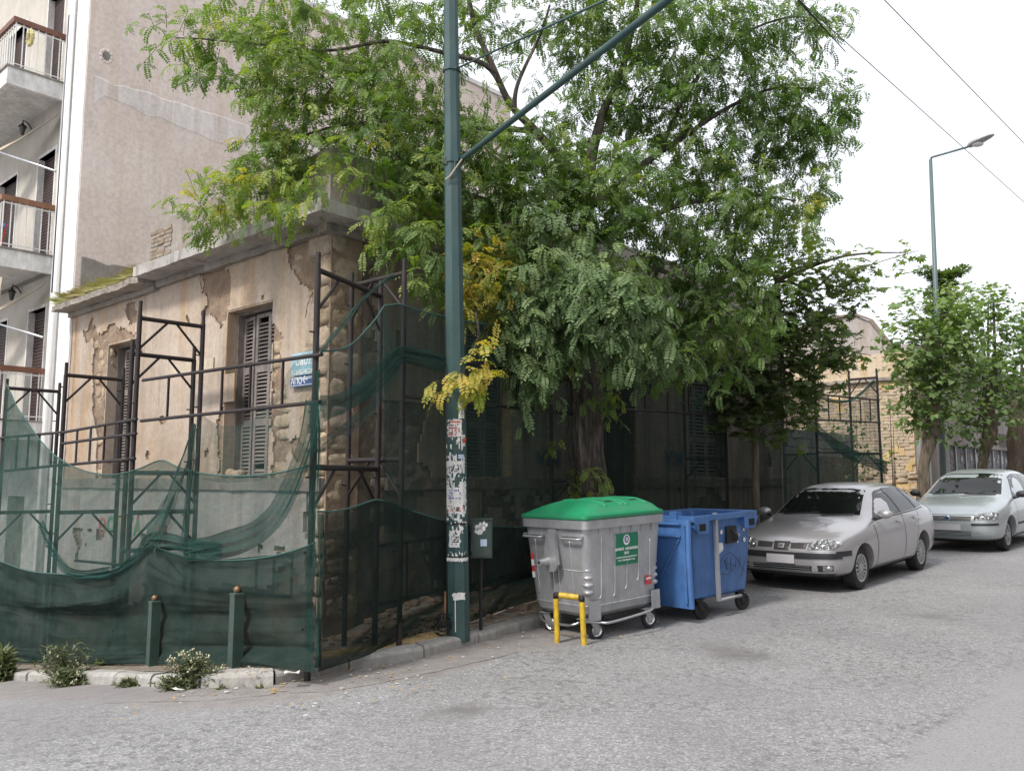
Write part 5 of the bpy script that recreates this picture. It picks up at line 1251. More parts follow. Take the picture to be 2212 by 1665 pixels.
for x in (-.42, .42):
    for y in (-.34, .34): caster(bin2, x, y, 2.9 if y < 0 else .4, .105, M_rubber)
lm = MB(); lm.loft([rrect(.035, .50, .03, z, 3, -.73-.02*math.sin((z-.2)*3), -.02) for z in (.18, .2, .5, .8, 1.1, 1.17)]); lidb = lm.build('open_lid', M_bluep, bin2, True, 35)
mb = MB()
for (p, q) in (((-.795, -.42, 1.12), (-.795, .40, 1.12)), ((-.795, -.42, .98), (-.795, .40, .98)), ((-.795, -.47, .25), (-.795, -.47, 1.12)), ((-.795, -.40, .95), (-.795, -.12, .52)), ((-.795, .30, .95), (-.795, .05, .52))): mb.tube([p, q], .014, 6)
mb.build('lid_rib', M_bluep, lidb)
mb = MB(); mb.bx(-.70, -.60, -.30, -.20, 1.16, 1.25); mb.bx(-.70, -.60, .2, .3, 1.16, 1.25); mb.build('hinge', M_bluep, bin2)

# ================================================================= CARS
def carpaint(name, col):
    m, t, bs = nmat(name); f = noi(t, coord(t), 900, 2, .5); c = mix(t, 1, ramp(t, f, [(.35, .96), (.65, 1.04)]), col, 'MULTIPLY')
    d = ramp(t, noi(t, coord(t, (1, 1, 2)), 3, 6, .7), [(.45, 0), (.8, .35)]); c = mix(t, d, c, (.30, .28, .27))
    t.links.new(c, bs.inputs['Base Color']); bs.inputs['Metallic'].default_value = .5; bs.inputs['Roughness'].default_value = .32
    bs.inputs['Coat Weight'].default_value = .7; bs.inputs['Coat Roughness'].default_value = .03; return m
M_silver = carpaint('silver_paint', (.42, .41, .43)); M_silver2 = carpaint('pale_blue_silver_paint', (.45, .50, .52))
m, t, bs = nmat('car_glass'); bs.inputs['Base Color'].default_value = (.010, .012, .012, 1); bs.inputs['Roughness'].default_value = .02; bs.inputs['Specular IOR Level'].default_value = .35; bs.inputs['Coat Weight'].default_value = .0; bs.inputs['Coat Roughness'].default_value = .01; M_glass = m
M_trim = simple('black_plastic_trim', (.022, .022, .026), .5, 0, .2); M_liner = simple('arch_liner', (.01, .01, .01), .9)
m, t, bs = nmat('lamp_glass'); bs.inputs['Base Color'].default_value = (.40, .41, .42, 1); bs.inputs['Metallic'].default_value = .7
v_ = N(t, 'ShaderNodeTexVoronoi'); v_.inputs['Scale'].default_value = 16; t.links.new(coord(t), v_.inputs['Vector']); bs.inputs['Roughness'].default_value = .12
bump(t, bs, v_.outputs['Distance'], 1.0, .05); bs.inputs['Coat Weight'].default_value = 1; M_lamp = m
M_plate = simple('plain_number_plate', (.47, .46, .49), .6, 0, .03, 5, None, 0, 0)
M_hub = simple('hubcap_silver', (.42, .42, .43), .35, .5, .08)
def make_car(label, paint, S, wb, track, wr, dec, loc, ang, pitch, hub_n=15):
    root = thing('parked_car', label, 'car', (0, 0, 0), 'cars parked along the kerb', world=False)
    root.location = loc; root.rotation_euler = (0, -pitch, ang)
    rings = []
    for (x, w, zb, zs, w6, z6, z7, z8) in S:
        zm_ = zb+(zs-zb)*.42; zm2 = zb+(zs-zb)*.72
        half = [(0, zb), (w*.72, zb), (w*.965, zb+.05), (w, zm_), (w*.998, zm2), (w*.972, zs), (w6, z6), (w6*.72, z7), (w6*.32, z8-.003)]
        r = [(x, y, z) for y, z in half]+[(x, 0, z8)]+[(x, -y, z) for y, z in reversed(half[1:])]
        rings.append(r)
    mb = MB(); mb.loft(rings); me = mb.mesh('body', paint, True); bo = bpy.data.objects.new('body', me); COL.objects.link(bo)
    ss = bo.modifiers.new('s', 'SUBSURF'); ss.levels = 2; ss.render_levels = 2
    cut = MB()
    for x in (wb/2, -wb/2):
        for s in (1, -1):
            cut.tube([(x, s*(track-.20), wr+.0), (x, s*(track+.35), wr)], wr+.055, 32)
    cme = cut.mesh('cut', M_liner); co_ = bpy.data.objects.new('cut', cme); COL.objects.link(co_)
    bo2 = bo.modifiers.new('b', 'BOOLEAN'); bo2.object = co_; bo2.operation = 'DIFFERENCE'; bo2.solver = 'EXACT'
    bpy.context.view_layer.update(); dg = bpy.context.evaluated_depsgraph_get()
    ev = bpy.data.meshes.new_from_object(bo.evaluated_get(dg)); ss_only = None
    bo.modifiers.remove(bo2); bpy.context.view_layer.update(); dg = bpy.context.evaluated_depsgraph_get()
    e2 = bo.evaluated_get(dg).to_mesh(); bvh = BVHTree.FromPolygons([v.co.copy() for v in e2.vertices], [tuple(p.vertices) for p in e2.polygons])
    bpy.data.objects.remove(co_); bo.modifiers.clear(); bo.data = ev; bo.name = 'body'
    ev.polygons.foreach_set('use_smooth', [True]*len(ev.polygons)); ev.set_sharp_from_angle(angle=math.radians(38)); bo.parent = root
    def cast(u, v, view):
        if view == 'L': o, d = Vector((u, 3, v)), Vector((0, -1, 0))
        elif view == 'R': o, d = Vector((u, -3, v)), Vector((0, 1, 0))
        elif view == 'F': o, d = Vector((4, u, v)), Vector((-1, 0, 0))
        elif view == 'T': o, d = Vector((u, v, 4)), Vector((0, 0, -1))
        else: o, d = Vector((-4, u, v)), Vector((1, 0, 0))
        h = bvh.ray_cast(o, d)
        return (h[0], h[1], d) if h[0] is not None else None
    def patch(name, outline, view, mat, off=.006, par=None, step=.05, dome=0):
        P = []
        n = len(outline)
        for i in range(n):
            p, q = Vector(outline[i]), Vector(outline[(i+1) % n]); k = max(1, int((q-p).length/step))
            for j in range(k): P.append(p.lerp(q, j/k))
        ne_ = len(P); xs_ = [p.x for p in P]; ys_ = [p.y for p in P]
        x = min(xs_)+step/2
        while x < max(xs_):
            y = min(ys_)+step/2
            while y < max(ys_):
                if inpoly(x, y, [(p.x, p.y) for p in P]) and min((p-Vector((x, y))).length for p in P) > step*.45: P.append(Vector((x, y)))
                y += step
            x += step
        r = delaunay_2d_cdt(P, [(i, (i+1) % ne_) for i in range(ne_)], [], 1, 1e-5)
        V = []; ok = []; edge = []
        for v in r[0]:
            h = cast(v.x, v.y, view)
            if h is None: V.append((0, 0, -9)); ok.append(False); continue
            de = min(seg_d2(v, Vector(outline[i]), Vector(outline[(i+1) % n])) for i in range(n))
            nrm_ = h[1] if h[1].dot(h[2]) < 0 else -h[1]
            V.append(tuple(h[0]+nrm_*(off+dome*min(1, de/.06)))); ok.append(True)
        F_ = [tuple(f) for f in r[2] if all(ok[i] for i in f)]
        if not F_: return None
        mb = MB(); mb.add(V, F_); o = mb.build(name, mat, par or root, True)
        # consistent outward normals
        cnt = sum(1 for p in o.data.polygons[:40] if p.normal.dot(cast_dir(view)) > 0)
        if cnt > len(o.data.polygons[:40])/2: o.data.flip_normals()
        return o
    def seg_d2(x, p, q):
        d = q-p; t = max(0, min(1, (x-p).dot(d)/max(1e-9, d.length_squared))); return (x-(p+d*t)).length
    def cast_dir(view): return {'L': Vector((0, -1, 0)), 'R': Vector((0, 1, 0)), 'F': Vector((-1, 0, 0)), 'T': Vector((0, 0, -1)), 'B': Vector((1, 0, 0))}[view]
    def line(name, P, view, w=.006, mat=M_trim, off=.003):
        V = []; F_ = []; L = []
        for p, q in zip(P, P[1:]):
            for k in range(8): L.append(Vector(p).lerp(Vector(q), k/8))
        L.append(Vector(P[-1]))
        for i, p in enumerate(L):
            d = (L[min(i+1, len(L)-1)]-L[max(i-1, 0)]).normalized(); pr = Vector((-d.y, d.x))*w/2
            h1, h2 = cast(*(p+pr), view), cast(*(p-pr), view)
            if not h1 or not h2: return
            V += [h1[0]-h1[2]*off, h2[0]-h2[2]*off]
        for i in range(len(L)-1): F_.append((2*i, 2*i+1, 2*i+3, 2*i+2))
        mb = MB(); mb.add(V, F_); mb.build(name, mat, root)
    # wheels
    for x in (wb/2, -wb/2):
        for s in (1, -1):
            M = Matrix.Translation((x, s*(track-.09), wr)); mb = MB(); R = []
            for u, r in ((-.09, wr*.6), (-.092, wr*.88), (-.075, wr*.98), (-.03, wr), (.03, wr), (.075, wr*.98), (.092, wr*.88), (.088, wr*.64)):
                R.append([(r*math.cos(k*math.pi/20), s*u, r*math.sin(k*math.pi/20)) for k in range(40)])
            mb.loft(R, M, 0, True, False); w = mb.build('wheel', M_rubber, root, True, 35)
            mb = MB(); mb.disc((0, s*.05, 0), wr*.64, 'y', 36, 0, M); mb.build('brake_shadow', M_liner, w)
            mb = MB(); R = []
            for u, r in ((.088, wr*.66), (.094, wr*.64), (.084, wr*.58), (.06, wr*.57)): R.append([(r*math.cos(k*math.pi/20), s*u, r*math.sin(k*math.pi/20)) for k in range(40)])
            mb.loft(R, M, 0, True, False)
            for k in range(hub_n):
                T = M @ Matrix.Rotation(k*2*math.pi/hub_n, 4, 'Y'); mb.add([(-.008, s*.088, .04), (.008, s*.088, .04), (.016, s*.086, wr*.60), (-.016, s*.086, wr*.60), (-.008, s*.06, .04), (.008, s*.06, .04), (.016, s*.06, wr*.60), (-.016, s*.06, wr*.60)], [(0, 1, 2, 3), (0, 4, 5, 1), (1, 5, 6, 2), (3, 2, 6, 7), (0, 3, 7, 4)], 0, T)
            mb.sphere((0, s*.085, 0), (.055, .02, .055), 14, 0, M); mb.build('hubcap', M_hub, w, True, 30)
    dec(root, patch, line, cast)
    # underside shadow pan and exhaust
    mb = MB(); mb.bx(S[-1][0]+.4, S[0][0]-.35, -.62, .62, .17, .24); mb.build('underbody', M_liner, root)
    return root
def mirror_(root, x, y, z, paint, s=1):
    mb = MB(); mb.sphere((x, s*y, z), (.07, .11, .065), 14); g = mb.build('door_mirror', paint, root, True)
    mb = MB(); mb.tube([(x+.02, s*(y-.2), z-.09), (x, s*(y-.03), z-.03)], .028, 8); mb.build('mirror_foot', M_trim, g, True)
CS = [(2.045, .40, .33, .50, .36, .535, .545, .55), (2.0, .62, .25, .585, .56, .625, .64, .645), (1.9, .745, .215, .665, .66, .70, .73, .74), (1.72, .81, .20, .725, .70, .765, .80, .81), (1.45, .838, .19, .78, .71, .82, .86, .87), (1.15, .848, .19, .83, .71, .87, .905, .915), (.93, .85, .19, .862, .70, .905, .94, .952),
      (.70, .85, .19, .88, .665, 1.03, 1.07, 1.085), (.42, .85, .19, .892, .62, 1.20, 1.25, 1.262), (.15, .85, .19, .90, .585, 1.33, 1.378, 1.388), (-.3, .85, .19, .912, .575, 1.365, 1.412, 1.422), (-.8, .85, .19, .925, .575, 1.36, 1.412, 1.424), (-1.2, .845, .19, .94, .58, 1.30, 1.36, 1.372), (-1.6, .83, .2, .955, .61, 1.13, 1.175, 1.185), (-1.85, .81, .22, .955, .64, 1.02, 1.045, 1.05), (-2.06, .74, .27, .90, .58, .945, .955, .96), (-2.14, .60, .36, .74, .5, .78, .79, .79)]
def dec1(root, patch, line, cast):
    gl = lambda n, P, v: patch(n, P, v, M_glass, .004, None, .08)
    gl('windscreen', [(-.63, .985), (-.3, .995), (.3, .995), (.63, .985), (.50, 1.315), (.3, 1.345), (-.3, 1.345), (-.50, 1.315)], 'F')
    for v in 'LR':
        gl('side_window', [(.66, .945), (.16, 1.27), (.05, 1.305), (-.20, 1.325), (-.34, .968)], v); gl('side_window', [(-.42, .97), (-.27, 1.338), (-.72, 1.335), (-.84, 1.32), (-1.06, .99)], v)
        gl('quarter_window', [(-1.13, .995), (-.94, 1.30), (-1.05, 1.28), (-1.30, 1.16), (-1.50, 1.02)], v)
        patch('window_pillar', [(-.34, .968), (-.20, 1.325), (-.27, 1.328), (-.42, .97)], v, M_trim, .003); patch('window_pillar', [(-1.06, .99), (-.84, 1.32), (-.94, 1.30), (-1.13, .995)], v, M_trim, .003)
        line('window_seal', [(.72, .925), (-.38, .95), (-1.1, .975), (-1.45, .995)], v, .014)
        line('door_seam', [(.78, .86), (.72, .60), (.76, .26)], v, .012); line('door_seam', [(-.39, .95), (-.40, .6), (-.36, .26)], v, .012); line('door_seam', [(-1.12, .97), (-1.0, .75), (-.88, .45), (-.82, .26)], v, .008)
        line('sill_seam', [(.80, .27), (-.80, .27)], v, .008)
        patch('side_strip', [(1.62, .50), (1.9, .50), (1.9, .57), (1.62, .57)], v, M_trim, .008)
        patch('handle', [(-.28, .83), (-.10, .83), (-.10, .865), (-.28, .865)], v, M_silver, .012, None, .03, .012); patch('handle', [(-.98, .845), (-.82, .845), (-.82, .88), (-.98, .88)], v, M_silver, .012, None, .03, .012)
    for s in (1, -1):
        Y = lambda P: [(s*y, z) for y, z in P]
        patch('headlight', Y([(.375, .585), (.72, .60), (.755, .66), (.745, .715), (.60, .722), (.42, .69), (.385, .65)]), 'F', M_lamp, .008, None, .03, .012)
        patch('upper_grille', Y([(.135, .595), (.355, .595), (.36, .665), (.13, .665)]), 'F', M_trim, .004)
        patch('fog_lamp_recess', Y([(.50, .30), (.68, .315), (.69, .385), (.50, .385)]), 'F', M_trim, .004); patch('fog_lamp', Y([(.57, .315), (.65, .32), (.655, .375), (.57, .375)]), 'F', M_lamp, .010, None, .03, .006)
        line('bonnet_crease', Y([(.13, .70), (.25, .80), (.42, .90)]), 'F', .008, M_silver, .004)
        mirror_(root, .64, .93, 1.0, M_silver, s)
    patch('badge_recess', [(-.105, .57), (.105, .57), (.12, .68), (-.12, .68)], 'F', M_trim, .006)
    patch('badge', [(-.04, .595), (.04, .595), (.045, .65), (-.045, .65)], 'F', M_chrome, .014); patch('badge_bar', [(-.03, .612), (.03, .616), (.03, .63), (-.03, .626)], 'F', M_trim, .018)
    patch('bumper_strip', [(-.765, .47), (.765, .47), (.765, .545), (-.765, .545)], 'F', M_trim, .014, None, .06, .008)
    patch('lower_grille', [(-.42, .295), (.42, .295), (.43, .375), (-.43, .375)], 'F', M_trim, .004)
    for z in (.305, .333, .361): line('grille_bar', [(-.41, z), (.41, z)], 'F', .010, M_chrome, .012)
    patch('front_apron', [(-.60, .22), (.60, .22), (.70, .275), (-.70, .275)], 'F', M_trim, .004)
    h = cast(0, .49, 'F'); mb = MB(); mb.box((h[0].x+.02, .0, .455), (.012, .40, .115)); mb.build('number_plate', M_plate, root)
    line('wiper', [(-.5, .985), (.05, 1.02)], 'F', .018, M_trim, .02); line('wiper', [(.1, .985), (.56, 1.0)], 'F', .018, M_trim, .02)
    line('bonnet_seam', [(-.70, .70), (-.5, .675), (0, .66), (.5, .675), (.70, .70)], 'F', .008)
    mb = MB(); mb.box((.42, 0, 1.22), (.02, .2, .06)); mb.build('rear_view_mirror', M_trim, root)
fw1 = Vector((4.83, 11.94, 0)); mid1 = fw1+b*1.22-nB*.74
make_car('silver four-door saloon parked nearest, its bonnet towards the blue container', M_silver, CS, 2.44, .78, .293, dec1, (mid1.x, mid1.y, G(mid1.x, mid1.y)), math.atan2(-b.y, -b.x), -math.atan(.030), 15)
FS = [(2.10, .42, .34, .52, .38, .56, .575, .58), (2.05, .66, .26, .62, .60, .665, .68, .685), (1.94, .79, .22, .71, .70, .755, .785, .795), (1.72, .86, .20, .79, .745, .835, .875, .885), (1.4, .885, .19, .86, .745, .91, .95, .96), (1.12, .89, .19, .905, .735, .955, .99, 1.0),
      (.85, .89, .19, .925, .70, 1.08, 1.12, 1.135), (.52, .89, .19, .935, .655, 1.28, 1.33, 1.342), (.22, .89, .19, .94, .625, 1.40, 1.45, 1.462), (-.3, .89, .19, .95, .615, 1.435, 1.485, 1.497), (-.9, .89, .19, .96, .605, 1.41, 1.465, 1.478), (-1.4, .885, .19, .97, .60, 1.335, 1.39, 1.40), (-1.75, .87, .2, .98, .62, 1.17, 1.22, 1.23), (-1.98, .83, .24, .96, .60, 1.0, 1.02, 1.03), (-2.10, .74, .34, .80, .55, .85, .86, .86)]
def dec2(root, patch, line, cast):
    gl = lambda n, P, v: patch(n, P, v, M_glass, .004, None, .08)
    gl('windscreen', [(-.66, 1.03), (-.3, 1.04), (.3, 1.04), (.66, 1.03), (.54, 1.38), (.3, 1.41), (-.3, 1.41), (-.54, 1.38)], 'F')
    for v in 'LR':
        gl('side_window', [(.80, .985), (.26, 1.345), (.0, 1.385), (-.28, 1.39), (-.36, .995)], v); gl('side_window', [(-.42, .997), (-.34, 1.39), (-1.05, 1.36), (-1.3, 1.28), (-1.45, 1.05)], v)
        line('door_seam', [(.88, .9), (.84, .60), (.86, .26)], v, .012); line('door_seam', [(-.39, .98), (-.42, .6), (-.38, .26)], v, .008); line('window_seal', [(.84, .965), (-.38, .975), (-1.45, 1.02)], v, .014)
        line('sill_seam', [(.85, .27), (-.8, .27)], v, .008); patch('handle', [(-.28, .85), (-.10, .85), (-.10, .885), (-.28, .885)], v, M_trim, .012, None, .03, .01)
        patch('side_moulding', [(.8, .46), (-.75, .46), (-.75, .50), (.8, .50)], v, M_trim, .008)
    for s in (1, -1):
        Y = lambda P: [(s*y, z) for y, z in P]
        patch('headlight', Y([(.44, .60), (.79, .62), (.80, .72), (.70, .745), (.46, .70)]), 'F', M_lamp, .008, None, .03, .01)
        patch('bumper_strip', Y([(.40, .50), (.80, .51), (.80, .545), (.40, .54)]), 'F', M_trim, .012)
        mirror_(root, .78, .97, 1.03, M_trim, s); line('bonnet_crease', Y([(.40, .70), (.48, .82), (.62, .93)]), 'F', .008, M_silver2, .004)
    patch('grille', [(-.39, .585), (.39, .585), (.40, .665), (-.40, .665)], 'F', M_trim, .005)
    for z in (.605, .625, .645): line('grille_bar', [(-.38, z), (.38, z)], 'F', .005, M_hub, .010)
    mb = MB(); h = cast(0, .63, 'F'); mb.sphere((h[0].x+.012, 0, .63), (.012, .05, .05), 16); mb.build('badge', M_chrome, root, True); mb = MB(); mb.sphere((h[0].x+.018, 0, .63), (.012, .036, .036), 14); bdg = mb.build('badge_centre', MATS['navy_enamel'], root, True)
    patch('lower_grille', [(-.40, .30), (.40, .30), (.40, .40), (-.40, .40)], 'F', M_trim, .004)
    for z in (.315, .34, .365, .39): line('grille_bar', [(-.70, z), (.70, z)], 'F', .010, M_silver2, .014)
    h = cast(0, .47, 'F'); mb = MB(); mb.box((h[0].x+.03, 0, .47), (.012, .46, .11)); mb.build('number_plate', M_plate, root)
    line('wiper', [(-.55, 1.03), (.0, 1.06)], 'F', .018, M_trim, .02); line('wiper', [(.05, 1.03), (.58, 1.03)], 'F', .018, M_trim, .02)
    line('bonnet_seam', [(-.75, .72), (-.5, .70), (0, .69), (.5, .70), (.75, .72)], 'F', .008)
    mb = MB(); mb.box((1.13, .05, 1.02), (.10, .16, .006)); mb.build('windscreen_paper', M_paper, root)
fw2 = Vector((9.27, 16.0, 0)); mid2 = fw2+b*1.3-nB*.78
make_car('pale silver-blue hatchback parked behind the silver saloon, with a round badge', M_silver2, FS, 2.6, .80, .305, dec2, (mid2.x, mid2.y, G(mid2.x, mid2.y)), math.atan2(-b.y, -b.x), -math.atan(.033), 9)

# ================================================================= STREET LAMP, WIRES
lp = at(2035, 1010, 22.0); lt_ = at(2010, 345, 22.0); lb = Vector((lp.x, 22, G(lp.x, 22)+PAVE))
lamp = thing('street_lamp', 'tall slim street lamp with a single angled head against the white sky', 'street lamp', lb)
M_lp = simple('lamp_post_paint', (.10, .14, .15), .5, .1, .1)
mb = MB(); mb.tube([lb, lb.lerp(lt_, .5), lt_], [.085, .066, .045], 12); mb.build('post', M_lp, lamp, True)
mb = MB(); e1 = at(2090, 318, 21.3); mb.tube([lt_+ZU*.02, lt_+(e1-lt_)*.05+ZU*.05, e1], .03, 8); mb.build('arm', M_lp, lamp, True)
e2 = at(2148, 291, 20.9); d = (e2-e1).normalized(); sd_ = d.cross(ZU).normalized(); up_ = sd_.cross(d)
mb = MB(); R = []
for t, w, h in ((0, .05, .05), (.1, .13, .10), (.3, .19, .11), (.6, .18, .09), (.85, .13, .06), (1, .05, .03)):
    c_ = e1.lerp(e2, t); R.append([c_+sd_*w*math.cos(k*math.pi/6)+up_*h*(math.sin(k*math.pi/6) if math.sin(k*math.pi/6) > 0 else .35*math.sin(k*math.pi/6)) for k in range(12)])
mb.loft(R); mb.build('lamp_head', simple('lamp_head_grey', (.35, .36, .38), .5, .2, .05), lamp, True)
mb = MB(); mb.sphere(e1.lerp(e2, .35)-up_*.05, (.16, .12, .06), 10); mb.build('lamp_bowl', M_paper, lamp, True)
for k, (p, q, lab) in enumerate((((1725, 0, 9.0), (2212, 437, 16.0), 'lower of the two overhead trolley wires, passing the street lamp arm'), ((1910, 0, 9.3), (2212, 310, 13.5), 'upper of the two overhead trolley wires at the right'))):
    A_, B_ = at(*p), at(*q); A_, B_ = A_+(A_-B_)*.8, B_+(B_-A_)*3.5; mb = MB(); mb.tube([A_.lerp(B_, t/30) for t in range(31)], .006, 5); tag(mb.build('overhead_wire', M_trim, None), lab, 'wire', 'overhead trolley wires')
mb = MB(); A_, B_ = at(1724, 0, 9.0), at(1826, 112, 9.9); mb.tube([A_, B_], [.014, .006], 6); tag(mb.build('wire_sleeve', M_trim, None, True), 'dark thick sleeve on the lower overhead wire among the leaves', 'wire')

# ================================================================= YARD WALL, RUIN, NEXT BUILDING
sE = pB(1972, 900)[0]; R0 = C+b*sE
ruin = thing('ruined_house', 'roofless yellow brick ruin with a grey gable beyond the netted yard', 'ruin', R0+ZU*-1)
FR = frame(R0, a, nA)
def pR(x, y, off=0):
    q = onp(x, y, R0+nA*off, nA); d = q-R0; return (d.dot(a), q.z)
zl = pR(1900, 824)[1]
mb = MB(); mb.bx(0, 7, -.5, -.03, -2, zl, FR); mb.bx(-.001, -.03, -3, -.5, -2, zl, FR); mb.build('wall', M_warm, ruin)
mb = MB(); rough_box(mb, FR, -.12, 7, -.3, .12, zl, zl+.10, .15, .03, 20); mb.build('ledge', M_parap, ruin)
mb = MB(); mb.bx(0, 7, -.45, -.05, zl+.1, zl+.85, FR); mb.build('upper_wall', M_warm, ruin)
kr = lambda s, z: not (s < 3.0 and -.2 < z < zl-.45) or nz(s, z, 1.1, 70)+.5*nz(s, z, 3.5, 71) > .22
kr2 = lambda s, z: (nz(s, z, .8, 74)+.6*nz(s, z, 3, 75) > .40)
mbx = sheet('yellow_render', FR, 0, 7, -1, zl-.02, kr2, M_yel, .09, -.03, .012); mbx.parent = None; mbx.data.transform(Matrix.Translation(origin_of(house)[0]-origin_of(ruin)[0])); mbx.parent = ruin
bk = MB(); bk.box((0, 0, 0), (.255, .06, .082)); bmr = bk.mesh('brick', M_brick); rest = MB(); cnt = 0; z = zl-.1; row = 0
while z > -1.6:
    s = .02-(.14 if row % 2 else 0)
    while s < 5.2:
        c_ = (s+.135, z); s += .27+rnd.uniform(-.01, .01)
        if c_[0] < .1 or kr2(c_[0], c_[1]) and kr2(c_[0]+.1, c_[1]): continue
        T = FR @ Matrix.Translation((c_[0]+rnd.uniform(-.01, .01), -.03+rnd.uniform(-.015, .012), z)) @ Matrix.Rotation(rnd.uniform(-.03, .03), 4, 'Y')
        if cnt < 290: put('brick', bmr, T, ruin); cnt += 1
        else: rest.add(bk.v, bk.f, 0, T)
    z -= .095; row += 1
if rest.v: o = rest.build('brickwork', M_brick, ruin); o['kind'] = 'stuff'
for k in range(40):
    s_ = rnd.uniform(.0, 1.6); z_ = rnd.uniform(-1.2, .3); 
    st_ = put('stone', rnd.choice(SV), FR @ Matrix.Translation((s_, .0, z_)) @ Matrix.Rotation(rnd.uniform(-.15, .15), 4, 'Y') @ Matrix.Diagonal((rnd.uniform(.2, .4), .12, rnd.uniform(.08, .14), 1)), ruin)
gp = [(1600, 850), (1640, 770), (1700, 725), (1760, 700), (1800, 690), (1850, 683), (1878, 693), (1906, 728), (1940, 772), (1965, 800), (1975, 835)]
gp = [pR(x, y, -.6) for x, y in gp]
mb = MB(); mb.prism([(s, z+.03*noise.noise(Vector((i*3.3, 0, 0)))) for i, (s, z) in enumerate(gp)]+[], -.9, -.6, FR); mb.build('gable', M_grey, ruin)
cp = MB()
for p, q in zip(gp[1:-1], gp[2:]):
    cp.add([(p[0], -.95, p[1]+.02), (q[0], -.95, q[1]+.02), (q[0], -.52, q[1]+.02), (p[0], -.52, p[1]+.02), (p[0], -.95, p[1]+.09), (q[0], -.95, q[1]+.09), (q[0], -.52, q[1]+.09), (p[0], -.52, p[1]+.09)], [(0, 3, 2, 1), (4, 5, 6, 7), (0, 1, 5, 4), (1, 2, 6, 5), (2, 3, 7, 6), (3, 0, 4, 7)], 0, FR)
cp.build('gable_coping', simple('old_tile', (.21, .16, .125), .9, 0, .3, 8), ruin)
yw = thing('yard_wall', 'low unrendered grey block wall closing the yard beside the dark house', 'wall', C+b*12+ZU*-1.4)
s0 = LB+.02; s1 = LB+4.0; mb = MB(); mb.bx(s0, s1, -.25, -.02, -2, .55, FB); mb.build('lower_wall', M_rubB, yw)
bl = MB(); bl.box((0, 0, 0), (.385, .2, .185)); blm = bl.mesh('block', M_block); r = 0; z = .65
while z < 1.25:
    s = s0+.2+(.2 if r % 2 else 0)
    while s < s1-.1: put('block', blm, FB @ Matrix.Translation((s, -.13+rnd.uniform(-.006, .006), z)), yw); s += .4
    z += .2; r += 1
nx = thing('next_building', 'low grey building behind the roadside trees with a postered metal gate', 'building', C+b*22)
sN0, sN1 = sE+.55, sE+20
hN = pB(2150, 800)[1]; gz = pB(2100, 966)[1]; g0, g1_ = pB(2052, 990)[0], pB(2188, 990)[0]
mb = MB(); walls(mb, FB, sN0, sN1, -2, hN, [(g0, g1_, -1.6, gz)], -.5, -.0); mb.bx(sN0, sN1, -6, -.5, hN-.3, hN-.1, FB); mb.build('wall', M_grey, nx)
gate = MB(); gate.bx(g0, g1_, -.22, -.18, -1.6, gz, FB); gt = gate.build('gate', simple('grey_gate_steel', (.13, .13, .14), .5, .2, .2), nx)
npn = 7; gw = (g1_-g0)/npn
for k in range(npn+1): mb = MB(); mb.bx(g0+k*gw-.03, g0+k*gw+.03, -.18, -.12, -1.6, gz, FB); mb.build('gate_post', M_steel, gt)
gh = gz+1.3
for r in range(3):
    z0_ = gz-(r+1)*gh/3.4
    mb = MB(); mb.bx(g0, g1_, -.178, -.15, z0_-.06, z0_+.06, FB); mb.build('gate_rail', M_trim, gt)
    for k in range(npn*2):
        mb = MB(); x0 = g0+k*gw/2+.08; mb.bx(x0, x0+gw/2-.13, -.177, -.172, z0_+.12, z0_+gh/3.4-.1, FB)
        for q in range(3): u = rnd.uniform(0, .6)*gw/2; v = rnd.uniform(.15, .5); mb.bx(x0+u*.6, x0+u*.6+.12, -.171, -.170, z0_+.12+v*.6, z0_+.12+v*.6+.16, FB, 1+q % 2)
        mb.build('poster', [simple('torn_grey_posters', (.28, .28, .29), .8, 0, .5, 9, (.08, .08, .08), .8) if 'torn_grey_posters' not in MATS else MATS['torn_grey_posters'], M_paper, simple('dull_red_print', (.3, .1, .1), .8) if 'dull_red_print' not in MATS else MATS['dull_red_print']], gt)
mb = MB(); q0, q1 = pB(2157, 936), pB(2200, 968); 
for k in range(12): mb.box(((q0[0]+q1[0])/2, .02, q1[1]+(q0[1]-q1[1])*(k+.5)/12), (q1[0]-q0[0], .03, abs(q0[1]-q1[1])/12*.6), FB)
mb.build('louvre', M_shut, nx)
mb = MB(); mb.bx(pB(1975, 900)[0], pB(1992, 900)[0], 0, .12, -1.6, pB(1985, 950)[1], FB); mb.bx(pB(1994, 900)[0], pB(1998, 900)[0], .02, .1, -1.6, pB(1985, 950)[1], FB); mb.build('door_leaf', M_steel, nx)
rf = MB(); n = 60; sa0 = pB(2100, 800)[0]
rows = [[FB @ Vector((sa0+(sN1-sa0)*i/n, .3-3.5*j, hN+.02+1.9*j+.03*(i % 2))) for i in range(n+1)] for j in (0, 1)]
rf.grid(rows); rf.build('corrugated_roof', simple('rusty_corrugated', (.17, .09, .07), .8, .1, .3, 5), nx)
# far pale apartment blocks across the yard to close the view between trunks

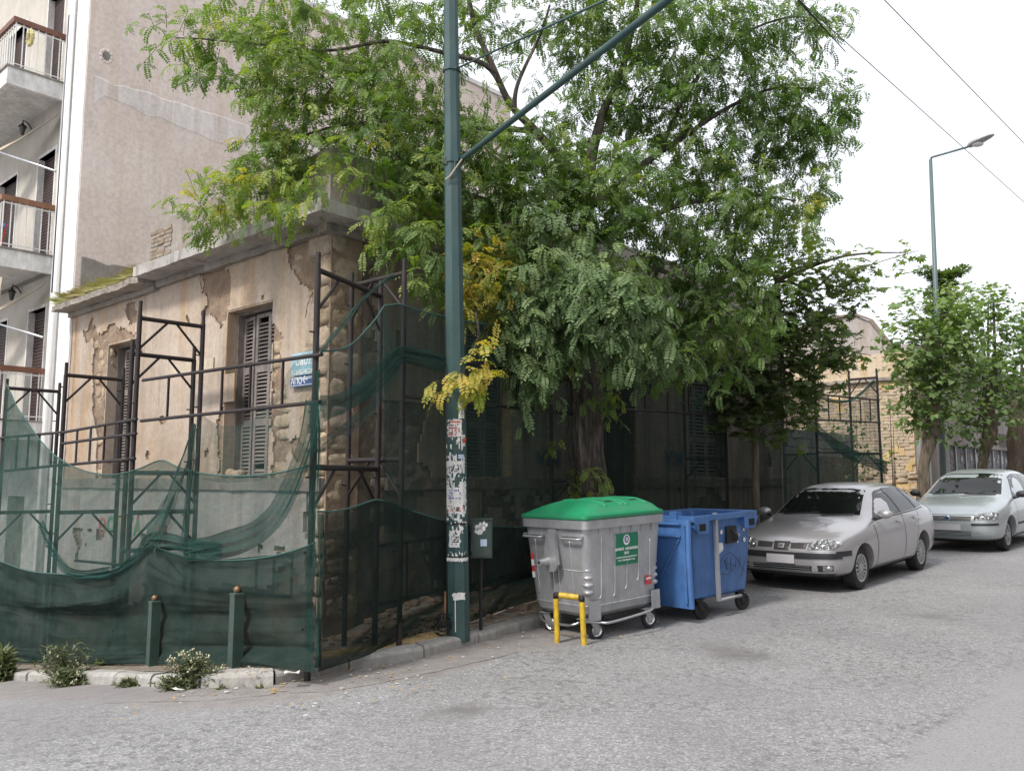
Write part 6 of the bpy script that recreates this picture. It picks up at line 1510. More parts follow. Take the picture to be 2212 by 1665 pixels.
# ================================================================= OPPOSITE SIDE OF THE STREET (seen only as reflections and shade)
OP = Vector((3.77, 13.67, 0))+nB*12.5; FO = frame(OP, b, -nB)
opp = thing('opposite_building', 'pale balconied block across the street, mirrored in the car windows', 'building', OP+ZU*-1.6)
ow = [(s_+.6, s_+2.0, z_, z_+2.1) for s_ in range(-12, 34, 4) for z_ in (0,)]
for fl in range(4):
    z_ = -2.0+3.1*fl; mb = MB(); walls(mb, FO, -12, 34, z_-.0, z_+3.1, [(s_+.8, s_+2.4, z_+.9, z_+2.6) for s_ in range(-12, 34, 4)], -.4, 0); mb.build('wall', M_facade, opp)
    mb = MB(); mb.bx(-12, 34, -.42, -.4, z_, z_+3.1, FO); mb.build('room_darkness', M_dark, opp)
    if fl:
        for s_ in range(-11, 33, 8): mb = MB(); mb.bx(s_, s_+5, 0, 1.1, z_-.15, z_, FO); mb.bx(s_, s_+5, 1.05, 1.1, z_, z_+.9, FO); mb.build('balcony', M_white_dirty, opp)
# ================================================================= FOLIAGE
rs_ = np.random.RandomState(5)
def mesh_np(name, V, faces_n, F, mat, tint, parent, kind=None):
    """V (n,3) ; F flat loop indices; all faces have faces_n corners"""
    off, w = origin_of(parent); V = V-np.array(off) if parent is not None else V
    me = bpy.data.meshes.new(name); nf = len(F)//faces_n
    me.vertices.add(len(V)); me.vertices.foreach_set('co', V.astype(np.float32).ravel())
    me.loops.add(len(F)); me.loops.foreach_set('vertex_index', F.astype(np.int32))
    me.polygons.add(nf); me.polygons.foreach_set('loop_start', np.arange(0, len(F), faces_n, dtype=np.int32)); me.polygons.foreach_set('loop_total', np.full(nf, faces_n, np.int32))
    me.update(calc_edges=True); me.attributes.new('tint', 'FLOAT', 'POINT').data.foreach_set('value', tint.astype(np.float32)); me.materials.append(mat)
    o = bpy.data.objects.new(name, me); COL.objects.link(o); o.parent = parent
    if kind: o['kind'] = kind
    return o
def leaflet(c, d, n, L, Wd, fold=.15):
    """6-cornered oval leaflet from base c along d, plane normal n"""
    d = np.array(d)/np.linalg.norm(d); n = np.array(n)/np.linalg.norm(n); s = np.cross(n, d); s /= np.linalg.norm(s)
    return [c, c+d*L*.3+s*Wd*.46+n*fold*Wd*.4, c+d*L*.72+s*Wd*.44+n*fold*Wd*.4, c+d*L, c+d*L*.72-s*Wd*.44+n*fold*Wd*.4, c+d*L*.3-s*Wd*.46+n*fold*Wd*.4]
def pinnate(droop, pairs=7, L=.21, ll=.046, lw=.0215, seed=0):
    r = np.random.RandomState(seed); V = []; p = np.zeros(3); th = 0; step = L/(pairs+1.0)
    for k in range(pairs+1):
        th = droop*(k/pairs)**1.1; d = np.array([math.cos(th), 0, -math.sin(th)]); n = np.array([math.sin(th), 0, math.cos(th)]); p = p+d*step
        f = .7+.5*math.sin(math.pi*(k+1)/(pairs+2))
        if k == pairs: V += leaflet(p, d, n+r.normal(0, .15, 3), ll*f*1.1, lw*f); break
        for s in (1, -1):
            dd_ = d*.42+np.array([0, s, 0])*.9+n*r.uniform(-.25, .15); V += leaflet(p, dd_, n+np.array([0, s*r.uniform(-.35, .35), 0])+r.normal(0, .15, 3), ll*f*r.uniform(.85, 1.1), lw*f*r.uniform(.9, 1.1))
    return np.array(V)
def maple(seed=0, R=.085):
    pts = [(0, .0), (.25, -.30), (.85, -.42), (.62, -.02), (1.1, .28), (.52, .42), (.55, .95), (.2, .62), (0, 1.45), (-.2, .62), (-.55, .95), (-.52, .42), (-1.1, .28), (-.62, -.02), (-.85, -.42), (-.25, -.30)]
    r = np.random.RandomState(seed); c = r.uniform(.0, .3)
    return np.array([(y*R+.05, x*R, -c*R*(x*x)-.10*R*y*y+r.normal(0, .03)*R) for x, y in pts])
def heart(seed=0, R=.055):
    r = np.random.RandomState(seed); pts = [(0, 0), (.55, -.28), (1.0, .15), (.85, .85), (.35, 1.4), (0, 1.9), (-.35, 1.4), (-.85, .85), (-1.0, .15), (-.55, -.28)]; c = r.uniform(.1, .4)
    return np.array([(y*R+.03, x*R, c*R*abs(x)*.9-.12*R*y*y) for x, y in pts])
def frames(fwd, up):
    f = fwd/np.linalg.norm(fwd, axis=1)[:, None]; s = np.cross(up, f); s /= (np.linalg.norm(s, axis=1)[:, None]+1e-9); u = np.cross(f, s)
    return np.stack([f, s, u], axis=2)
def scatter(name, tmpls, pos, fwd, up, scale, tint, mat, parent, corners, kind=None):
    Vs, Ts = [], []; which = rs_.randint(0, len(tmpls), len(pos)); M = frames(fwd, up)*scale[:, None, None]
    for k, T in enumerate(tmpls):
        m = which == k
        if not m.any(): continue
        v = np.einsum('nij,vj->nvi', M[m], T)+pos[m][:, None, :]; Vs.append(v.reshape(-1, 3))
        nl = len(T)//corners; tt_ = tint[m][:, None]+rs_.normal(0, .05, (m.sum(), nl)); Ts.append(np.repeat(tt_, corners, axis=1).ravel())
    V = np.concatenate(Vs); t = np.clip(np.concatenate(Ts), 0, 1)
    return mesh_np(name, V, corners, np.arange(len(V)), mat, t, parent, kind)
def ell_points(E, n):
    """random points inside an ellipsoid given in picture px + depth"""
    px, py, rx, ry, Y, dY = E[:6]; out = []
    c = np.array(at(px, py, Y)); sx = rx*Y/1830; sz = ry*Y/1830
    q = rs_.normal(0, 1, (n, 3)); q /= np.linalg.norm(q, axis=1)[:, None]; rr = rs_.uniform(0, 1, n)**(1/2.2)
    return c+q*rr[:, None]*np.array([sx, dY, sz]), q
def nd(v): return v/(np.linalg.norm(v, axis=1)[:, None]+1e-9)
P7 = [pinnate(d, pr, L, seed=s) for s, (d, pr, L) in enumerate([(.5, 7, .22), (.9, 7, .21), (1.2, 8, .24), (.3, 6, .19), (1.5, 7, .22), (.8, 8, .25)])]
def locust(name, ells, mat, parent, dens=1.0, droopy=.5, size=1.0):
    POS, FW, UP, SC_, TI = [], [], [], [], []; tw = []
    for E in ells:
        px, py, rx, ry, Y, dY, k, tint = E
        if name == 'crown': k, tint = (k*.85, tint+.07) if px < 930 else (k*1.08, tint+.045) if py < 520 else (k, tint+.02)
        n = max(2, int(rx*ry*math.pi/560*k*dens)); P, q = ell_points(E, n); c = np.array(at(px, py, Y))
        out = nd(q*np.array([1, 1, .5])+rs_.normal(0, .45, (n, 3))+np.array([0, 0, -.35*droopy]))
        for i in range(n):
            L = rs_.uniform(.22, .42)*size; p0 = P[i]; d = out[i]; m = rs_.randint(5, 9); side = np.cross(d, [0, 0, 1]); side /= np.linalg.norm(side)+1e-6; tb = tint+rs_.normal(0, .09)
            e = p0
            seg = [p0.copy()]
            for j in range(m):
                f = (j+1)/m; e = p0+d*L*f+np.array([0, 0, -.35*droopy*L*f*f]); s = 1 if j % 2 else -1
                ld = d*.45+side*s*(1-f*.5)*.9+np.array([0, 0, -.05-.9*droopy*rs_.uniform(.0, 1)])+rs_.normal(0, .32, 3)
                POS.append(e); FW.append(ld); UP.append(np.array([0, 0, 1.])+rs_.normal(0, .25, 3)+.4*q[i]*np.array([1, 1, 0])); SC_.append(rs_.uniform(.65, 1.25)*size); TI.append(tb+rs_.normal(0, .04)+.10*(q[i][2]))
            seg.append(e); tw.append(seg)
    o = scatter(name, P7, np.array(POS), np.array(FW), np.array(UP), np.array(SC_), np.array(TI), mat, parent, 6)
    mb = MB()
    V = []; F_ = []
    for s in tw:
        p, q = s; i = len(V); r = .004
        for w in (p, q):
            for k in range(3): V.append((w[0]+r*math.cos(k*2.1), w[1]+r*math.sin(k*2.1), w[2]))
        F_ += [(i+k, i+(k+1) % 3, i+3+(k+1) % 3, i+3+k) for k in range(3)]
    mb.add(V, F_); mb.build('twigs', M_twig, parent)
    return o
# ---- black locust -------------------------------------------------------------------
TY = 11.0
tb_ = at(1285, 1095, TY); tree = thing('locust_tree', 'big black locust tree with furrowed twisted trunk spreading over the old house', 'tree', (tb_.x, TY, G(tb_.x, TY)+PAVE))
tp = [(None, 1.35), ((1285, 1100), .30), ((1272, 1055), .235), ((1265, 1000), .215), ((1262, 950), .215), ((1262, 900), .22), ((1258, 860), .20), ((1252, 815), .165), ((1250, 760), .15), ((1243, 715), .165), ((1236, 680), .18)]
pts_ = [Vector((tb_.x+.04, TY, G(tb_.x, TY)+.05))]+[at(p[0][0], p[0][1], TY) for p in tp[1:]]; rad = [.42]+[p[1] for p in tp[1:]]
pp = smooth(pts_, 8); rr = []
for i in range(len(pp)):
    t = i/8; k = min(int(t), len(rad)-2); rr.append(rad[k]+(rad[k+1]-rad[k])*(t-k))
n = 56; rings = []
for i, p in enumerate(pp):
    ring = []
    for k in range(n):
        th = 2*math.pi*k/n; tw_ = th+p.z*.35; f = noise.noise(Vector((math.cos(tw_)*2.6, math.sin(tw_)*2.6, p.z*.45)))*.34+abs(noise.noise(Vector((math.cos(tw_)*6.5, math.sin(tw_)*6.5, p.z*.8))))*-.42+.12*noise.noise(Vector((math.cos(tw_)*14, math.sin(tw_)*14, p.z*3)))+.09
        r = rr[i]*(1+f); ring.append((p.x+r*math.cos(th), p.y+r*math.sin(th), p.z))
    rings.append(ring)
mb = MB(); mb.loft(rings); mb.build('trunk', M_bark, tree, True)
def limb(P, r0, r1, parent, name='branch', mat=None):
    q = smooth([at(*p) for p in P], 6); m = len(q)-1; q = [v+Vector((.05*noise.noise(v*1.3), .05*noise.noise(v*1.3+Vector((9, 0, 0))), .05*noise.noise(v*1.3+Vector((0, 9, 0))))) for v in q]
    mb = MB(); mb.tube(q, [r0+(r1-r0)*(i/m)**.8 for i in range(m+1)], 8); mb.build(name, mat or M_bark, parent, True); return q
LIMBS = []
for P, r0, r1 in (([(1240, 700, 11), (1215, 640, 10.8), (1180, 560, 10.6), (1120, 480, 10.3), (1000, 420, 10.2), (860, 390, 10.2), (720, 400, 10.3), (560, 420, 10.4)], .12, .02),
                  ([(1236, 690, 11), (1262, 600, 11), (1266, 500, 11), (1268, 410, 11), (1275, 330, 11), (1300, 250, 11)], .14, .06),
                  ([(1268, 410, 11), (1225, 350, 10.8), (1160, 280, 10.7), (1112, 232, 10.6), (1075, 170, 10.6), (1030, 60, 10.5), (1000, -60, 10.5)], .075, .03),
                  ([(1112, 232, 10.6), (1120, 180, 10.7), (1160, 100, 10.8), (1190, 10, 10.9)], .035, .015),
                  ([(1100, 220, 10.6), (1060, 150, 10.4), (980, 120, 10.2), (850, 90, 10), (700, 110, 10), (520, 90, 10), (380, 80, 10)], .045, .008),
                  ([(1275, 330, 11), (1300, 250, 11), (1345, 160, 11), (1370, 60, 11), (1390, -80, 11)], .07, .03), ([(1160, 280, 10.7), (1000, 270, 10.3), (850, 260, 10.1), (700, 280, 10.1), (580, 320, 10.2)], .045, .01),
                  ([(1268, 450, 11), (1330, 400, 11), (1420, 330, 11.2), (1520, 270, 11.3), (1640, 200, 11.4), (1760, 190, 11.5)], .07, .012), ([(1266, 520, 11), (1360, 490, 11), (1480, 440, 11.2), (1600, 420, 11.3), (1720, 430, 11.4)], .06, .012),
                  ([(1250, 620, 11), (1340, 590, 11), (1440, 590, 11), (1530, 640, 11), (1600, 700, 11)], .055, .01), ([(1420, 330, 11.2), (1500, 180, 11.2), (1600, 80, 11.2), (1700, 40, 11.2), (1800, 50, 11.2)], .035, .008),
                  ([(1215, 640, 10.8), (1160, 600, 10.2), (1080, 600, 9.8), (1025, 640, 9.4), (1030, 730, 8.8), (1010, 780, 8.2)], .035, .006), ([(1236, 660, 11), (1240, 600, 10.2), (1260, 570, 9.8), (1340, 600, 9.6)], .04, .012)):
    LIMBS.append(limb(P, r0, r1, tree))
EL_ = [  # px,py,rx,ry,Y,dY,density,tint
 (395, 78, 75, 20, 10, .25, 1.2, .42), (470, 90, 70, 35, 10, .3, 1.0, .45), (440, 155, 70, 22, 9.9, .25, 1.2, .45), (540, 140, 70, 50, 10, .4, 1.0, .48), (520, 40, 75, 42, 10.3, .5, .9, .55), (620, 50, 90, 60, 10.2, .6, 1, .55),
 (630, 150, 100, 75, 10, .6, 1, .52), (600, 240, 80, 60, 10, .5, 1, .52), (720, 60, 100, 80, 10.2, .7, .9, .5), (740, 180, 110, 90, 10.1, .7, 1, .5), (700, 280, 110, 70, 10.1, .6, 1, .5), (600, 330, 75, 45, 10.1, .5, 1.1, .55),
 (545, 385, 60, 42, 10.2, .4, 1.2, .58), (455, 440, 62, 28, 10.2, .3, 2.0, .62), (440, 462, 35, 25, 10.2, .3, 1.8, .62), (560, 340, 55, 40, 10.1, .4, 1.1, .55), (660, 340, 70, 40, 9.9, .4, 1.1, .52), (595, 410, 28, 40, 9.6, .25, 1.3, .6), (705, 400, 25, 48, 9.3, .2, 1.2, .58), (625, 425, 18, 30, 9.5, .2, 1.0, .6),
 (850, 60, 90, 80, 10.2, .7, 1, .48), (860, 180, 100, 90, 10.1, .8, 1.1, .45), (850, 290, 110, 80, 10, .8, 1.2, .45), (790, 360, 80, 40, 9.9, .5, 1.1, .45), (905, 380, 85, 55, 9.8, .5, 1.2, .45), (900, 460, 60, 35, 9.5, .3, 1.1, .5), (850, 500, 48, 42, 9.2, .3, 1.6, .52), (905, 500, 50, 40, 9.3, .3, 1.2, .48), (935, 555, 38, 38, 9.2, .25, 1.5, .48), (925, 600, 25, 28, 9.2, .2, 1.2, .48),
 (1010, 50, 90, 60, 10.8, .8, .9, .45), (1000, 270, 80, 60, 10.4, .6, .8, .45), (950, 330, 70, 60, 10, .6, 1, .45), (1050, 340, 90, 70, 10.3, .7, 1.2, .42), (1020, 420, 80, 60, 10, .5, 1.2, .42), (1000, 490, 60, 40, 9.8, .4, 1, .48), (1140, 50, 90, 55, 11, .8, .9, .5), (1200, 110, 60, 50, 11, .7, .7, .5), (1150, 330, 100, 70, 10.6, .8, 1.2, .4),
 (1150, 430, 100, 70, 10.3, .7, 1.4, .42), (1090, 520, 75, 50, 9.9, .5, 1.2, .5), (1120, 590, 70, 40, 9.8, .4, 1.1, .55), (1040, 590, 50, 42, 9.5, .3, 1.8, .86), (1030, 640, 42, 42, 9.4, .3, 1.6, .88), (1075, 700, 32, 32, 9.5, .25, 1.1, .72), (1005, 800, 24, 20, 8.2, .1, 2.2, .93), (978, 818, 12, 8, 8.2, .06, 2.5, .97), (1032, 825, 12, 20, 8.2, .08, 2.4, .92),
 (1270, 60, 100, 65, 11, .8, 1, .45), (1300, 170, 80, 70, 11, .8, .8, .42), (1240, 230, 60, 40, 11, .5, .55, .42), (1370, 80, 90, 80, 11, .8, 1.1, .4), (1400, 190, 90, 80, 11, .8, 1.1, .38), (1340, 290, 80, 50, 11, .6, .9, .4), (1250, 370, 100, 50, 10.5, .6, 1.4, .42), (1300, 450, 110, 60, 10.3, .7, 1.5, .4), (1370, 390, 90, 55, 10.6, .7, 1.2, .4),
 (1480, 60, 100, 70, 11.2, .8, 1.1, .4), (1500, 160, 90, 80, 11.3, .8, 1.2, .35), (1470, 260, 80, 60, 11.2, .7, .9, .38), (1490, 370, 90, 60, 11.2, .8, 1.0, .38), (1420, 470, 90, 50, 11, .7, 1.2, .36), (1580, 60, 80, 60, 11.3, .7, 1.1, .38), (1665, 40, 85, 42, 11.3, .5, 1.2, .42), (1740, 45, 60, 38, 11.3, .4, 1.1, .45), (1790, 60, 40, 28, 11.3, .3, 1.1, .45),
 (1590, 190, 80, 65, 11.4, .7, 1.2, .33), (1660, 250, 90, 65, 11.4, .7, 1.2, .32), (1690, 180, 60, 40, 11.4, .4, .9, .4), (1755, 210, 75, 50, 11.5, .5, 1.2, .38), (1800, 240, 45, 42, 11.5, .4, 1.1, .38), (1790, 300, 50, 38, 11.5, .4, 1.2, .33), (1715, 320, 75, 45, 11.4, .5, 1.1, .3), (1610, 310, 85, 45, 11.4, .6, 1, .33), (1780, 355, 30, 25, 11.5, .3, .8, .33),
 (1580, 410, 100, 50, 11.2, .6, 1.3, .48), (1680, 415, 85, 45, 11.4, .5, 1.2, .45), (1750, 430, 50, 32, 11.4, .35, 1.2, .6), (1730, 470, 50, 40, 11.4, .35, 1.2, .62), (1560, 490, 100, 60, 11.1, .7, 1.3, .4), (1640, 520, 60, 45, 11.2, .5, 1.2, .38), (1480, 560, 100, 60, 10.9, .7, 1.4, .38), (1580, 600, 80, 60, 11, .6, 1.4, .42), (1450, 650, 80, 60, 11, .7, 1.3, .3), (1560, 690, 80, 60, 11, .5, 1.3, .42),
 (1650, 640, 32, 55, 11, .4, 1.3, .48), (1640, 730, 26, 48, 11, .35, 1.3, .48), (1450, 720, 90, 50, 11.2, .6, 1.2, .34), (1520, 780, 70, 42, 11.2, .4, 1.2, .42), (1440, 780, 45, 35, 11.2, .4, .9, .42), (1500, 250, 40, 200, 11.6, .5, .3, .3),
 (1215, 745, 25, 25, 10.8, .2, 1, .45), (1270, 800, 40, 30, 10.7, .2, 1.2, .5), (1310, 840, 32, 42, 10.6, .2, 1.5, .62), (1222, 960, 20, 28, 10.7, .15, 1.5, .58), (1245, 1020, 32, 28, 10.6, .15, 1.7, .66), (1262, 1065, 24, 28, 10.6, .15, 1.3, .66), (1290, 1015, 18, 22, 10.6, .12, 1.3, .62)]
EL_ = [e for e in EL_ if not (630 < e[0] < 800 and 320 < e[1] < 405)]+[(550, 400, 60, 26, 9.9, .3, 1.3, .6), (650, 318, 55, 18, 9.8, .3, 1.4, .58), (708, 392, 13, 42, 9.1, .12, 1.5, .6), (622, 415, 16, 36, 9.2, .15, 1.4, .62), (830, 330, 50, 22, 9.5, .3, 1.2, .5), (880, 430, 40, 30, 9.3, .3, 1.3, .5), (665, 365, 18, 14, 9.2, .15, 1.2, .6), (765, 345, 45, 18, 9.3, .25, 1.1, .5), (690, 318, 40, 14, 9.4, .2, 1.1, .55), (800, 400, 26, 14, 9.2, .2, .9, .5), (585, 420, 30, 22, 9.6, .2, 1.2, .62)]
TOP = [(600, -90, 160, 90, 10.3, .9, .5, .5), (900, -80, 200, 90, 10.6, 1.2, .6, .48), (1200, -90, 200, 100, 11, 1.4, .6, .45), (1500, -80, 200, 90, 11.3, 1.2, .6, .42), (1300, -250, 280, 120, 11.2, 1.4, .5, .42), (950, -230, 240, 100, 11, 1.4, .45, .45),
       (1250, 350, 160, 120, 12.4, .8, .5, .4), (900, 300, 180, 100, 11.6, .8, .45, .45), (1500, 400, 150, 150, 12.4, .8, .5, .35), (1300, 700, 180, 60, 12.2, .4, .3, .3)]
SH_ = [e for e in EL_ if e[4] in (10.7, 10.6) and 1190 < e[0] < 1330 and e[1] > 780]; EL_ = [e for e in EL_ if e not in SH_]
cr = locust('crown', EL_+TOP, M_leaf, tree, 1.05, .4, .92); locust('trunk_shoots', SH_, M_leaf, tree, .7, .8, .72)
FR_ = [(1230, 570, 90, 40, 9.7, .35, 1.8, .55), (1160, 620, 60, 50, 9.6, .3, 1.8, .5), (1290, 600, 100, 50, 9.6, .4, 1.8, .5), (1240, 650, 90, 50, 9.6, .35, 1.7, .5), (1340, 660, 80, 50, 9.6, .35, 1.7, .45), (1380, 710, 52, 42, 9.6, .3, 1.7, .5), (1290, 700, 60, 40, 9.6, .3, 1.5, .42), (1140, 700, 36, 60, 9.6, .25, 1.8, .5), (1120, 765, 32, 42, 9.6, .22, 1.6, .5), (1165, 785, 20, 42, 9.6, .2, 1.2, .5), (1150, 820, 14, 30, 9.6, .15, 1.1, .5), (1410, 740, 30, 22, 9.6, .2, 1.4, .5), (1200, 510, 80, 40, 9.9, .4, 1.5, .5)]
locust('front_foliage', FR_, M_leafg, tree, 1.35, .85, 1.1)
# ---- plane tree ---------------------------------------------------------------------
def leafy(name, lab, loc, ells, tmpls, mat, corners, trunkP, rads, dens, spr, group=None, size=1.0, bmat=None, limbs=(), droop=.3, nb=3):
    t = thing(name, lab, 'tree', loc, group); q = smooth([Vector(p) for p in trunkP], 6); m = len(q); R = []
    for i in range(m):
        u = i/(m-1)*(len(rads)-1); k = min(int(u), len(rads)-2); R.append(rads[k]+(rads[k+1]-rads[k])*(u-k))
    rings = []
    for i, p in enumerate(q): rings.append([(p.x+R[i]*(1+.25*noise.noise(Vector((math.cos(k*.5236)*1.5, math.sin(k*.5236)*1.5, p.z*2.2))))*math.cos(k*.5236), p.y+R[i]*(1+.25*noise.noise(Vector((math.cos(k*.5236)*1.5, math.sin(k*.5236)*1.5, p.z*2.2))))*math.sin(k*.5236), p.z) for k in range(12)])
    mb = MB(); mb.loft(rings); mb.build('trunk', bmat or M_bark2, t, True)
    top = q[-1]
    for E in ells[::nb]:
        c = at(E[0], E[1], E[4]); mid = top.lerp(c, .5)+Vector((0, 0, .15)); qq = smooth([top-ZU*.05, mid, c]); mb = MB(); mb.tube(qq, [.035*size*(1-.8*i/(len(qq)-1)) for i in range(len(qq))], 6); mb.build('branch', bmat or M_bark2, t, True)
    for Pl, r0, r1 in limbs: limb(Pl, r0, r1, t, 'branch', bmat or M_bark2)
    POS, FW, UP, SCL, TI = [], [], [], [], []; V = []; F_ = []
    for E in ells:
        px, py, rx, ry, Y, dY, k, tint = E; n = max(3, int(rx*ry*math.pi/spr*k*dens)); P, qd = ell_points(E, n)
        for i in range(n):
            d = qd[i]*np.array([1, 1, .6])+rs_.normal(0, .5, 3)+np.array([0, 0, .1]); d /= np.linalg.norm(d); L = rs_.uniform(.15, .35)*size; mm = rs_.randint(3, 6); tb = tint+rs_.normal(0, .12)
            side = np.cross(d, [0, 0, 1.]); side /= np.linalg.norm(side)+1e-6; kk = len(V)
            for w in (P[i], P[i]+d*L):
                for z_ in range(3): V.append((w[0]+.004*math.cos(z_*2.1), w[1]+.004*math.sin(z_*2.1), w[2]))
            F_ += [(kk+z_, kk+(z_+1) % 3, kk+3+(z_+1) % 3, kk+3+z_) for z_ in range(3)]
            for j in range(mm):
                e = P[i]+d*L*(j+1)/mm; s = 1 if j % 2 else -1; POS.append(e); FW.append(d*.4+side*s*.8+np.array([0, 0, -droop*rs_.uniform(.2, 1.6)])+rs_.normal(0, .25, 3)); UP.append(np.array([0, 0, 1.])+rs_.normal(0, .35, 3)-np.array([0, .25, 0])); SCL.append(rs_.uniform(.6, 1.2)*size); TI.append(tb+rs_.normal(0, .05)+.1*qd[i][2])
    scatter('crown', tmpls, np.array(POS), np.array(FW), np.array(UP), np.array(SCL), np.array(TI), mat, t, corners)
    mb = MB(); mb.add(V, F_); mb.build('twigs', M_twig, t); return t
MP = [maple(s) for s in range(5)]; HT_ = [heart(s) for s in range(5)]
p2 = at(1632, 1130, 14.2); z2_ = G(p2.x, 14.2)+PAVE
leafy('plane_tree', 'young plane tree with a thin straight trunk and dark lobed leaves right of the locust', (p2.x, 14.2, z2_),
      [(1600, 560, 50, 40, 14.2, .5, .8, .5), (1690, 520, 50, 45, 14.3, .5, .8, .45), (1700, 600, 75, 50, 14.3, .7, 1.3, .45), (1780, 590, 60, 40, 14.3, .5, 1.0, .5), (1850, 575, 45, 28, 14.3, .4, .9, .55), (1905, 560, 50, 16, 14.3, .3, .9, .6), (1960, 545, 35, 11, 14.3, .2, 1.1, .6), (1860, 620, 55, 22, 14.3, .4, .9, .5),
       (1690, 680, 95, 50, 14.2, .8, 1.6, .32), (1790, 680, 60, 45, 14.3, .6, .9, .4), (1850, 650, 40, 20, 14.3, .4, .8, .5), (1740, 750, 90, 50, 14.2, .8, 1.7, .28), (1630, 760, 80, 60, 14.2, .8, 1.8, .2), (1830, 770, 55, 25, 14.2, .5, 1.0, .45), (1600, 840, 70, 50, 14.1, .7, 1.9, .15), (1690, 840, 65, 45, 14.1, .6, 1.7, .2), (1760, 810, 50, 35, 14.1, .5, 1.2, .3),
       (1590, 900, 50, 40, 14.1, .5, 1.6, .15), (1660, 900, 45, 40, 14.1, .5, 1.3, .2), (1730, 870, 35, 28, 14.1, .4, 1.0, .3), (1540, 860, 30, 30, 14.0, .3, .9, .2), (1700, 930, 20, 30, 14, .2, .8, .35), (1530, 920, 18, 22, 14, .2, .6, .2), (1640, 640, 50, 50, 14.3, .5, 1.1, .3)],
      MP, M_leafp, 16, [(p2.x, 14.2, z2_-.1), at(1633, 1000, 14.2), at(1631, 880, 14.2), at(1640, 760, 14.2), at(1660, 660, 14.2), at(1680, 600, 14.2)], [.065, .058, .052, .045, .035, .025], 1.0, 230,
      limbs=[([(1655, 680, 14.2), (1740, 640, 14.3), (1800, 590, 14.3), (1860, 580, 14.3), (1985, 540, 14.3)], .025, .005), ([(1640, 760, 14.2), (1720, 740, 14.2), (1820, 760, 14.2), (1880, 770, 14.2)], .022, .005), ([(1645, 740, 14.2), (1700, 690, 14.2), (1780, 640, 14.3), (1870, 620, 14.3)], .02, .005)], size=1.05)
# ---- mulberries ---------------------------------------------------------------------
def mul(px, Y, lab, ells, pxtop, r, dens=1, lean=0):
    p = at(px, 1050, Y); z0_ = G(p.x, Y)+PAVE
    return leafy('mulberry_tree', lab, (p.x, Y, z0_), ells, HT_, M_leafm, 10, [(p.x-.05, Y, z0_-.1), at(px, 1040, Y), at(px+2, 990, Y), at(px+14, 950, Y), at(px+18+lean, 920, Y), at(pxtop, 860, Y), at(pxtop, 800, Y)], [r, r*.85, r*.8, r*1.1, r*1.1, r*.45, r*.15], dens, 140, 'knotty street trees beyond the cars', 1.35, M_bark2, nb=2)
mul(1996, 20.6, 'knotty-trunked street tree right of the ruin, its leaves over the street lamp post',
    [(1960, 700, 35, 55, 20.6, .6, .6, .5), (1985, 640, 30, 35, 20.6, .4, .45, .5), (2030, 700, 75, 65, 20.6, 1, 1.2, .6), (1990, 760, 60, 50, 20.6, 1, 1.3, .5), (2050, 790, 80, 60, 20.8, 1, 1.4, .5), (1985, 830, 45, 50, 20.6, .8, 1.4, .4), (2020, 880, 55, 45, 20.6, .8, 1.5, .35), (1965, 880, 22, 25, 20.6, .4, 1.0, .4), (2000, 920, 30, 20, 20.6, .4, 1, .4), (2060, 650, 40, 35, 20.6, .5, .8, .6), (1950, 780, 30, 30, 20.6, .4, .8, .5), (1935, 720, 25, 20, 20.6, .3, .6, .5), (2040, 740, 60, 50, 21.2, .8, 1, .45)], 2025, .17)
mul(2122, 23.8, 'knotty-trunked street tree above the silver-blue hatchback',
    [(2100, 680, 60, 55, 23.8, 1, 1.2, .6), (2150, 740, 60, 60, 23.8, 1, 1.3, .5), (2100, 800, 60, 60, 23.8, 1.2, 1.4, .45), (2170, 820, 50, 55, 23.8, 1, 1.2, .5), (2120, 880, 60, 50, 23.8, 1, 1.5, .35), (2170, 890, 40, 40, 23.8, .8, 1.2, .4), (2110, 940, 40, 22, 23.8, .5, 1.1, .35), (2080, 910, 30, 30, 23.8, .5, 1, .35), (2135, 640, 30, 28, 23.8, .4, .7, .6), (2170, 680, 35, 45, 23.8, .5, .6, .45)], 2135, .17)
p5 = at(2200, 960, 26.5)
leafy('mulberry_tree', 'thick-trunked street tree at the right edge of the picture', (p5.x, 26.5, G(p5.x, 26.5)+PAVE), [(2215, 700, 50, 40, 26.5, 1, .9, .5), (2230, 780, 60, 60, 26.5, 1.2, 1, .5), (2215, 860, 50, 50, 26.5, 1, 1.1, .45), (2260, 700, 60, 60, 26.5, 1, .8, .5)], HT_, M_leafm, 10,
      [(p5.x, 26.5, G(p5.x, 26.5)), at(2200, 1040, 26.5), at(2196, 970, 26.5), at(2198, 900, 26.5), at(2205, 830, 26.5)], [.36, .30, .27, .27, .2], 1, 110, 'knotty street trees beyond the cars', 1.4, M_bark2, nb=2)
# dark spiky shoot standing above the crowns
sh = MB(); A_ = at(2152, 860, 23.6); B_ = at(2146, 650, 23.6); sh.tube([A_, B_], [.05, .03], 6); tag(sh.build('bare_stem', M_bark, None, True), 'dark bare upright stem poking out above the right-hand street trees', 'stem')
